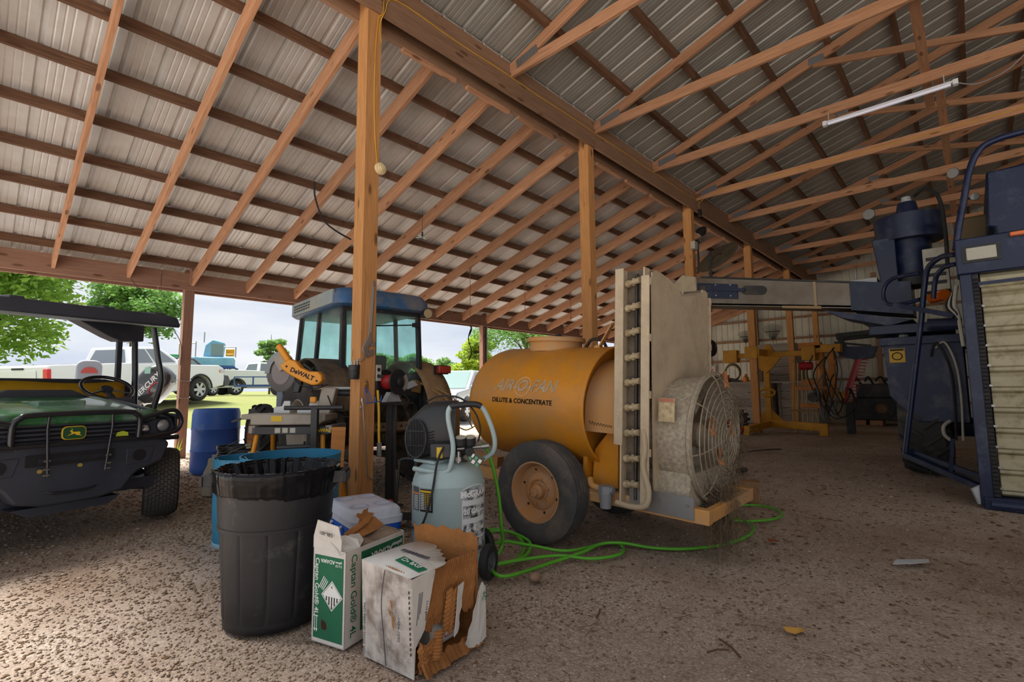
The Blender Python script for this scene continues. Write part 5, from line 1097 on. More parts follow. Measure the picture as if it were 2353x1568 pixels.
for x_, w_ in ((-.20, .08), (.06, .11)): MB().prism([(x_-w_, .10), (x_+w_, .10), (x_+w_, .22), (x_+.02, .22), (x_-.0, .17), (x_-w_, .16)], .04, .07, 'y').obj('fence', mat('white_fence', C('#c9cbcb'), rough=.45), sw, bevel=.004)
MB().prism([(.14, .08), (.28, .08), (.34, .34), (.20, .36)], .0, .10, 'y').obj('pivot_column', M_sawgrey, sw, bevel=.012)
MB().cyl((.10, .05, .345), (.66, .10, .335), .022, None, 14).obj('slide_rail', M_steel, sw); MB().cyl((.22, .10, .30), (.66, .14, .285), .032, None, 14).obj('slide_rail', M_bplast, sw)
# blade and guards: disc in a plane seen at a slant
bc = Vector((-.20, .0, .50)); BN = Vector((-.38, -.92, 0)).normalized(); BU = Vector((0, 0, 1)); BR = BU.cross(BN)*1.0; BR = BN.cross(BU)*-1
def bp(a, r, off=0): return bc+BR*(r*math.cos(a))+BU*(r*math.sin(a))+BN*off
teeth = []
for i in range(60): a = 2*PI*i/60; teeth += [bp(a, .182), bp(a+.03, .196), bp(a+.06, .196)]
mb = MB(); nT = len(teeth); mb.add(teeth+[p+BN*.003 for p in teeth], [tuple(range(nT)), tuple(range(2*nT-1, nT-1, -1))]+[(i, (i+1) % nT, nT+(i+1) % nT, nT+i) for i in range(nT)]); mb.obj('blade', M_blade, sw)
MB().add([bp(2*PI*i/40, .12, .006) for i in range(40)], [tuple(range(40))]).obj('blade_plate', mat('blade_matte', C('#857c79'), rough=.5), sw)
gp = [bp(a, .202, .012) for a in [1.1+2.1*i/16 for i in range(17)]]+[bp(a, .14, .012) for a in [3.2-2.1*i/16 for i in range(17)]]; MB().add(gp, [(i, i+1, 32-i, 33-i) for i in range(16)]).obj('lower_guard', M_cut, sw, solid=.006)
gp = [bp(a, .160, .02) for a in [.5+1.6*i/10 for i in range(11)]]; MB().add([bp(.4, .02, .02)]+gp, [tuple(range(12))]).obj('upper_guard', M_sawgrey, sw, solid=.03)
MB().cyl(bc-BN*.02, bc-BN*.14+BR*.02, .055, .05, 20).obj('motor', M_bplast, sw, bevel=.006)
arm = [(-.16, .56), (-.07, .62), (-.01, .60), (.04, .54), (.12, .50), (.20, .50), (.245, .465), (.25, .41), (.21, .375), (.15, .37), (.05, .41), (-.06, .47), (-.13, .52)]
ao = MB().prism(arm, -.13, -.03, 'y').obj('arm', M_saworg, sw, bevel=.012, seg=3)
text('lettering', 'DeWALT', .060, M_ink, ao, TM((.06, -.1315, .475), (.86, 0, -.36), (.36, 0, .86)), bold=.002)
MB().bar((-.09, -.08, .60), (-.20, -.08, .76), .06, .065, (0, 1, 0)).obj('handle', M_saworg, sw, bevel=.022, seg=3)
for p in ((-.09, .55), (.20, .41)): MB().cyl((p[0], -.131, p[1]), (p[0], -.134, p[1]), .010, None, 10).obj('arm_screw', M_ink, ao)
MB().bar((.02, -.02, .58), (.12, .02, .49), .03, .03).obj('belt_cover', M_bplast, sw, bevel=.008)
MB().prism([(-.06, .30), (.0, .30), (.03, .42), (-.03, .44)], -.06, .0, 'y').obj('dust_chute', M_bplast, sw, bevel=.008); MB().b2((.10, -.04, .20), (.16, .0, .26)).obj('bevel_lever', M_saworg, sw, bevel=.01)
MB().tube(smooth_path([(-.02, -.05, .58), (-.04, -.08, .48), (.02, -.09, .38), (.18, -.09, .34), (.28, -.05, .38)]), .006, 6).obj('cord', M_rub, sw, smooth=60); MB().tube(smooth_path([(.26, .0, .27), (.34, -.02, .12), (.46, -.02, .06), (.58, .0, .14), (.60, .04, .30)]), .006, 6).obj('cord', M_rub, sw, smooth=60)

# ---- plywood offcut leaning left of the main post, blue crate
o = MB().b2((-.06, -.012, 0), (.06, .012, .80)).obj('wood_board', wood('fresh_pine', C('#c98a4e'), C('#b5753c')), None); o.location = (2.19, 4.22, .012); o.rotation_euler = (-.10, .02, math.radians(-35)); tag(o, 'fresh pine board leaning behind the main post', 'board')

# ================================================================ CORD REEL on a steel post
rl = thing('reel_post', (2.80, 4.27, 0), math.radians(-50), 'black steel rail post with a tray, right of the main post', 'post')
MB().b2((-.045, -.035, 0), (.045, .035, 1.0)).obj('rail', mat('black_rail', (.02, .02, .022), rough=.4, dust=C('#6a5a4c'), dustamt=.25), rl, bevel=.006); MB().b2((-.02, -.045, 0), (.02, -.035, 1.0)).obj('rail_web', M_dsteel, rl)
tp = MB(); tp.tube(smooth_path([(-.16, -.14, 1.01), (.16, -.14, 1.01), (.17, .12, 1.01), (-.17, .12, 1.01), (-.16, -.14, 1.01)]), .010, 6); tp.b2((-.15, -.12, .995), (.16, .11, 1.005)); tp.obj('tray', M_dsteel, rl)
MB().b2((-.11, -.09, -.0), (.11, .09, .012)).obj('foot_plate', M_dsteel, rl)
ro = thing('cord_reel', (2.80, 4.27, 1.022), math.radians(-76), 'red and black cord reel on the tray of the steel post', 'cord reel')
for x_ in (-.085, .085): MB().cyl((x_-.008, 0, .20), (x_+.008, 0, .20), .128, None, 40).obj('flange', M_bplast, ro, bevel=.004)
MB().cyl((-.08, 0, .20), (.08, 0, .20), .075, None, 32).obj('drum', mat('reel_red', C('#b3282c'), rough=.35), ro, smooth=40); MB().lathe([(.05, .093), (.05, .12), (.03, .135), (0, .135)], 24, Matrix.Translation((0, 0, .20)) @ Matrix.Rotation(PI/2, 4, 'Y')).obj('hub', M_bplast, ro, smooth=40)
MB().prism([(-.12, 0), (.12, 0), (.05, .10), (-.05, .10)], -.03, .03, 'x').obj('bracket', M_silver, ro, bevel=.006); MB().cyl((-.10, 0, .20), (-.14, 0, .20), .02, None, 12).obj('axle', M_steel, ro)
ds = MB(); ds.tube(arc((.098, 0, .20), .10, -.9, .7, 10, 'yz'), .022, 6); ds.obj('pale_streak', mat('pale_streak_grey', C('#8d857c'), rough=1), ro)  # pale grey arc laid on the outer flange
# luggage cart
hc = thing('hand_cart', (2.52, 3.62, 0), math.radians(-55), 'small folding hand cart with a grey handle and red wheel arches, behind the cooler', 'hand cart')
hp = smooth_path([(-.075, -.02, .10), (-.075, .06, .49), (-.065, .065, .525), (-.03, .067, .54), (.03, .067, .54), (.065, .065, .525), (.075, .06, .49), (.075, -.02, .10)], 5); MB().tube(hp, .012, 8).obj('frame', M_dsteel, hc, smooth=60); MB().tube([p for p in hp if p.z > .47], .018, 10).obj('grip', M_bplast, hc, smooth=60)
MB().b2((-.13, -.20, .09), (.13, .0, .105)).obj('platform', M_bplast, hc)
for s_ in (-1, 1):
    MB().tube(arc((s_*.14, -.01, .09), .10, .2, PI-.2, 12, 'yz'), .02, 8).obj('wheel_arch', mat('cart_red', C('#c8341f'), rough=.45), hc, smooth=60); MB().cyl((s_*.13-.015, -.01, .075), (s_*.13+.015, -.01, .075), .075, None, 24).obj('wheel', M_rub, hc, bevel=.006)

# ================================================================ THINGS ON THE MAIN POST
PX0, PX1, PYF = 2.2925, 2.4635, 4.03
o = thing('wrench', (2.385, PYF-.012, 1.52), 0, 'giant adjustable wrench hanging on the main post', 'wrench'); M_wr = mat('old_wrench_steel', C('#8d8078'), rough=.45, metal=.5, dust=C('#6d5a4c'), dustamt=.3)
MB().prism([(-.020, .10), (.018, .10), (.013, .62), (.0, .645), (-.013, .62)], -.012, .008, 'y').obj('shank', M_wr, o, bevel=.005); MB().prism([(-.006, .15), (.004, .15), (.003, .58), (-.003, .58)], -.0135, -.012, 'y').obj('shank_groove', mat('bright_steel', C('#c9c4be'), rough=.3, metal=.6), o)
MB().prism([(-.018, .12), (-.045, .06), (-.075, .0), (-.055, -.06), (-.01, -.085), (.04, -.06), (.05, -.01), (.03, .0), (.0, -.035), (-.015, .01), (.02, .055), (.02, .12)], -.016, .010, 'y').obj('jaw', M_wr, o, bevel=.005); MB().prism([(.0, .02), (.06, .03), (.055, .065), (.02, .07)], -.014, .008, 'y').obj('sliding_jaw', M_wr, o, bevel=.004)
o.rotation_euler = (0, math.radians(3), 0)
MB().cyl((2.30, PYF-.02, 1.40), (2.395, PYF-.02, 1.50), .006, None, 8).obj('wrench_hook', M_steel); h_ = bpy.data.objects['wrench_hook']; tag(h_, 'thin steel hook holding the giant wrench', 'hook')
o = thing('cup_holder', (2.265, 4.06, 1.24), 0, 'black round tool holder on the left face of the main post', 'tool holder')
MB().lathe([(0, 0), (.040, 0), (.045, .01), (.050, .12), (.055, .125), (.048, .125), (.04, .02), (0, .02)], 28).obj('body', M_bplast, o, smooth=40); MB().lathe([(.0455, .04), (.0475, .042), (.049, .075), (.0478, .077)], 28).obj('band', M_dsteel, o, smooth=40); MB().b2((.03, -.03, .06), (.065, .05, .14)).obj('clip', M_bplast, o, bevel=.006)
for i, p in enumerate(((-.02, .0), (.01, .015), (.02, -.01))): MB().cyl((p[0], p[1], .03), (p[0]*1.3, p[1], .16+.01*i), .007, None, 8).obj('bit', M_steel, o)
MB().tube([(.03+.014*math.cos(2*PI*i/16), -.035, .17+.014*math.sin(2*PI*i/16)) for i in range(16)], .0025, 5, closed=True).obj('ring', M_steel, o)
o = thing('tool_hook', (2.36, PYF-.004, 1.06), 0, 'black and blue pronged tool hook screwed to the main post', 'hook'); MB().b2((-.02, -.006, .06), (.02, .004, .16)).obj('plate', M_bplast, o, bevel=.002)
mb = MB(); M_bpr = mat('blue_prong_coating', C('#3f5fae'), rough=.5)
for p in ([(-.012, -.01, .10), (-.015, -.05, .0), (-.02, -.06, -.03)], [(.012, -.01, .10), (.03, -.05, .0), (.032, -.06, -.02)], [(-.03, -.06, -.035), (.09, -.06, -.025), (.125, -.06, -.015), (.13, -.06, .03)], [(.07, -.06, -.025), (.072, -.06, .02)]): mb = MB().tube(p, .005, 6).obj('prong', M_bpr, o)
for z_ in (.08, .14): MB().cyl((0, -.006, z_), (0, -.009, z_), .006, None, 8).obj('screw', M_yel, o)
o = thing('pry_rod', (2.315, PYF-.05, 1.04), 0, 'long thin steel rod with a bent foot hanging from the tool hook', 'rod'); MB().tube(smooth_path([(.0, 0, .0), (.0, 0, -.05), (.055, 0, -.60), (.065, .0, -.66), (.12, -.0, -.70)], 5), .006, 8).obj('shaft', M_steel, o, smooth=60); MB().tube(smooth_path([(-.02, 0, -.035), (-.025, 0, -.06), (.0, 0, -.07), (.02, 0, -.055)]), .004, 6).obj('hook_end', M_steel, o); MB().cyl((-.01, 0, -.0), (-.01, 0, .03), .012, None, 10).obj('collar', M_steel, o)
o = thing('outlet_box', (2.49, 4.06, 1.30), 0, 'grey double electrical outlet box on the right edge of the main post', 'outlet'); MB().b2((-.025, -.045, -.075), (.03, .045, .075)).obj('body', mat('grey_box', C('#a9a59c'), rough=.5), o, bevel=.006)
for z_ in (-.03, .03): MB().cyl((.0, -.045, z_), (.0, -.047, z_), .018, None, 16).obj('socket', M_ink, o)
MB().b2((-.012, -.075, -.045), (.04, -.046, -.02)).obj('plug', M_dsteel, o)
o = MB().tube(smooth_path([(2.49, 4.03, 1.14), (2.50, 4.02, .95), (2.505, 4.02, .75), (2.51, 4.02, .66)]), .012, 8).obj('yellow_cord', mat('yellow_cord', C('#e0b02a'), rough=.5), None, smooth=60); tag(o, 'thick yellow extension cord hanging right of the main post', 'cord')
o = MB().box((2.512, 4.02, .60), (.035, .04, .13)).obj('cord_end', mat('cord_connector', C('#7d7c76'), rough=.6), None, bevel=.008); tag(o, 'grey connector on the end of the yellow cord', 'plug')
M_det = mat('yellowed_plastic', C('#d9c193'), rough=.5)
o = thing('smoke_alarm', (2.455, PYF-.03, 3.25), 0, 'round yellowed smoke alarm hanging on the main post', 'smoke alarm'); RX = Matrix.Rotation(PI/2, 4, 'X')
MB().lathe([(0, .045), (.02, .045), (.025, .035), (.035, .035), (.04, .025), (.055, .02), (.06, .0), (.058, -.01), (0, -.01)], 36, RX).obj('body', M_det, o, smooth=35)
M_yw = mat('yellow_wire', C('#dca52a'), rough=.5)
o = MB().tube(smooth_path([(2.43, PYF-.015, 3.30), (2.40, PYF-.012, 3.6), (2.385, PYF-.012, 4.0), (2.39, PYF-.012, 4.4), (2.40, PYF-.03, 4.75), (2.44, 3.975, 4.85), (2.45, 3.975, 5.2)], 8), .004, 6).obj('alarm_wire', M_yw, None, smooth=60); tag(o, 'yellow wire running down the main post to the smoke alarm', 'wire')
cw = [(2.455, PYF-.01, 4.55), (2.43, PYF-.015, 4.70), (2.46, 3.98, 4.85), (2.60, 3.982, 5.06)]+[(2.60+.75*i, 3.982, 5.06-.01*(i % 2)) for i in range(1, 11)]
o = MB().tube(smooth_path(cw, 5), .005, 6).obj('header_cable', M_yw, None, smooth=60); tag(o, 'yellow cable stapled along the header beam', 'cable')
# ================================================================ GRAPE HARVESTER (right)
M_hb = mat('harvester_blue', C('#152243'), rough=.4, col2=C('#111c3a'), nscale=3, dust=C('#4d5468'), dustamt=.22, dscale=4)
M_hb2 = mat('harvester_blue_scuffed', C('#2b3550'), rough=.5, col2=C('#1f2b4d'), nscale=3, dust=C('#6f6e70'), dustamt=.3)
M_slat = mat('cream_fibreglass_slat', C('#b9b091'), rough=.55, col2=C('#a59c7e'), nscale=4, dust=C('#6e6146'), dustamt=.25, dscale=8)
M_stain = mat('dull_stainless', C('#7d7468'), rough=.42, metal=.5, col2=C('#6a6155'), nscale=3, dust=C('#6d5c4a'), dustamt=.35)
M_amb = mat('amber_lamp', C('#d9691c'), rough=.2, coat=.6)
HV = thing('harvester', (6.5, -.3, 0), label='dark blue harvester with a cream slatted conveyor and a long stainless arm', cat='harvester')
def H(mb, name, m, **k): return adopt(mb.obj(name, m, None, **k), HV)
# slatted catcher conveyor
for i in range(11):
    z = .12+.19*i; x = 6.53
    H(MB().prism([(x, z), (x+.05, z), (x+.05, z+.19), (x-.005, z+.19), (x-.05, z+.150), (x-.05, z+.06), (x-.03, z+.05), (x-.03, z+.02)], -1.70, -.115, 'y'), 'slat', M_slat, bevel=.005)
H(MB().b2((6.44, -.06, .02), (6.62, .03, 2.30)), 'side_rail', M_hb, bevel=.006); H(MB().b2((6.47, -.105, .06), (6.55, -.06, 2.25)), 'chain_guide', M_tblk)
for i in range(56): H(MB().cyl((6.455, -.108, .12+i*.037), (6.455, -.066, .12+i*.037), .011, None, 6), 'chain_roller', M_dsteel)
for i in range(11): H(MB().box((6.49, -.115, .19+.19*i), (.02, .03, .02)), 'slat_clip', M_steel)
H(MB().b2((6.42, -1.72, .0), (6.60, .01, .11)), 'bottom_beam', M_hb, bevel=.006); H(MB().tube([(6.42, -1.70, .05), (6.42, -.04, .05)], .035, 10), 'bottom_roller', M_hb2); H(MB().bar((6.50, .0, .06), (6.46, .04, .20), .02, .15), 'skid_plate', M_silver)
hx = H(MB().b2((6.40, -1.72, 2.21), (6.72, .045, 2.56)), 'head_panel', M_hb, bevel=.012); H(MB().bar((6.38, -.10, 2.10), (6.38, -1.7, 2.12), .02, .03), 'slat_guard', M_hb)
def adp(o, par): o.parent = par; o.matrix_parent_inverse = W(par).inverted(); return o
lb = adp(MB().b2((6.385, -.275, 2.315), (6.40, -.005, 2.475)).obj('lamp_bezel', M_tblk), hx); adp(MB().b2((6.372, -.245, 2.335), (6.386, -.035, 2.455)).obj('lamp_lens', mat('ribbed_lamp_lens', C('#b7b3a2'), rough=.2, coat=.6, bump=.4, bscale=120), bevel=.006), hx)
adp(MB().b2((6.35, -.50, 2.505), (6.40, -.34, 2.545)).obj('amber_lamp', M_amb, bevel=.008), hx)
# upper hood, tank, rollbar
H(MB().prism([(-.27, 2.62), (-.27, 2.70), (-.21, 2.72), (-.24, 3.28), (-1.7, 3.30), (-1.7, 2.62)], 6.75, 8.2, 'x'), 'hood', M_hb, bevel=.02); H(MB().b2((6.95, -1.7, 2.45), (8.4, -.30, 2.75)), 'hood_base', M_hb); H(MB().b2((7.3, -.5, 2.40), (8.6, .02, 3.0)), 'fuel_tank', mat('brown_tank', C('#5d4c2c'), rough=.6), bevel=.03)
H(MB().tube(smooth_path([(6.62, .035, 2.50), (6.62, .0, 2.72), (6.62, -.07, 3.05), (6.62, -.12, 3.28), (6.62, -.19, 3.45), (6.62, -.30, 3.53), (6.62, -.60, 3.55), (6.62, -1.7, 3.53)], 6), .030, 12), 'roll_bar', M_hb, smooth=60)
def lamp(c, d, r=.055):
    c, d = Vector(c), Vector(d).normalized(); o = H(MB().cyl(c-d*.06, c, r*.6, r, 20), 'work_lamp', M_tblk, smooth=40); adp(MB().cyl(c, c+d*.008, r*.9, None, 20).obj('lamp_glass', mat('clear_lamp', C('#8d8e8c'), rough=.1, metal=.3)), o)
lamp((6.80, .0, 3.36), (-.9, .35, -.1)); lamp((7.9, .86, 3.42), (-.95, .1, 0), .075); lamp((7.0, -.15, 3.12), (-1, .1, 0), .04)
# side tower: fan drum and motor
cy = (8.35, .49)
def drum(r0, r1, z0, z1, n, m): H(MB().lathe([(0, z0), (r0, z0), (r1, z1), (0, z1)], 40, Matrix.Translation((cy[0], cy[1], 0))), n, m, smooth=35)
drum(.36, .38, 3.06, 3.38, 'fan_drum', M_hb); drum(.37, .14, 3.38, 3.44, 'drum_lid', M_hb); drum(.13, .10, 3.44, 3.60, 'motor_cone', M_hb); drum(.06, .05, 3.60, 3.68, 'motor_cap', M_silver); drum(.22, .22, 2.62, 3.06, 'fan_neck', M_hb); drum(.23, .23, 2.45, 2.62, 'fan_base', M_tblk)
H(MB().prism([(.87, 3.10), (.62, 3.10), (.62, 2.45), (.80, 2.45)], 8.05, 8.55, 'x'), 'duct', M_hb, bevel=.01)
H(MB().tube(smooth_path([(8.3, .40, 3.66), (8.1, .28, 3.66), (7.9, .15, 3.45), (7.85, .12, 3.0), (7.85, .13, 2.55)]), .022, 8), 'hydraulic_hose', M_rub, smooth=60)
H(MB().b2((8.0, .12, 2.32), (8.3, .36, 2.86)), 'valve_block', M_beige, bevel=.01)
for i in range(4): H(MB().b2((7.985, .15, 2.40+.1*i), (8.0, .33, 2.44+.1*i)), 'valve_plate', M_tblk)
H(MB().cyl((7.9, .18, 2.24), (8.1, .30, 2.24), .07, None, 14), 'orange_motor', M_amb)
# hopper above the wheel
H(MB().prism([(.06, .70), (.06, 1.70), (.83, 1.70), (.80, 1.02), (.55, .70)], 7.95, 9.6, 'x'), 'hopper', M_hb2, bevel=.01); H(MB().b2((7.90, .04, 1.66), (9.65, .86, 1.76)), 'hopper_rim', M_hb2, bevel=.006)
st_ = H(MB().b2((7.942, .61, 1.44), (7.948, .77, 1.62)), 'warning_sticker', mat('warning_yellow', C('#d0a21f'), rough=.5)); adp(MB().tube([(7.941, .69+.05*math.cos(2*PI*i/20), 1.52+.045*math.sin(2*PI*i/20)) for i in range(20)], .006, 5, closed=True).obj('sticker_ring', M_ink), st_); adp(MB().b2((7.940, .62, 1.59), (7.942, .76, 1.612)).obj('sticker_band', M_ink), st_)
for k, (a, b) in enumerate(((.30, .20), (.22, .14))): H(MB().tube(smooth_path([(7.92, .36-.05*k, 1.50+.1*k), (7.85, a, 1.66), (7.82, b, 1.4), (7.85, b-.02, 1.0), (7.85, b, .5)]), .013, 8), 'side_hose', M_beige if k else M_rub, smooth=60)
H(MB().tube(smooth_path([(7.93, .24, .72), (7.88, .30, .66), (7.86, .30, .56), (7.86, .25, .50)]), .02, 8), 'drain_hose', M_beige, smooth=60)
H(MB().b2((7.85, .12, 1.80), (8.5, .95, 1.92)), 'deck', M_hb, bevel=.01); H(MB().cyl((8.1, .62, 1.76), (8.1, .62, 1.86), .05, None, 14), 'filler_cap', M_silver); H(MB().cyl((7.75, .05, 1.86), (7.75, .36, 1.88), .07, None, 16), 'ram', M_hb2)
# drive wheel
wh = thing('wheel', (8.55, .50, .62)); adp(wh, HV); MXr = Matrix.Rotation(-PI/2, 4, 'X')
adp(MB().lathe([(.30, -.22), (.40, -.26), (.52, -.25), (.58, -.20), (.585, 0), (.58, .20), (.52, .25), (.40, .26), (.30, .22)], 48, Matrix.Translation((8.55, .50, .62)) @ MXr).obj('tyre', M_tire, smooth=40), wh)
for s_ in (-1, 1):
    for i in range(18):
        a0 = 2*PI*(i+.5*(s_ > 0))/18; vs_ = []
        for k in range(4):
            q = k/3; a = a0+q*.32; rad = .585-.05*q**3
            for da, dr in ((-.04, -.01), (.04, -.01), (.03, .04), (-.03, .04)): vs_.append(Matrix.Translation((8.55, .50, .62)) @ MXr @ Vector(((rad+dr)*math.cos(a+da), (rad+dr)*math.sin(a+da), s_*(.01+.235*q))))
        adp(MB().add(vs_, [(k*4+e_, k*4+(e_+1) % 4, k*4+4+(e_+1) % 4, k*4+4+e_) for k in range(3) for e_ in range(4)]+[(0, 1, 2, 3), (12, 13, 14, 15)]).obj('tread_lug', M_tire), wh)
adp(MB().lathe([(.31, -.2), (.30, .15), (.2, .12), (0, .12)], 32, Matrix.Translation((8.55, .50, .62)) @ MXr).obj('rim', M_hb, smooth=40), wh)
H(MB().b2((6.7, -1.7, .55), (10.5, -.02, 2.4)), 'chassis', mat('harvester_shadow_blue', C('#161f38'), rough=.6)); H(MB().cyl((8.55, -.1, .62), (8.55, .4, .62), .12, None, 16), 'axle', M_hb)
for yy in (-1.5,): H(MB().cyl((9.8, yy-.2, .6), (9.8, yy+.2, .6), .6, None, 24), 'tyre', M_tire)
# guard tubes along the left side
H(MB().tube(smooth_path([(6.72, .04, 2.48), (6.95, .16, 2.52), (7.12, .28, 2.45), (7.18, .33, 2.25), (7.20, .38, 1.9)], 6)+[V(7.22, .63, .36)], .028, 10), 'guard_tube', M_hb, smooth=60)
H(MB().tube(smooth_path([(6.72, .04, 2.38), (6.92, .14, 2.40), (7.05, .22, 2.32), (7.1, .26, 2.1)], 6), .024, 10), 'guard_tube', M_hb, smooth=60)
H(MB().bar((7.22, .63, .36), (6.56, .0, .16), .06, .06), 'guard_rail', M_hb, bevel=.006); H(MB().bar((7.25, .58, .40), (6.60, .0, .26), .03, .05), 'guard_rail', M_hb); H(MB().bar((6.85, .24, .25), (6.80, .20, .60), .03, .03), 'guard_strut', M_hb)
H(MB().tube(smooth_path([(7.2, .36, 2.42), (7.35, .62, 2.42), (7.4, .72, 2.30), (7.38, .70, 2.14), (7.3, .55, 2.10), (7.2, .38, 2.12)], 6), .022, 10), 'step_hoop', M_hb, smooth=60); H(MB().bar((7.3, .62, 2.10), (7.0, .10, 1.88), .04, .05), 'step_strut', M_hb)
for k in range(4): H(MB().tube(smooth_path([(7.0+.05*k, .06, 2.2), (6.95+.04*k, .09+.02*k, 2.0), (6.98, .07, 1.9-.02*k), (6.96+.03*k, .05, 1.55)]), .018, 8), 'control_hose', M_rub if k % 2 else M_beige, smooth=60)
# discharge arm
am = thing('discharge_arm', (0, 0, 0)); adp(am, HV)
def ARM(mb, n, m, **k): return adp(mb.obj(n, m, None, **k), am)
ARM(MB().prism([(.55, 2.13), (3.28, 2.52), (3.28, 2.98), (.55, 2.44)], 8.05, 8.11, 'x'), 'arm_side', M_stain, bevel=.004); ARM(MB().prism([(.55, 2.13), (3.28, 2.52), (3.28, 2.98), (.55, 2.44)], 8.50, 8.56, 'x'), 'arm_side', M_stain)
ARM(MB().prism([(.55, 2.12), (3.28, 2.51), (3.28, 2.55), (.55, 2.16)], 8.05, 8.56, 'x'), 'arm_floor', M_stain); ARM(MB().prism([(.55, 2.44), (3.2, 2.965), (3.2, 2.99), (.55, 2.465)], 8.035, 8.12, 'x'), 'arm_rim', M_tblk)
ARM(MB().prism([(1.55, 2.25), (1.585, 2.255), (1.585, 2.65), (1.55, 2.645)], 8.035, 8.05, 'x'), 'seam_strip', mat('tan_seam', C('#a58e6c'), rough=.6)); ARM(MB().prism([(1.5, 2.24), (2.0, 2.31), (2.0, 2.345), (1.5, 2.28)], 8.03, 8.05, 'x'), 'patch', mat('bare_plywood', C('#a08560'), rough=.8))
bl = ARM(MB().prism([(2.62, 2.53), (3.25, 2.63), (3.25, 2.88), (2.62, 2.765)], 8.02, 8.05, 'x'), 'blue_bracket', M_hb); adp(MB().cyl((8.02, 3.15, 2.75), (7.99, 3.15, 2.75), .07, None, 16).obj('bracket_pulley', M_dsteel), bl); adp(MB().bar((8.0, 3.1, 2.755), (8.0, 2.5, 2.65), .03, .05).obj('bracket_ram', M_hb), bl)
for yy in (2.72, 2.95):
    for dz in (.025, .20): adp(MB().cyl((8.02, yy, 2.55+dz+(yy-2.62)*.16), (8.01, yy, 2.55+dz+(yy-2.62)*.16), .013, None, 6).obj('bolt', M_steel), bl)
ARM(MB().prism([(p[0]*math.cos(.16)-p[1]*math.sin(.16)+2.38, p[0]*math.sin(.16)+p[1]*math.cos(.16)+2.635) for p in rrect(.36, .14, .069, 6)], 8.03, 8.048, 'x'), 'slot', M_tblk)
ARM(MB().prism([(3.24, 2.45), (3.62, 2.50), (3.72, 2.62), (3.70, 2.88), (3.48, 3.05), (3.26, 2.98)], 7.98, 8.60, 'x'), 'spout_hood', M_galv, bevel=.006); ARM(MB().prism([(3.26, 2.47), (3.58, 2.50), (3.52, 2.2), (3.44, 2.0)], 8.02, 8.5, 'x'), 'spout_chute', M_stain)
ARM(MB().b2((8.08, 3.34, 1.35), (8.14, 3.42, 2.35)), 'blue_pipe', M_hb)
ARM(MB().prism([(.50, 1.98), (1.45, 2.20), (1.25, 2.08), (.75, 1.92)], 7.95, 8.6, 'x'), 'arm_cradle', M_hb2); ARM(MB().prism([(.50, 2.05), (1.15, 2.18), (1.15, 2.56), (.50, 2.48)], 8.02, 8.6, 'x'), 'arm_root', M_hb); ARM(MB().cyl((8.2, 1.05, 2.05), (8.3, .70, 1.80), .05, None, 12), 'lift_ram', M_tblk); ARM(MB().cyl((8.3, .80, 1.86), (8.35, .58, 1.72), .025, None, 10), 'ram_rod', M_steel)
ARM(MB().b2((8.1, .85, 2.50), (8.5, 1.55, 2.60)), 'arm_cover', M_silver); ARM(MB().cyl((8.2, 1.1, 2.6), (8.2, 1.1, 2.75), .012, None, 8), 'arm_stud', M_steel); ARM(MB().cyl((8.2, 1.45, 2.6), (8.2, 1.45, 2.68), .012, None, 8), 'arm_stud', M_steel)
# round disc on a bracket, standing on the arm's tip
dk = thing('steel_disc', (8.3, 3.0, 2.96), 0, 'large tilted rusty steel disc on a bracket above the arm', 'disc'); DM = Matrix.Translation((0, 0, .36)) @ Vector((-.681, .263, .684)).to_track_quat('Z', 'Y').to_matrix().to_4x4() 
MB().lathe([(0, .03), (.06, .03), (.08, .01), (.34, -.01), (.36, 0), (.36, .012), (.34, .015), (.08, .028)], 48, DM).obj('disc', mat('rusty_disc', C('#5d5140'), rough=.7, col2=C('#463b2e'), nscale=5), dk, smooth=35); MB().lathe([(0, -.04), (.05, -.04), (.06, -.01), (.09, -.012)], 24, DM).obj('hub', M_yel, dk); MB().bar((-.25, .03, 0), (-.20, .05, .42), .012, .05, (0, 1, 0)).obj('bracket', M_tblk, dk)
# ================================================================ ITEMS ON THE SECOND-LINE POSTS
PB_ = POSTX[2]
o = thing('floodlight', (PB_-.05, 3.98, 4.05), 0, 'black floodlight with wire and junction box high on the third post', 'floodlight'); MB().b2((-.13, -.06, -.10), (.10, .03, .06)).obj('junction_box', M_beige, o, bevel=.006); MB().lathe([(0, -.08), (.06, -.07), (.10, .0), (.11, .05), (.10, .05), (0, .03)], 24, Matrix.Translation((.16, -.10, .30)) @ Matrix.Rotation(-.9, 4, 'Y')).obj('lamp_head', M_bplast, o, smooth=40); MB().tube(smooth_path([(.10, -.03, .0), (.18, -.06, .08), (.12, -.08, .16), (.16, -.09, .22)]), .012, 8).obj('bracket_arm', M_steel, o); MB().tube(smooth_path([(.06, -.05, .10), (.02, -.06, -.1), (.0, -.07, -.35), (.0, -.04, -.6)]), .02, 8).obj('conduit', M_tblk, o)
o = thing('cable_hanger', (PB_+.05, 3.95, 1.95), 0, 'dark red coiled cable and helmet-like cap hung on the third post', 'cable'); 
for k in range(4): MB().tube([(.02+.012*k+.15*math.cos(2*PI*i/24)*.8, -.03-.03*k, .2*math.sin(2*PI*i/24)) for i in range(24)], .013, 6, closed=True).obj('coil', mat('maroon_cable', C('#5a1f20'), rough=.6), o)
MB().sph((.10, -.14, -.02), (.16, .10, .17), 20, 12).obj('cap', mat('black_shiny_cap', (.02, .018, .02), rough=.35), o, smooth=60); MB().bar((.05, -.03, .15), (.10, -.05, .34), .03, .05).obj('hook', M_dsteel, o)
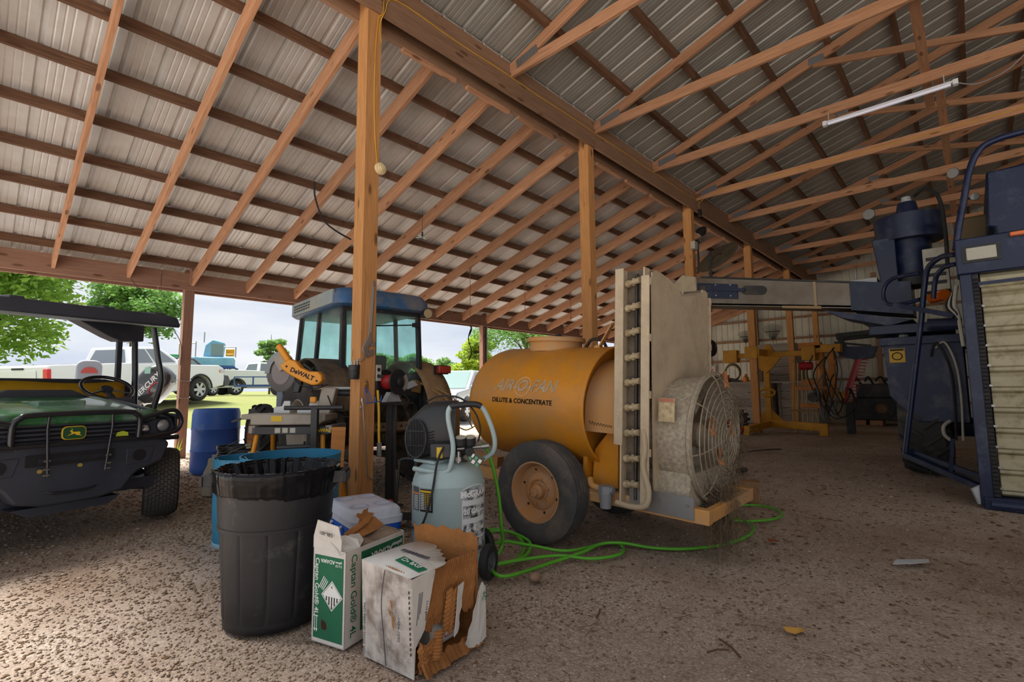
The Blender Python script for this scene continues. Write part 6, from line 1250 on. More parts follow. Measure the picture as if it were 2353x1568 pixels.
# ================================================================ BACK OF THE BARN
M_yf = mat('yellow_machine_paint', C('#c98f14'), rough=.5, col2=C('#b27a12'), nscale=4, dust=C('#7d5f2c'), dustamt=.2); M_yf2 = mat('amber_machine_paint', C('#c47a1e'), rough=.5, col2=C('#a8641a'), nscale=4)
t = thing('frame_stand', (14.2, 4.0, 0), label='yellow steel frame stand with a T-shaped top, behind the fourth post', cat='stand')
def A(mb, n, m=M_yf, par=None, **k): return adopt(mb.obj(n, m, None, **k), par or t)
A(MB().b2((14.14, 3.93, .10), (14.26, 4.07, 2.02)), 'upright', bevel=.006); A(MB().bar((14.2, 4.0, .18), (12.55, 4.05, .13), .13, .16), 'foot_beam', bevel=.006); A(MB().bar((14.2, 4.0, .20), (13.5, 2.62, .19), .14, .18), 'foot_beam', bevel=.006); A(MB().b2((13.42, 2.55, 0), (13.58, 2.72, .28)), 'foot_pad'); A(MB().b2((12.50, 3.99, .0), (12.58, 4.11, .1)), 'foot_pad')
for dy in (-1, 1): A(MB().prism([(4.0, .62), (4.0, .20), (4.0+dy*.42, .20)], 14.17, 14.23, 'x'), 'gusset')
A(MB().prism([(4.0, 1.50), (3.80, 1.68), (3.55, 2.00), (4.45, 2.00), (4.20, 1.68)], 14.10, 14.16, 'x'), 'top_gusset'); A(MB().b2((14.08, 2.95, 1.93), (14.22, 5.0, 2.06)), 'cross_beam', bevel=.005); A(MB().b2((14.0, 4.68, 1.82), (14.25, 5.05, 2.16)), 'end_plate', bevel=.01); A(MB().b2((14.0, 2.82, 1.80), (14.25, 3.12, 2.15)), 'end_plate', bevel=.01); A(MB().b2((13.38, 3.97, 1.88), (13.42, 4.27, 2.18)), 'post_clamp'); A(MB().b2((13.40, 3.93, 1.95), (14.1, 3.98, 2.12)), 'clamp_arm'); A(MB().prism([(3.75, 2.06), (4.05, 2.06), (3.97, 2.26), (3.88, 2.26)], 14.1, 14.2, 'x'), 'lifting_eye')
A(MB().tube([(14.12, 4.0+.19*math.cos(2*PI*i/24), 1.0+.10*math.sin(2*PI*i/24)) for i in range(24)], .03, 8, closed=True), 'tie_ring')
p = thing('pruning_head', (14.25, 2.8, 0), label='yellow hydraulic pruning frame with hoses hanging, right of the T-stand', cat='machine')
B = lambda mb, n, m=M_yf, **k: A(mb, n, m, p, **k)
B(MB().cyl((14.25, 2.76, .55), (14.25, 2.74, 2.20), .075, None, 16), 'column', M_yf2, smooth=40); B(MB().b2((14.18, 2.46, .88), (14.32, 2.60, 2.05)), 'second_column', M_yf2, bevel=.008); B(MB().b2((14.1, 2.30, 1.98), (14.4, 2.86, 2.18)), 'head_block', bevel=.01); B(MB().b2((14.1, 2.72, 2.1), (14.4, 3.2, 2.25)), 'top_arm', M_yf2); B(MB().b2((14.15, 2.50, 1.06), (14.35, 3.36, 1.15)), 'lower_beam', M_yf2, bevel=.005); B(MB().b2((14.15, 2.72, 1.18), (14.35, 3.2, 1.32)), 'mid_beam', M_yf2); B(MB().b2((14.2, 2.30, .86), (14.35, 2.62, 1.02)), 'side_plate'); B(MB().bar((14.25, 2.46, 1.8), (14.25, 2.62, 1.4), .1, .12), 'brace', M_yf2)
B(MB().b2((14.15, 2.78, .62), (14.4, 3.25, .72)), 'pump_tray', M_yf2); B(MB().cyl((14.1, 2.95, .88), (14.4, 2.95, .88), .12, None, 16), 'pump_motor', M_dsteel); B(MB().b2((14.1, 2.75, .53), (14.4, 3.5, .56)), 'shelf_board', wood('shelf_pine', C('#a07a4c'), C('#805c36'))); B(MB().cyl((14.05, 3.18, 1.66), (14.05, 2.90, 1.66), .10, None, 16), 'red_drum', mat('drum_red', C('#a01822'), rough=.4))
for k in range(6):
    y0 = 3.38-.09*k; B(MB().tube([(14.2+.03*k, y0+.08-.06*k*.3, .02), (14.22, y0-.03, 1.75 if k < 4 else .9)], .020, 7), 'stake', mat('pale_stake', C('#b59b6c'), rough=.8))
random.seed(21)
for k in range(9):
    y0 = random.uniform(2.3, 2.95); z0 = random.uniform(1.4, 2.25); y1 = random.uniform(2.15, 2.9); zb = random.uniform(.22, .8)
    B(MB().tube(smooth_path([(14.0, y0, z0), (13.95, y0-.12+.05*k, (z0+zb)/2+.2), (13.93, (y0+y1)/2, zb), (13.97, y1-.1, zb+.25), (14.1, y1, 1.1)], 6), .014, 6), 'hose', M_rub if k % 3 else mat('grey_hose', C('#6c6c70'), rough=.5), smooth=60)
c = thing('cutter_bar', (14.6, 2.1, 0), label='red toothed cutter bar hanging from a blue bracket and black boom', cat='cutter bar')
D = lambda mb, n, m, **k: A(mb, n, m, c, **k)
M_cr = mat('cutter_red', C('#a3202a'), rough=.4); D(MB().bar((14.6, 2.03, 1.85), (14.6, 2.40, .72), .06, .10), 'bar', M_cr, bevel=.004); D(MB().bar((14.55, 1.97, 1.85), (14.55, 2.34, .72), .03, .06), 'bar_edge', mat('cutter_red_light', C('#c2515a'), rough=.4))
for i in range(15): k = i/14; D(MB().bar((14.6, 1.96+.37*k, 1.80-1.05*k), (14.6, 1.82+.37*k, 1.78-1.05*k), .02, .025), 'tooth', M_cr)
D(MB().prism([(1.62, 2.10), (2.45, 2.14), (2.40, 1.90), (2.10, 1.80), (1.75, 1.82)], 14.5, 14.8, 'x'), 'bracket', M_hb); D(MB().bar((14.6, 2.45, 2.40), (14.6, 1.2, 2.46), .12, .14), 'boom', M_tblk); D(MB().cyl((14.5, 2.3, 2.32), (14.5, 1.5, 2.36), .05, None, 10), 'boom_ram', M_tblk); D(MB().bar((14.65, 2.40, 2.4), (14.65, 2.25, 1.95), .10, .12), 'boom_knuckle', M_tblk); D(MB().bar((14.6, 2.5, 2.25), (14.6, 1.75, 2.12), .05, .05), 'link', M_tblk); D(MB().b2((14.5, 2.2, .0), (14.75, 2.35, .75)), 'stand_leg', M_tblk)
# black engine block machine on pallet
m_ = thing('engine_unit', (18.3, 2.1, 0), label='black engine unit with a round opening on wooden blocks', cat='machine'); E_ = lambda mb, n, m=M_tblk, **k: A(mb, n, m, m_, **k)
E_(MB().b2((18.0, 1.35, .14), (19.0, 2.72, .80)), 'body', bevel=.03); E_(MB().b2((18.05, 1.5, .80), (18.9, 2.62, 1.22)), 'upper_body', bevel=.03); E_(MB().lathe([(.30, 0), (.30, .03), (.24, .03), (.24, -.05), (0, -.05)], 28, Matrix.Translation((17.99, 2.02, .48)) @ Matrix.Rotation(-PI/2, 4, 'Y')), 'flywheel_ring', M_dsteel); E_(MB().lathe([(0, .08), (.12, .05), (.16, 0)], 20, Matrix.Translation((17.99, 2.02, .48)) @ Matrix.Rotation(-PI/2, 4, 'Y')), 'hub', mat('rust_hub', C('#6d5138'), rough=.7))
for i in range(4): E_(MB().tube(smooth_path([(18.2, 1.6+.3*i, 1.2), (18.1, 1.7+.3*i, 1.42), (18.2, 1.9+.25*i, 1.3)]), .03, 6), 'hose', M_rub)
for yy in (1.5, 2.2, 2.6): o = MB().b2((17.9, yy-.18, 0), (18.6, yy+.12, .14)).obj('wood_block', W_raf); tag(o, 'wooden block under the %s of the black engine unit' % {1.5: 'right end', 2.2: 'middle', 2.6: 'left end'}[yy], 'block', 'blocks under the engine unit')
# wooden bins
def bin_(x, y, z, wx, wy, h, label, dark=False):
    b = thing('wooden_bin', (x, y, z), label=label, cat='crate', group='wooden harvest bins'); md = W_grey
    n = max(3, round(h/.24)); bh = h/n
    for i in range(n):
        for s_ in (-1, 1):
            o = beam('plank', (s_*wx/2, -wy/2, (i+.5)*bh), (s_*wx/2, wy/2, (i+.5)*bh), .022, bh-.012, md); o.parent = b; o = beam('plank', (-wx/2, s_*wy/2, (i+.5)*bh), (wx/2, s_*wy/2, (i+.5)*bh), .022, bh-.012, md); o.parent = b
    for s_ in (-1, 1):
        for k in (-1, 1): o = beam('corner_batten', (s_*(wx/2+.02), k*(wy/2-.06), 0), (s_*(wx/2+.02), k*(wy/2-.06), h), .1, .03, md); o.parent = b
    o = beam('rim_batten', (-wx/2-.025, -wy/2, h-.05), (-wx/2-.025, wy/2, h-.05), .03, .09, md); o.parent = b; o = MB().b2((-wx/2, -wy/2, .05), (wx/2, wy/2, .08)).obj('base', md, b)
    return b
bin_(17.6, 5.55, 0, 1.25, 1.75, 1.28, 'long pale wooden bin on the floor beside the enamel pot'); bin_(17.9, 4.0, 0, 1.25, 1.15, 1.26, 'dark wooden bin on the floor behind the yellow T-stand'); bin_(18.6, 4.85, 1.29, 1.2, 1.3, 1.30, 'wooden bin stacked on top, under the hanging rake')
o = MB().b2((16.92, 3.5, 1.285), (17.5, 6.5, 1.315)).obj('shelf_board', W_grey); tag(o, 'weathered board laid across the floor bins', 'board')
# clutter on the floor bins
M_o = mat('orange_jug', C('#d9801c'), rough=.4); 
o = MB().lathe([(0, 0), (.09, 0), (.09, .15), (.04, .2), (.04, .26), (0, .26)], 16).obj('jug', M_o, smooth=40); o.location = (17.02, 5.44, 1.317); tag(o, 'small orange plastic jug on the bins', 'jug')
o = thing('rope_coil', (17.15, 5.9, 1.62), 0, 'coil of old brown rope hung over the bins', 'rope')
for k in range(3): MB().tube([(.03*k, .24*math.cos(2*PI*i/20), .27*math.sin(2*PI*i/20)+.02*k) for i in range(20)], .028, 6, closed=True).obj('loop', mat('old_rope', C('#7d6650'), rough=.95), o)
o = MB().b2((-.12, -.16, 0), (.12, .16, .42)).obj('chest', mat('dark_box', C('#6a6058'), rough=.8), bevel=.01); o.location = (17.2, 5.1, 1.317); tag(o, 'grey box standing upright on the bins', 'box')
for i, (cn, hx, wh) in enumerate((('squat red', '#a8442c', 'left end'), ('white', '#c9c4b8', 'left end'), ('brown', '#7d5a3c', 'left end'), ('tan', '#b98a62', 'left end'))):
    o = MB().lathe([(0, 0), (.05, 0), (.05, .14+.03*i), (.025, .18+.03*i), (.025, .25), (0, .25)], 12).obj('bottle', mat('shop_bottle_%d' % i, C(hx), rough=.4), smooth=40); o.location = (17.05+.02*(i % 2), 6.0+.12*i, 1.317); tag(o, cn+' bottle in the row on the left end of the bins', 'bottle', 'bottles on the bins')
o = MB().prism([(-.2, 0), (.15, .0), (.17, .14)], -.08, .08, 'y').obj('wedge_board', M_tblk); o.location = (17.05, 5.5, 1.317); o.rotation_euler = (0, 0, PI/2); o.location = (17.0, 5.72, 1.317); tag(o, 'dark sloping board leaning on the bins', 'board')
o = MB().b2((-.01, -.16, -.15), (.01, .16, .15)).obj('wall_sign', mat('red_white_sign', C('#c9c6c0'), rough=.5, col2=C('#b3383a'), nscale=9, nmix=.8)); o.location = (20.98, 8.05, 1.9); tag(o, 'small red and white sign on the back wall', 'sign')
def rake(x, y, z, s_, label):
    r = thing('leaf_rake', (x, y, z), label=label, cat='rake', group='leaf rakes on the back wall')
    for i in range(17): a = -.72+1.44*i/16; MB().tube([(0, 0, 0), (0, math.sin(a)*.55*s_, math.cos(a)*.62*s_), (-.06, math.sin(a)*.58*s_, math.cos(a)*.66*s_)], .006, 4).obj('tine', M_tblk, r)
    MB().bar((0, -.26*s_, .36*s_), (0, .26*s_, .36*s_), .02, .03).obj('spreader', M_tblk, r); MB().cyl((0, 0, .02), (0, 0, -.9*s_), .016, None, 8).obj('shaft', W_raf, r)
rake(20.98, 5.62, 2.95, 1.0, 'large fan rake hung head up on the back wall'); rake(20.96, 6.62, 2.9, .8, 'smaller fan rake hung on the back wall to the left')
# enamel pot, jug and red scoop by the fourth post
o = thing('enamel_pot', (13.2, 4.72, 0), 0, 'blue enamel pot with a rusty lid, left of the fourth post', 'pot'); MB().lathe([(0, 0), (.22, 0), (.30, .12), (.31, .26), (.33, .27), (.30, .27), (.28, .1), (0, .05)], 32).obj('body', mat('blue_enamel', C('#3f6f96'), rough=.35), o, smooth=40); l = MB().cyl((0, 0, .0), (0, 0, .03), .31, None, 32).obj('lid', mat('grey_lid', C('#8a7c6c'), rough=.7), o); l.location = (-.05, .05, .33); l.rotation_euler = (0, -.5, .2); MB().tube(arc((0, 0, .04), .07, 0, PI, 8, 'xz'), .012, 6).obj('lid_handle', M_tblk, l)
o = MB().lathe([(0, 0), (.10, 0), (.16, .06), (.17, .14), (0, .02)], 24).obj('scoop', mat('scoop_red', C('#b02a2c'), rough=.4), smooth=40); o.location = (12.9, 4.34, .02); tag(o, 'red scoop on the ground beside the fourth post', 'scoop')
o = MB().lathe([(0, 0), (.11, .0), (.12, .3), (.06, .36), (0, .36)], 20).obj('blue_jug', mat('lightblue_jug', C('#5f86b8'), rough=.4), smooth=40); o.location = (12.45, 4.95, .13); o.rotation_euler = (PI/2, 0, .9); tag(o, 'pale blue jug lying in front of the enamel pot', 'jug')
o = thing('gear_wheel', (13.9, 4.66, .3), 0, 'rusty toothed gear leaning behind the fourth post', 'gear')
MB().cyl((-.04, 0, 0), (.04, 0, 0), .20, None, 20).obj('disc', M_grime, o); [MB().box((0, .22*math.cos(a*PI/5), .22*math.sin(a*PI/5)), (.07, .08, .08)).obj('tooth', M_grime, o) for a in range(10)]
# ================================================================ OUTSIDE
M_wp = mat('white_car_paint', C('#d5d8dd'), rough=.3, coat=.6); M_sp = mat('silver_car_paint', C('#aeb4bb'), rough=.3, metal=.3, coat=.6); M_dk = mat('dark_car_paint', C('#2d3338'), rough=.3, coat=.6); M_win = mat('car_window', C('#6f7880'), rough=.08, metal=.2, coat=1); M_win2 = mat('green_car_window', C('#6d8380'), rough=.08, coat=1); M_chr = mat('chrome_trim', C('#b9bcc0'), rough=.2, metal=.9); M_alloy = mat('alloy_wheel', C('#b0b2b5'), rough=.35, metal=.6); M_gcar = mat('trim_black', (.02, .02, .022), rough=.5)
def car_wheel(par, x, y, r=.41, w=.27):
    wh = thing('wheel', (x, y, r)); wh.parent = par; s_ = 1 if y > 0 else -1; MXw = Matrix.Rotation(-PI/2*s_, 4, 'X')
    MB().lathe([(r*.62, -w/2), (r*.9, -w/2), (r, -w*.35), (r, w*.35), (r*.9, w/2), (r*.62, w/2)], 32, MXw).obj('tyre', M_rub, wh, smooth=40)
    hb = MB(); hb.lathe([(r*.63, w*.45), (r*.58, w*.40), (r*.56, 0)], 28, MXw); hb.lathe([(0, w*.44), (r*.14, w*.43), (r*.15, w*.3)], 14, MXw)
    for i in range(6):
        a = i*PI/3; p = MXw @ Vector((.1*r*math.cos(a), .1*r*math.sin(a), w*.38)); q = MXw @ Vector((.6*r*math.cos(a), .6*r*math.sin(a), w*.40)); hb.bar(p, q, .09, .03, MXw @ Vector((0, 0, 1)))
    hb.obj('alloy', M_alloy, wh, smooth=40); MB().lathe([(0, 0), (r*.57, 0), (r*.57, .02)], 24, MXw).obj('brake', M_gcar, wh)
def arch(cx, r, n=9): return [(cx+r*math.cos(PI*i/n), .42+r*math.sin(PI*i/n)) for i in range(n+1)]
def pickup(name, loc, az, label, paint, pitch=0):
    """crew-cab pickup; local x forward, y left"""
    t = thing(name, loc, 0, label, 'pickup truck', rot=(0, -pitch, az)); Wd = .99
    low = [(-2.92, .55)]+arch(-1.85, .50)[::-1]+arch(1.85, .50)[::-1]+[(2.90, .48), (2.95, .75), (2.92, 1.12), (2.70, 1.24), (1.35, 1.30), (1.15, 1.34), (-.62, 1.36), (-.62, 1.42), (-2.88, 1.42), (-2.95, 1.38)]
    MB().prism(low, -Wd, Wd, 'y').obj('body', paint, t, bevel=.04, seg=3)
    gh = MB(); lo = [(-.66, 1.34), (1.20, 1.34)]; z2 = 1.92
    P = [(-.66, -Wd+.03, 1.34), (1.25, -Wd+.03, 1.33), (1.25, Wd-.03, 1.33), (-.66, Wd-.03, 1.34), (-.50, -Wd+.20, z2), (.42, -Wd+.20, z2), (.42, Wd-.20, z2), (-.50, Wd-.20, z2)]
    gh.add(P, [(0, 1, 5, 4), (1, 2, 6, 5), (2, 3, 7, 6), (3, 0, 4, 7), (4, 5, 6, 7)]); cab = gh.obj('cab', paint, t, bevel=.06, seg=3)
    def lerp(a, b, k): return [a[i]+(b[i]-a[i])*k for i in range(3)]
    for s_ in (0, 1):
        a, b, c_, d = (P[0], P[1], P[5], P[4]) if s_ == 0 else (P[3], P[2], P[6], P[7]); off = -.008 if s_ == 0 else .008
        for (u0, u1) in ((.06, .40), (.45, .86)):
            q = [lerp(lerp(a, b, u0), lerp(d, c_, u0), .12), lerp(lerp(a, b, u1), lerp(d, c_, min(u1, .92)), .12), lerp(lerp(a, b, u1), lerp(d, c_, min(u1*.98, .9)), .86), lerp(lerp(a, b, u0), lerp(d, c_, u0), .86)]
            MB().add([(p[0], p[1]+off, p[2]) for p in q], [(0, 1, 2, 3)]).obj('side_window', M_win, cab, solid=.01)
        yy = -Wd-.09 if s_ == 0 else Wd+.09; MB().box((.98, yy, 1.42), (.10, .20, .20)).obj('mirror', paint, t, bevel=.03); MB().box((.30, (-1 if s_ == 0 else 1)*(Wd+.004), 1.16), (.20, .02, .03)).obj('door_handle', M_gcar, t)
    MB().add([lerp(lerp(P[0], P[3], k), lerp(P[4], P[7], k), v) for k, v in ((.12, .15), (.88, .15), (.84, .86), (.16, .86))], [(0, 1, 2, 3)]).tx(Matrix.Translation((-.012, 0, 0))).obj('rear_window', M_win, cab, solid=.01)
    MB().add([lerp(lerp(P[1], P[2], k), lerp(P[5], P[6], k), v) for k, v in ((.06, .08), (.94, .08), (.92, .92), (.08, .92))], [(0, 1, 2, 3)]).tx(Matrix.Translation((.012, 0, .005))).obj('windscreen', M_win, cab, solid=.01)
    MB().b2((-2.86, -Wd+.08, 1.0), (-.66, Wd-.08, 1.425)).obj('bed_cover', M_gcar, t)
    MB().b2((-3.06, -Wd+.02, .52), (-2.90, Wd-.02, .78)).obj('rear_bumper', M_chr, t, bevel=.03); MB().b2((2.86, -Wd+.02, .42), (3.02, Wd-.02, .70)).obj('front_bumper', M_gcar, t, bevel=.03); MB().b2((2.90, -.75, .72), (2.965, .75, 1.08)).obj('grille', M_gcar, t, bevel=.02)
    for s_ in (-1, 1):
        MB().box((-2.93, s_*(Wd-.04), 1.15), (.12, .14, .34)).obj('tail_lamp', mat('car_red_lamp', C('#c22a2e'), rough=.2, coat=.8), t, bevel=.02); MB().box((2.85, s_*(Wd-.08), 1.02), (.20, .22, .12)).obj('headlamp', M_chr, t, bevel=.02); MB().box((2.78, s_*(Wd+.0), 1.02), (.14, .03, .10)).obj('indicator', M_amb, t)
        for x in (-1.85, 1.85):
            car_wheel(t, x, s_*(Wd-.14)); MB().tube([(p[0], s_*(Wd+.0), p[1]) for p in arch(x, .52, 12)], .03, 6).obj('arch_trim', M_gcar, t)
    MB().b2((-2.962, -.62, .95), (-2.955, .62, 1.28)).obj('tailgate_panel', paint, t, bevel=.01); MB().b2((-2.975, -.2, 1.30), (-2.96, .2, 1.35)).obj('tailgate_handle', M_gcar, t)
    MB().b2((-2.6, -.8, .40), (2.6, .8, .60)).obj('chassis', M_gcar, t)
    return t
def gz_(x, y): return terr(x, y)
pickup('pickup_truck', (3.2, 20.0, gz_(0, 20.0)-.03), math.radians(31), 'white crew-cab pickup parked side-on behind the utility vehicle', M_wp, math.radians(4.4))
p2 = pickup('pickup_truck', (11.5, 31.6, gz_(0, 33)), math.radians(6), 'white pickup seen from its tailgate, beyond the lawn and saw', M_wp)
text('lettering', 'GMC', .16, M_gcar, p2, TM((-2.968, .05, 1.16), (0, -1, 0), (0, 0, 1)), bold=.006)
def suv(name, loc, az, label, paint, win, cat='car'):
    t = thing(name, loc, az, label, cat); Wd = .95
    low = [(-2.35, .5)]+arch(-1.45, .46)[::-1]+arch(1.45, .46)[::-1]+[(2.35, .45), (2.42, .8), (2.30, 1.02), (1.3, 1.14), (-2.35, 1.16), (-2.42, .9)]
    MB().prism(low, -Wd, Wd, 'y').obj('body', paint, t, bevel=.05, seg=3)
    P = [(-2.33, -Wd+.02, 1.14), (1.42, -Wd+.02, 1.10), (1.42, Wd-.02, 1.10), (-2.33, Wd-.02, 1.14), (-2.1, -Wd+.18, 1.80), (.45, -Wd+.18, 1.80), (.45, Wd-.18, 1.80), (-2.1, Wd-.18, 1.80)]
    cab = MB().add(P, [(0, 1, 5, 4), (1, 2, 6, 5), (2, 3, 7, 6), (3, 0, 4, 7), (4, 5, 6, 7)]).obj('cabin', paint, t, bevel=.06, seg=3)
    lp = lambda a, b, k: [a[i]+(b[i]-a[i])*k for i in range(3)]
    for s_, (a, b, c_, d) in ((-1, (P[0], P[1], P[5], P[4])), (1, (P[3], P[2], P[6], P[7]))):
        for (u0, u1) in ((.05, .30), (.34, .60), (.64, .90)): MB().add([(q[0], q[1]+s_*.008, q[2]) for q in (lp(lp(a, b, u0), lp(d, c_, u0), .14), lp(lp(a, b, u1), lp(d, c_, u1), .14), lp(lp(a, b, u1), lp(d, c_, u1), .86), lp(lp(a, b, u0), lp(d, c_, u0), .86))], [(0, 1, 2, 3)]).obj('side_window', win, cab, solid=.01)
        MB().box((1.15, s_*(Wd+.09), 1.18), (.10, .18, .16)).obj('mirror', paint, t, bevel=.03); MB().box((2.28, s_*(Wd-.15), .88), (.2, .3, .13)).obj('headlamp', M_chr, t, bevel=.03); MB().box((-2.38, s_*(Wd-.1), 1.0), (.08, .14, .26)).obj('tail_lamp', mat('car_red_lamp', C('#c22a2e')), t)
        for x in (-1.45, 1.45): car_wheel(t, x, s_*(Wd-.13), .36, .24)
    MB().add([[q[0]+.012, q[1], q[2]+.006] for q in (lp(lp(P[1], P[2], k), lp(P[5], P[6], k), v) for k, v in ((.05, .06), (.95, .06), (.93, .94), (.07, .94)))], [(0, 1, 2, 3)]).obj('windscreen', win, cab, solid=.01)
    MB().add([[q[0]-.012, q[1], q[2]] for q in (lp(lp(P[0], P[3], k), lp(P[4], P[7], k), v) for k, v in ((.08, .1), (.92, .1), (.9, .9), (.1, .9)))], [(0, 1, 2, 3)]).obj('rear_window', win, cab, solid=.01)
    for z in (.62, .78): MB().b2((2.36, -.6, z-.04), (2.44, .6, z+.04)).obj('grille_bar', M_gcar, t)
    return t
suv('suv', (6.0, 27.4, gz_(0, 27)), math.radians(28), 'dark SUV partly hidden behind the side-on white pickup', M_dk, M_win2)
suv('minivan', (12.3, 14.2, gz_(0, 14.2)), math.radians(205), 'silver minivan parked outside between the tractor and the tank', M_sp, M_win2)
# ---- boat with outboard
b = thing('boat', (.9, 11.9, 0), 0, 'small grey boat with a red-panelled grey seat, behind the utility vehicle', 'boat')
mb = MB(); secs = [(1.0, .95, .55), (0, 1.0, .50), (-2.0, 1.0, .48), (-3.4, .7, .55), (-4.4, .05, .85)]; vs_ = []
for x, hw, zb in secs: vs_ += [(x, -hw, 1.08), (x, -hw*.8, zb+.12), (x, 0, zb), (x, hw*.8, zb+.12), (x, hw, 1.08), (x, hw*.9, 1.10), (x, 0, .85), (x, -hw*.9, 1.10)]
mb.add(vs_, [(j*8+i, j*8+(i+1) % 8, j*8+8+(i+1) % 8, j*8+8+i) for j in range(4) for i in range(8)]+[tuple(range(8))]); mb.obj('hull', mat('boat_grey', C('#7f878c'), rough=.4), b, smooth=35)
M_seat = mat('boat_seat_grey', C('#9b9da3'), rough=.6); so = MB().prism([(p[0], p[1]+1.52) for p in rrect(.38, .44, .13, 5)], .06, .16, 'y').obj('seat_back', M_seat, b, bevel=.03, seg=3); so.location = (.42, 0, 0)
MB().prism([(.42-.12+.24*i/8*1.0, 1.50) for i in range(2)]+[(.42+.12*math.cos(PI*i/10), 1.50+.11*math.sin(PI*i/10)) for i in range(11)], .045, .07, 'y').obj('seat_panel', mat('boat_seat_red', C('#c05048'), rough=.6), so); bpy.data.objects['seat_panel'].location = (-.42, 0, 0)
MB().b2((.12, -.15, 1.22), (.72, .30, 1.32)).obj('seat_cushion', M_seat, b, bevel=.04, seg=3); MB().cyl((.42, .1, .9), (.42, .1, 1.24), .05, None, 12).obj('seat_post', M_steel, b)
for x in (-.5, -1.6): MB().cyl((x, -.8, 0), (x, -.6, 0), .28, None, 20).obj('trailer_wheel', M_rub, b); bpy.context
for o_ in [c for c in b.children if c.name.startswith('trailer_wheel')]: o_.location = (0, 0, .28)
MB().b2((-4.2, -.5, .40), (1.0, -.4, .5)).obj('trailer_rail', M_steel, b); MB().b2((-4.2, .4, .40), (1.0, .5, .5)).obj('trailer_rail', M_steel, b); MB().b2((-1.3, -.8, .26), (-1.2, .8, .42)).obj('trailer_axle', M_steel, b)
m = thing('outboard_motor', (2.08, 11.45, .90), math.radians(-42), 'black outboard motor with red and white lettering, tilted up behind the outer post', 'outboard motor'); M_cow = mat('outboard_black', (.03, .032, .036), rough=.2, coat=.6)
TM_ = Matrix.Translation((-.02, 0, .12)) @ Matrix.Rotation(math.radians(38), 4, 'Y')
secs = [(0, .17, .15), (.08, .26, .19), (.30, .29, .20), (.52, .27, .19), (.66, .18, .14), (.70, .06, .06)]; mb = MB(); vs_ = []
for z, a, b_ in secs: vs_ += [TM_ @ Vector((p[0]-.03*z, p[1], z)) for p in rrect(2*a, 2*b_, min(a, b_)*.6, 5)]
k_ = 24; mb.add(vs_, [(j*k_+i, j*k_+(i+1) % k_, (j+1)*k_+(i+1) % k_, (j+1)*k_+i) for j in range(5) for i in range(k_)]+[tuple(range(k_)), tuple(5*k_+i for i in range(k_))]); cw = mb.obj('cowl', M_cow, m, smooth=45)
TT = TM_ @ TM((-.0, -.204, .30), (.05, 0, 1), (-1, 0, .05)); text('lettering', 'MERCURY', .13, M_wht, cw, TT, bold=.003, shear=.2)
MB().tube([TM_ @ Vector((.12+.09*math.cos(2*PI*i/24)*.6, -.206, .34+.12*math.sin(2*PI*i/24))) for i in range(20)], .009, 5).obj('swoosh', mat('outboard_red', C('#c22a30'), rough=.4), cw)
MB().box(TM_ @ Vector((-.18, -.19, .52)), (.10, .03, .12)).obj('blue_patch', mat('pale_teal_patch', C('#8fc0b0'), rough=.4), cw)
leg = MB(); leg.bar(TM_ @ Vector((.0, 0, .02)), TM_ @ Vector((.06, 0, -.50)), .14, .18, (0, 1, 0)); leg.bar(TM_ @ Vector((-.12, 0, -.48)), TM_ @ Vector((.30, 0, -.50)), .10, .10, (0, 1, 0)); leg.obj('leg', M_cow, m, bevel=.02)
MB().bar((-.30, 0, -.15), (.05, 0, .10), .22, .10).obj('clamp_bracket', M_silver, m, bevel=.02); pr = MB()
for i in range(3): a = i*2*PI/3; pr.add([TM_ @ Vector((.31, .02*math.cos(a), -.50+.02*math.sin(a))), TM_ @ Vector((.29, .16*math.cos(a-.4), -.50+.16*math.sin(a-.4))), TM_ @ Vector((.33, .16*math.cos(a+.4), -.50+.16*math.sin(a+.4)))], [(0, 1, 2)])
pr.obj('propeller', M_steel, m, solid=.012)
for k in range(3): MB().tube(smooth_path([(-.1, .05*k-.05, .08), (-.05+.06*k, -.12, -.1), (-.15, -.10, -.3), (-.28, -.05*k, -.25)]), .014, 6).obj('control_cable', M_rub, m, smooth=60)
# ---- far light-blue harvester
h = thing('straddle_harvester', (10.3, 38.0, gz_(0, 40)), math.radians(-20), 'light blue straddle harvester standing far off on the lawn', 'harvester'); M_lb = mat('faded_light_blue', C('#7fb0cc'), rough=.5, col2=C('#6a9fc0'), nscale=2); M_db = mat('far_deep_blue', C('#2a4f8a'), rough=.5)
MB().b2((-1.6, -1.2, 1.9), (1.6, 1.2, 2.5)).obj('deck', M_lb, h, bevel=.08); MB().b2((-1.7, -1.25, 1.4), (1.7, 1.25, 1.9)).obj('chassis', M_db, h, bevel=.05); MB().prism([(-.2, 2.5), (.9, 2.5), (1.0, 3.5), (.3, 3.7), (-.1, 3.3)], -.8, .6, 'y').obj('cab_frame', M_lb, h, bevel=.05); MB().b2((.25, -.82, 2.6), (.95, -.78, 3.4)).obj('cab_glass', M_win2, h)
for x in (-1.3, 1.3):
    for y in (-1.0, 1.0): MB().b2((x-.25, y-.2, .3), (x+.25, y+.2, 1.5)).obj('leg', M_db if y < 0 else M_tblk, h); MB().cyl((x, y-.2, .45), (x, y+.2, .45), .45, None, 20).obj('tyre', M_rub, h)
MB().b2((.6, -1.32, 1.45), (1.9, -1.22, 1.75)).obj('name_panel', mat('navy_panel', C('#1a2a4a'), rough=.4), h); text('lettering', 'BRAUD', .30, M_wht, h, TM((1.25, -1.33, 1.60), (1, 0, 0), (0, 0, 1)), bold=.008)
MB().b2((1.1, -1.0, 2.6), (1.6, -.5, 2.75)).obj('seat', M_uy, h, bevel=.05); MB().b2((1.1, -.6, 2.7), (1.6, -.5, 3.1)).obj('seat_back', M_uy, h, bevel=.05)
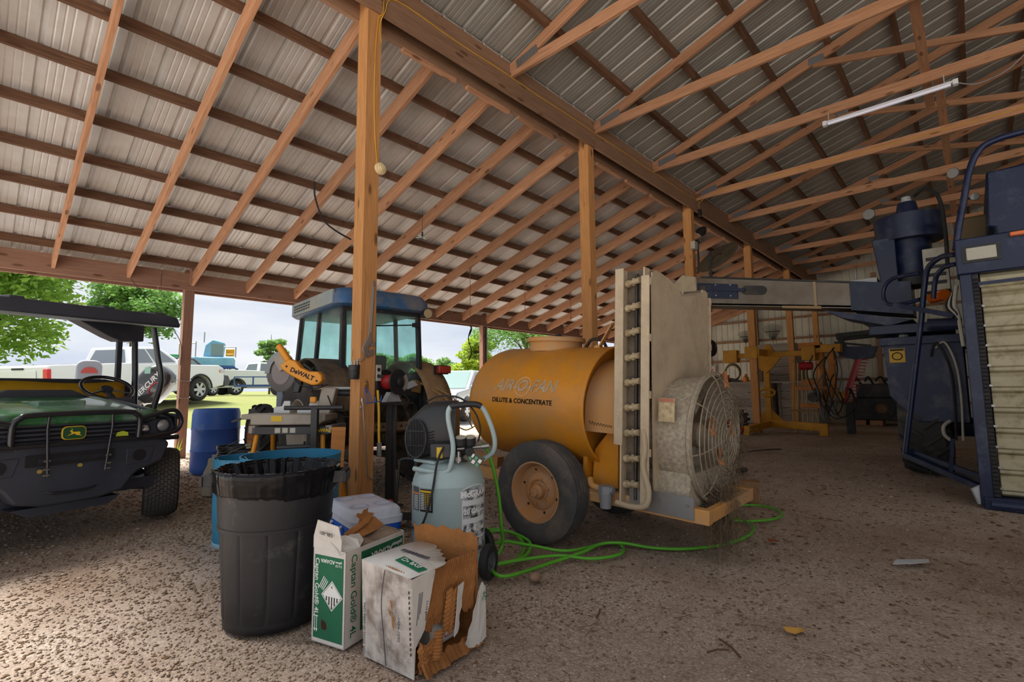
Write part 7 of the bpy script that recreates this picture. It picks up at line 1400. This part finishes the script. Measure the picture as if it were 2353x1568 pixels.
for (a, c_) in (((-1.5, -1.1, 2.5), (-1.5, -1.1, 3.3)), ((1.7, -1.1, 2.5), (1.7, -1.1, 3.2)), ((-.6, -1.1, 2.5), (-.6, -1.1, 3.5)), ((-1.5, -1.1, 3.3), (-.6, -1.1, 3.4)), ((1.0, -1.1, 3.2), (1.7, -1.1, 3.2)), ((-.2, -.5, 3.5), (-.2, -.5, 4.2))): MB().tube([a, c_], .035, 6).obj('rail', M_steel, h)
MB().lathe([(0, 0), (.2, 0), (.25, .4)], 16, Matrix.Translation((-1.75, -1.2, 2.2))).obj('green_bucket', mat('green_pail', C('#2fa56a'), rough=.4), h); MB().tube([(-1.2+.25*math.cos(i*PI/8), -.9+.25*math.sin(i*PI/8), 2.75) for i in range(16)], .03, 6, closed=True).obj('steering_wheel', M_tblk, h)
o = MB().b2((-.25, -.2, 0), (.25, .2, .75)).obj('tote', mat('pale_orange_tote', C('#d99a62'), rough=.5), bevel=.05); o.location = (7.6, 30.1, gz_(0, 30.1)); tag(o, 'pale orange plastic tote on the lawn between the two white pickups', 'tote')
t = thing('flat_trailer', (9.6, 24.6, gz_(0, 24.6)), math.radians(-34), 'low blue flatbed trailer on the lawn in front of the far pickup', 'trailer'); M_tb = mat('trailer_blue', C('#35508a'), rough=.5)
MB().b2((-1.6, -.7, .42), (1.8, .7, .52)).obj('deck', M_tb, t); MB().bar((-1.6, 0, .45), (-2.8, 0, .42), .1, .08).obj('tongue', M_silver, t); MB().b2((-1.6, -.72, .85), (-.0, -.68, .9)).obj('rail', M_tb, t)
for x in (-1.6, -.8, .0): MB().b2((x-.03, -.72, .5), (x+.03, -.68, .88)).obj('stake', M_tb, t)
for y in (-.8, .8): MB().cyl((.3, y-.1, .30), (.3, y+.1, .30), .30, None, 20).obj('wheel', M_rub, t)

# ---- trees
def leaf_mat(n, a, b):
    m = mat(n, C(a), rough=.7, col2=C(b), nscale=.9, nmix=.4); N, L = nodes(m); bs = N['Principled BSDF']; bs.inputs['Subsurface Weight'].default_value = 0
    tr = N.new('ShaderNodeBsdfTranslucent'); mx = N.new('ShaderNodeMixShader'); mx.inputs[0].default_value = .4; out = N['Material Output']
    src = bs.inputs['Base Color'].links[0].from_socket; L.new(src, tr.inputs[0]); L.new(bs.outputs[0], mx.inputs[1]); L.new(tr.outputs[0], mx.inputs[2]); L.new(mx.outputs[0], out.inputs['Surface']); return m
M_l1 = leaf_mat('maple_leaf', '#6f9a3c', '#a3c255'); M_l2 = leaf_mat('mid_green_leaf', '#5d8a45', '#86ab58'); M_l3 = leaf_mat('far_green_leaf', '#6a8f55', '#8fae62'); M_l4 = leaf_mat('yellow_green_leaf', '#93ac3c', '#b9c94e'); M_bark = mat('bark', C('#5f5142'), rough=.95, col2=C('#463a2e'), nscale=8, bump=.5)
def tree(loc, h, crown, nl, leaf, m, label, seed, trunk=.25, blobs=14, zc=.62, name='tree', droop=0, gap=.35):
    rs = np.random.RandomState(seed); t = thing(name, loc, label=label, cat='tree' if 'tree' in name else 'bush'); rx, rz = crown
    C0 = np.array([0, 0, h*zc]); cs = []
    for i in range(blobs):
        d = rs.normal(size=3); d /= np.linalg.norm(d); r = rs.uniform(.25, .85); cs.append(C0+d*r*np.array([rx, rx, rz]))
    mb = MB(); mb.tube([(0, 0, -.2), (trunk*.2, 0, h*.25), (0, trunk*.2, h*.5), (0, 0, h*.8)], [trunk, trunk*.8, trunk*.55, trunk*.15], 10); mb.obj('trunk', M_bark, t, smooth=60)
    for c in cs:
        p0 = Vector((0, 0, h*rs.uniform(.25, .55))); mid = (p0+Vector(c))/2+Vector((0, 0, .1*h*.3)); MB().tube(smooth_path([p0, mid, Vector(c)], 3), [trunk*.28*(1-.85*i/6) for i in range(7)], 5).obj('branch', M_bark, t, smooth=60)
    k = rs.randint(0, blobs, nl); br = rs.uniform(.28, .5, blobs)*rx*gap*2
    d = rs.normal(size=(nl, 3)); d /= np.linalg.norm(d, axis=1)[:, None]; P = np.array(cs)[k]+d*(br[k]*rs.uniform(.25, 1, nl)**.5)[:, None]*np.array([1.25, 1.25, .62]); P[:, 2] -= droop*np.abs(rs.normal(size=nl))
    u = rs.normal(size=(nl, 3)); u[:, 2] *= .5; u /= np.linalg.norm(u, axis=1)[:, None]; w = np.cross(u, rs.normal(size=(nl, 3))); w /= np.linalg.norm(w, axis=1)[:, None]; s_ = leaf*rs.uniform(.6, 1.3, nl)[:, None]
    n_ = np.cross(u, w)
    V4 = np.stack([P-u*s_, P+w*s_*.45+n_*s_*.12, P+u*s_, P-w*s_*.45+n_*s_*.12], 1).reshape(-1, 3); me = bpy.data.meshes.new('foliage'); me.vertices.add(nl*4); me.vertices.foreach_set('co', V4.ravel()); me.loops.add(nl*4); me.loops.foreach_set('vertex_index', np.arange(nl*4)); me.polygons.add(nl); me.polygons.foreach_set('loop_start', np.arange(nl)*4); me.polygons.foreach_set('loop_total', np.full(nl, 4)); me.update(); me.materials.append(m)
    o = bpy.data.objects.new('foliage', me); COL.objects.link(o); o.parent = t; o['kind'] = 'stuff'; return t
Z_ = .93
tree((-.9, 27.5, Z_), 11.5, (3.6, 4.6), 34000, .15, M_l1, 'big bright green maple tree at the far left', 1, .3, 46, .52, droop=.35, gap=.42)
tree((6.6, 41, Z_), 11.5, (3.3, 3.6), 13000, .15, M_l2, 'tall airy green tree behind the dark SUV', 2, .24, 40, .58, droop=.35, gap=.33)
tree((14.6, 38.5, Z_), 5.6, (1.5, 2.2), 3600, .13, M_l3, 'thin pale willow-like shrub beside the far harvester', 3, .08, 16, .55, 'bush', gap=.3)
for i, (x, y, hh, m, lab) in enumerate(((60, 92, 9.0, M_l3, 'leftmost tree of the distant row right of the tractor'), (70, 96, 9, M_l3, 'second tree of the distant row right of the tractor'), (80, 98, 10, M_l3, 'third tree of the distant row, just left of the conduit post'), (92, 96, 9.5, M_l3, 'fourth tree of the distant row, behind the conduit post'), (104, 92, 9, M_l3, 'fifth tree of the distant row, above the tank'))):
    tree((x, y, Z_), hh, (4.6, 4.6), 7000, .36, m, lab, 10+i, .3, 26, .5, gap=.40)
tree((38.5, 41.5, Z_), 8.4, (2.6, 3.9), 11000, .20, M_l4, 'yellow-green conical cedar tree behind the conduit post', 20, .3, 30, .5, gap=.36)
tree((29, 25.5, Z_-.05), 8.6, (5.0, 1.9), 9000, .11, M_l2, 'tree with a long bare branch reaching over above the tank', 21, .2, 34, .62, droop=.5, gap=.22)
# ================================================================ GREEN HOSE
gp = [(2.69, 2.58), (2.73, 2.77), (2.92, 3.0), (3.1, 3.0), (3.07, 2.74), (2.9, 2.5), (2.66, 2.4), (2.56, 2.51), (2.63, 2.72), (2.85, 2.9), (3.05, 2.85), (3.0, 2.55), (2.78, 2.38), (2.55, 2.38), (2.61, 2.57), (2.83, 2.66), (2.93, 2.47), (3.06, 2.24), (3.19, 2.03), (3.17, 1.9), (3.01, 1.84), (2.82, 1.93), (2.69, 2.12), (2.6, 2.35), (2.45, 2.37), (2.44, 2.24), (2.6, 2.08), (2.87, 2.03), (3.08, 2.03), (3.19, 1.92), (3.3, 1.74), (3.44, 1.55), (3.7, 1.4), (4.0, 1.34), (4.28, 1.37), (4.44, 1.48), (4.5, 1.62), (4.69, 1.74), (4.95, 1.74), (5.12, 1.6), (5.06, 1.41), (4.86, 1.32), (4.64, 1.35), (4.45, 1.5), (4.38, 1.65), (4.32, 1.78)]
def wheel_clear(x, y):
    return (x, y)
hz = [.018, .02, .022, .03, .04, .03, .022, .03, .042, .05, .055, .05, .04, .045, .055, .06, .05, .03, .02, .018, .02, .02, .03, .05, .05, .03, .02, .03, .035, .04]+[.018]*16
pts = [(2.30, 2.43, .78), (2.36, 2.42, .70), (2.44, 2.42, .45), (2.47, 2.42, .22), (2.52, 2.46, .07)]+[(x if not (2.72 < x < 3.05 and y > 2.3) else x, y, z) for (x, y), z in zip(gp, hz)]
# keep clear of the trailer's near wheel: the coil lies in front of it
pts = pts[:5]+[(x-.24 if (y > 2.2 and x > 2.3) else x, y-.12 if (y > 2.2 and x > 2.3) else y, z) for x, y, z in pts[5:]]
o = MB().tube(smooth_path(pts, 7), .0115, 8).obj('air_hose', M_hose, None, smooth=60); tag(o, 'bright green air hose coiled on the ground from compressor past the fan', 'hose')
# ================================================================ BLOCKS behind the fan
for i, (x, y, rz, s_, lab, m) in enumerate(((5.30, 1.72, .3, (.17, .19, .21), 'brown brick-like block, right of the pair behind the fan', mat('brown_block', C('#7d5b3c'), rough=.8, col2=C('#9a7450'), nscale=5)), (5.42, 2.02, .1, (.2, .2, .22), 'dusty brown block, left of the pair behind the fan', mat('dusty_block', C('#8a7058'), rough=.9, col2=C('#6d5743'), nscale=6)), (4.75, 1.93, .0, (.22, .13, .16), 'grey concrete block under the fan end of the trailer', mat('concrete_block', C('#8f8579'), rough=.95, col2=C('#7a7166'), nscale=12)))):
    o = MB().box((0, 0, s_[2]/2), s_).obj('block', m, None, bevel=.01); o.location = (x, y, 0); o.rotation_euler = (0, 0, rz); tag(o, lab, 'block')
o = MB(); o.tube(smooth_path([(5.8, 2.6, .06), (6.3, 2.5, .10), (6.6, 2.45, .05), (7.0, 2.3, .05)]), .035, 8); o = o.obj('pipe_scrap', M_dsteel, None, smooth=60); tag(o, 'dark scrap pipe lying on the ground behind the blocks', 'pipe')
o = MB().tube(smooth_path([(7.6, 3.25, .012), (8.6, 3.1, .012), (9.6, 2.9, .012), (10.0, 2.65, .012)]), .010, 6).obj('ground_cable', M_rub, None, smooth=60); tag(o, 'thin black cable lying on the gravel beyond the fan', 'cable')
# ================================================================ CEILING ITEMS
t = thing('tube_light', (8.02, .6, 4.90), label='slim white LED tube light hanging under the trusses', cat='light'); A2 = lambda mb, n, m, **k: adopt(mb.obj(n, m, None, **k), t)
A2(MB().b2((7.99, -.10, 4.90), (8.05, 1.30, 4.93)), 'housing', mat('white_fixture', C('#d5d3dc'), rough=.4), bevel=.006); A2(MB().prism([(8.0, 4.90), (8.04, 4.90), (8.035, 4.875), (8.005, 4.875)], -.06, 1.26, 'y'), 'diffuser', mat('led_diffuser', C('#d9d6e4'), rough=.4, emit=(.9, .9, 1), estr=.08))
for yy in (-.11, 1.29): A2(MB().b2((7.985, yy-.02, 4.87), (8.055, yy+.03, 4.935)), 'end_cap', mat('white_cap', C('#dedee0'), rough=.4))
for yy in (0.0, 1.25): A2(MB().tube([(8.02, yy, 4.93), (8.06, yy, 5.07)], .006, 5), 'chain', M_silver)
A2(MB().tube(smooth_path([(8.02, -.12, 4.89), (8.02, -.3, 4.80), (8.02, -.55, 4.85), (8.03, -.72, 5.0), (8.03, -.70, 5.07)]), .007, 6), 'flex', mat('grey_flex', C('#8d8c90'), rough=.6), smooth=60)
o = thing('hanging_hook', (5.06, 6.85, 3.79), 0, 'small cross-shaped metal bracket hanging under the lean-to rafters', 'bracket')
for k in range(4): MB().prism([(p[0], p[1]) for p in rrect(.11, .03, .004, 1)], .006, .010, 'z', Matrix.Rotation(k*PI/2+.4, 4, 'Z') @ Matrix.Translation((.07, 0, 0))).obj('arm', M_silver, o)
MB().cyl((0, 0, 0), (0, 0, .10), .015, None, 8).obj('stem', M_tblk, o); MB().cyl((0, 0, .10), (0, .0, .50), .004, None, 6).obj('cord', M_tblk, o)
M_twn = mat('brown_twine', C('#8a5a34'), rough=.9)
for i, (x, y, z0, z1, lab) in enumerate(((7.005, 7.76, 3.80, 2.50, 'string with a knotted black tail hanging left of the conduit post'), (8.835, 7.81, 3.75, 2.95, 'middle hanging string under the lean-to rafters'), (10.665, 7.79, 3.96, 2.95, 'right hanging string under the lean-to rafters'))):
    t = thing('hanging_string', (x, y, z1), label=lab, cat='string'); zt = zr(y)-.20
    adopt(MB().tube([(x, y, zt), (x, y, z1)], .006, 5).obj('string', M_twn), t); adopt(MB().tube([(x, y+.03*math.sin(a), zt-.05+.05*math.cos(a)) for a in [i_*PI/5 for i_ in range(10)]], .008, 5, closed=True).obj('knot', M_twn), t)
    if i == 0: adopt(MB().tube(smooth_path([(x, y, z1), (x+.02, y-.02, z1-.1), (x-.04, y, z1-.22), (x+.03, y-.02, z1-.02), (x-.05, y, z1-.28), (x+.04, y, z1-.55), (x-.04, y, z1-.75)]), .012, 6).obj('tail', M_rub, smooth=60), t)
o = MB().tube(smooth_path([(2.87, 6.3, 3.95), (2.88, 6.3, 3.75), (2.99, 6.3, 3.48), (3.15, 6.3, 3.36), (3.42, 6.3, 3.27)]), .012, 6).obj('black_cable', M_rub, None, smooth=60); tag(o, 'black cable drooping from a lean-to rafter left of the main post', 'cable')
o = MB().tube(smooth_path([(1.55, 10.05, 3.0), (1.75, 10.0, 2.72), (2.0, 10.05, 2.5), (2.2, 10.08, 2.2), (2.33, 10.14, 1.95), (2.33, 10.14, 1.6)]), .006, 5).obj('thin_wire', M_tblk, None, smooth=60); tag(o, 'thin dark wire drooping from the eave to the leftmost outer post', 'wire')
for z in (1.05, 1.35):
    o = MB().tube([(2.42+.085*math.cos(a)*1.25, 10.24+.085*math.sin(a)*1.25, z+.02*math.sin(a)) for a in [i*PI/8 for i in range(16)]], .006, 5, closed=True).obj('wire_wrap', M_steel, None); tag(o, ('lower' if z < 1.2 else 'upper')+' wire wrapped around the leftmost outer post', 'wire')
t = thing('conduit', (9.82, 10.15, 0), label='grey electrical conduit with a switch box on the conduit post', cat='conduit'); adopt(MB().tube([(9.80, 10.14, 3.2), (9.80, 10.14, 1.75)], .016, 8).obj('pipe', M_silver), t); adopt(MB().box((9.80, 10.13, 1.70), (.08, .06, .13)).obj('switch_box', M_silver, bevel=.006), t); adopt(MB().tube([(9.76, 10.14, 3.2), (9.76, 10.14, 1.75)], .014, 8).obj('pipe', M_dsteel), t)
# outlet cover on third post, cable on truss and box on header
o = MB().tube([(10.06, 3.97, 4.86), (10.05, 3.96, 5.02), (9.99, 3.7, 5.12), (9.985, 2.5, 5.13), (9.985, -2.0, 5.13)], .006, 5).obj('truss_cable', M_yw, None, smooth=60); tag(o, 'yellow cable running along a truss bottom chord', 'cable')
o = MB().b2((10.02, 3.93, 4.74), (10.12, 3.985, 4.88)).obj('junction_box', M_dsteel, None, bevel=.006); tag(o, 'small grey junction box on the header beam', 'junction box')
# ================================================================ GROUND LITTER
def island_mat(n, cols, rough=.9):
    m = bpy.data.materials.new(n); m.use_nodes = True; N, L = nodes(m); b = N['Principled BSDF']; b.inputs['Roughness'].default_value = rough; b.inputs['Specular IOR Level'].default_value = .2
    g = N.new('ShaderNodeNewGeometry'); r = N.new('ShaderNodeValToRGB'); r.color_ramp.elements[0].color = (*cols[0], 1); r.color_ramp.elements[1].color = (*cols[-1], 1)
    for i, c in enumerate(cols[1:-1]): e = r.color_ramp.elements.new((i+1)/(len(cols)-1)); e.color = (*c, 1)
    L.new(g.outputs['Random Per Island'], r.inputs[0]); L.new(r.outputs[0], b.inputs['Base Color']); return m
M_stone = island_mat('gravel_stones', [C('#7d6655'), C('#947c67'), C('#8a7666'), C('#a58f7c'), C('#b8a796'), C('#6d5747')])
rs = np.random.RandomState(4); phi = (1+5**.5)/2
ico = np.array([(-1, phi, 0), (1, phi, 0), (-1, -phi, 0), (1, -phi, 0), (0, -1, phi), (0, 1, phi), (0, -1, -phi), (0, 1, -phi), (phi, 0, -1), (phi, 0, 1), (-phi, 0, -1), (-phi, 0, 1)])/math.sqrt(1+phi*phi)
icf = np.array([(0, 11, 5), (0, 5, 1), (0, 1, 7), (0, 7, 10), (0, 10, 11), (1, 5, 9), (5, 11, 4), (11, 10, 2), (10, 7, 6), (7, 1, 8), (3, 9, 4), (3, 4, 2), (3, 2, 6), (3, 6, 8), (3, 8, 9), (4, 9, 5), (2, 4, 11), (6, 2, 10), (8, 6, 7), (9, 8, 1)])
def scatter(name, n, rmin, rmax, smin, smax, flat, m, azw, label):
    r = np.exp(rs.uniform(math.log(rmin), math.log(rmax), n)); az = np.radians(-6+98*rs.beta(*azw, n)); x, y = r*np.cos(az), r*np.sin(az); k = (y < 11.0); x, y, r = x[k], y[k], r[k]; n = len(x)
    s_ = np.minimum(np.exp(rs.uniform(math.log(smin), math.log(smax), n)), smax)*np.clip(r/4, .7, 1.6); V_ = ico[None]*(1+rs.uniform(-.28, .28, (n, 12, 1)))*np.stack([s_, s_*rs.uniform(.55, 1, n), s_*rs.uniform(flat*.6, flat, n)], 1)[:, None, :]
    a = rs.uniform(0, 6.28, n); c, sn = np.cos(a)[:, None], np.sin(a)[:, None]; X = V_[..., 0]*c-V_[..., 1]*sn+x[:, None]; Y = V_[..., 0]*sn+V_[..., 1]*c+y[:, None]
    zg = np.array([gnd(p, q)-.012 for p, q in zip(x, y)]); Z = V_[..., 2]+zg[:, None]+.003
    co = np.stack([X, Y, Z], -1).reshape(-1, 3); fc = (icf[None]+12*np.arange(n)[:, None, None]).reshape(-1)
    me = bpy.data.meshes.new(name); me.vertices.add(len(co)); me.vertices.foreach_set('co', co.ravel()); me.loops.add(len(fc)); me.loops.foreach_set('vertex_index', fc); nf = len(fc)//3; me.polygons.add(nf); me.polygons.foreach_set('loop_start', np.arange(nf)*3); me.polygons.foreach_set('loop_total', np.full(nf, 3)); me.update(); me.materials.append(m)
    o = bpy.data.objects.new(name, me); COL.objects.link(o); tag(o, label, 'gravel', None, 'stuff')
scatter('gravel', 26000, 1.25, 13, .005, .014, .5, M_stone, (2.4, 1.1), 'loose crushed stones scattered over the dirt floor')
scatter('grit', 20000, 1.2, 15, .0028, .006, .6, M_stone, (1.2, 1.1), 'fine pale grit scattered over the dirt floor')
scatter('wood_chips', 9000, 2.5, 16, .006, .018, .22, island_mat('chip_litter', [C('#6d5642'), C('#8f765a'), C('#54422f'), C('#a08a6c')]), (1.2, 1.4), 'fine wood chip and leaf litter over the dirt floor')
M_twig = mat('dark_twig', C('#5d4636'), rough=.9); random.seed(9)
tw = MB()
for i in range(260):
    r = random.uniform(1.6, 6.5); a = math.radians(random.uniform(-2, 60)); x, y = r*math.cos(a), r*math.sin(a); d = random.uniform(0, 6.28); l = random.uniform(.03, .11); tw.tube([(x, y, .004), (x+l*math.cos(d)*.5, y+l*math.sin(d)*.5, .010), (x+l*math.cos(d+.3), y+l*math.sin(d+.3), .004)], .0014, 4, caps=False)
o = tw.obj('twigs', M_twig, None); tag(o, 'small dry twigs scattered on the right of the floor', 'twigs', None, 'stuff')
def litter(name, pts, z, m, lab, cat, th=.004):
    n = len(pts); o = MB().add([(p[0], p[1], z+.006*math.sin(i*2.1)) for i, p in enumerate(pts)], [tuple(range(n))]).obj(name, m, None, solid=th); return tag(o, lab, cat)
litter('fallen_leaf', [(2.62, .72), (2.645, .74), (2.70, .705), (2.70, .67), (2.67, .655), (2.63, .685)], .012, mat('yellow_leaf', C('#c99a4a'), rough=.7), 'single yellow fallen leaf on the bare dirt', 'leaf', .002)
litter('fallen_leaf', [(3.98, 1.18), (4.04, 1.20), (4.08, 1.14), (4.02, 1.12), (4.0, 1.14)], .02, mat('rust_leaf', C('#8a4a34'), rough=.8), 'rust-red curled fallen leaf near the green hose', 'leaf', .003)
litter('paper_scrap', [(4.02, .46), (4.12, .45), (4.30, .30), (4.22, .29), (4.10, .36)], .015, mat('white_scrap', C('#b9bcc0'), rough=.6), 'white scrap of paper on the ground near the harvester', 'paper', .003)
o = MB().sph((0, 0, 0), (.045, .034, .028), 10, 7).obj('stone', mat('brown_stone', C('#9a7d68'), rough=.9, col2=C('#7d6350'), nscale=10), None, smooth=60); o.location = (2.33, 2.0, .02); tag(o, 'fist-sized brown stone beside the compressor wheel', 'stone')
for (x, y, a, l, lab) in ((2.15, 1.45, .3, .10, 'short brown stick on the dirt in front of the torn carton'), (2.25, .80, .8, .16, 'forked dry twig on the dirt in the right foreground'), (2.28, .86, 2.4, .10, 'second dry twig crossing the forked one')):
    o = MB().tube([(0, 0, 0), (l*.5*math.cos(a), l*.5*math.sin(a), .004), (l*math.cos(a+.1), l*math.sin(a+.1), 0)], .005, 6).obj('stick', M_twig, None); o.location = (x, y, .008); tag(o, lab, 'stick')
# weeds at the foot of the leftmost outer post
t = thing('weed', (2.30, 10.0, 0), label='small green weed at the foot of the leftmost outer post', cat='weed')
for i in range(9): a = i*.7; MB().add([(0, 0, 0), (.05*math.cos(a)+.008, .05*math.sin(a), .12), (.11*math.cos(a), .11*math.sin(a), .20+.02*i), (.04*math.cos(a)-.008, .05*math.sin(a), .12)], [(0, 1, 2, 3)]).obj('leaf', M_l4, t)
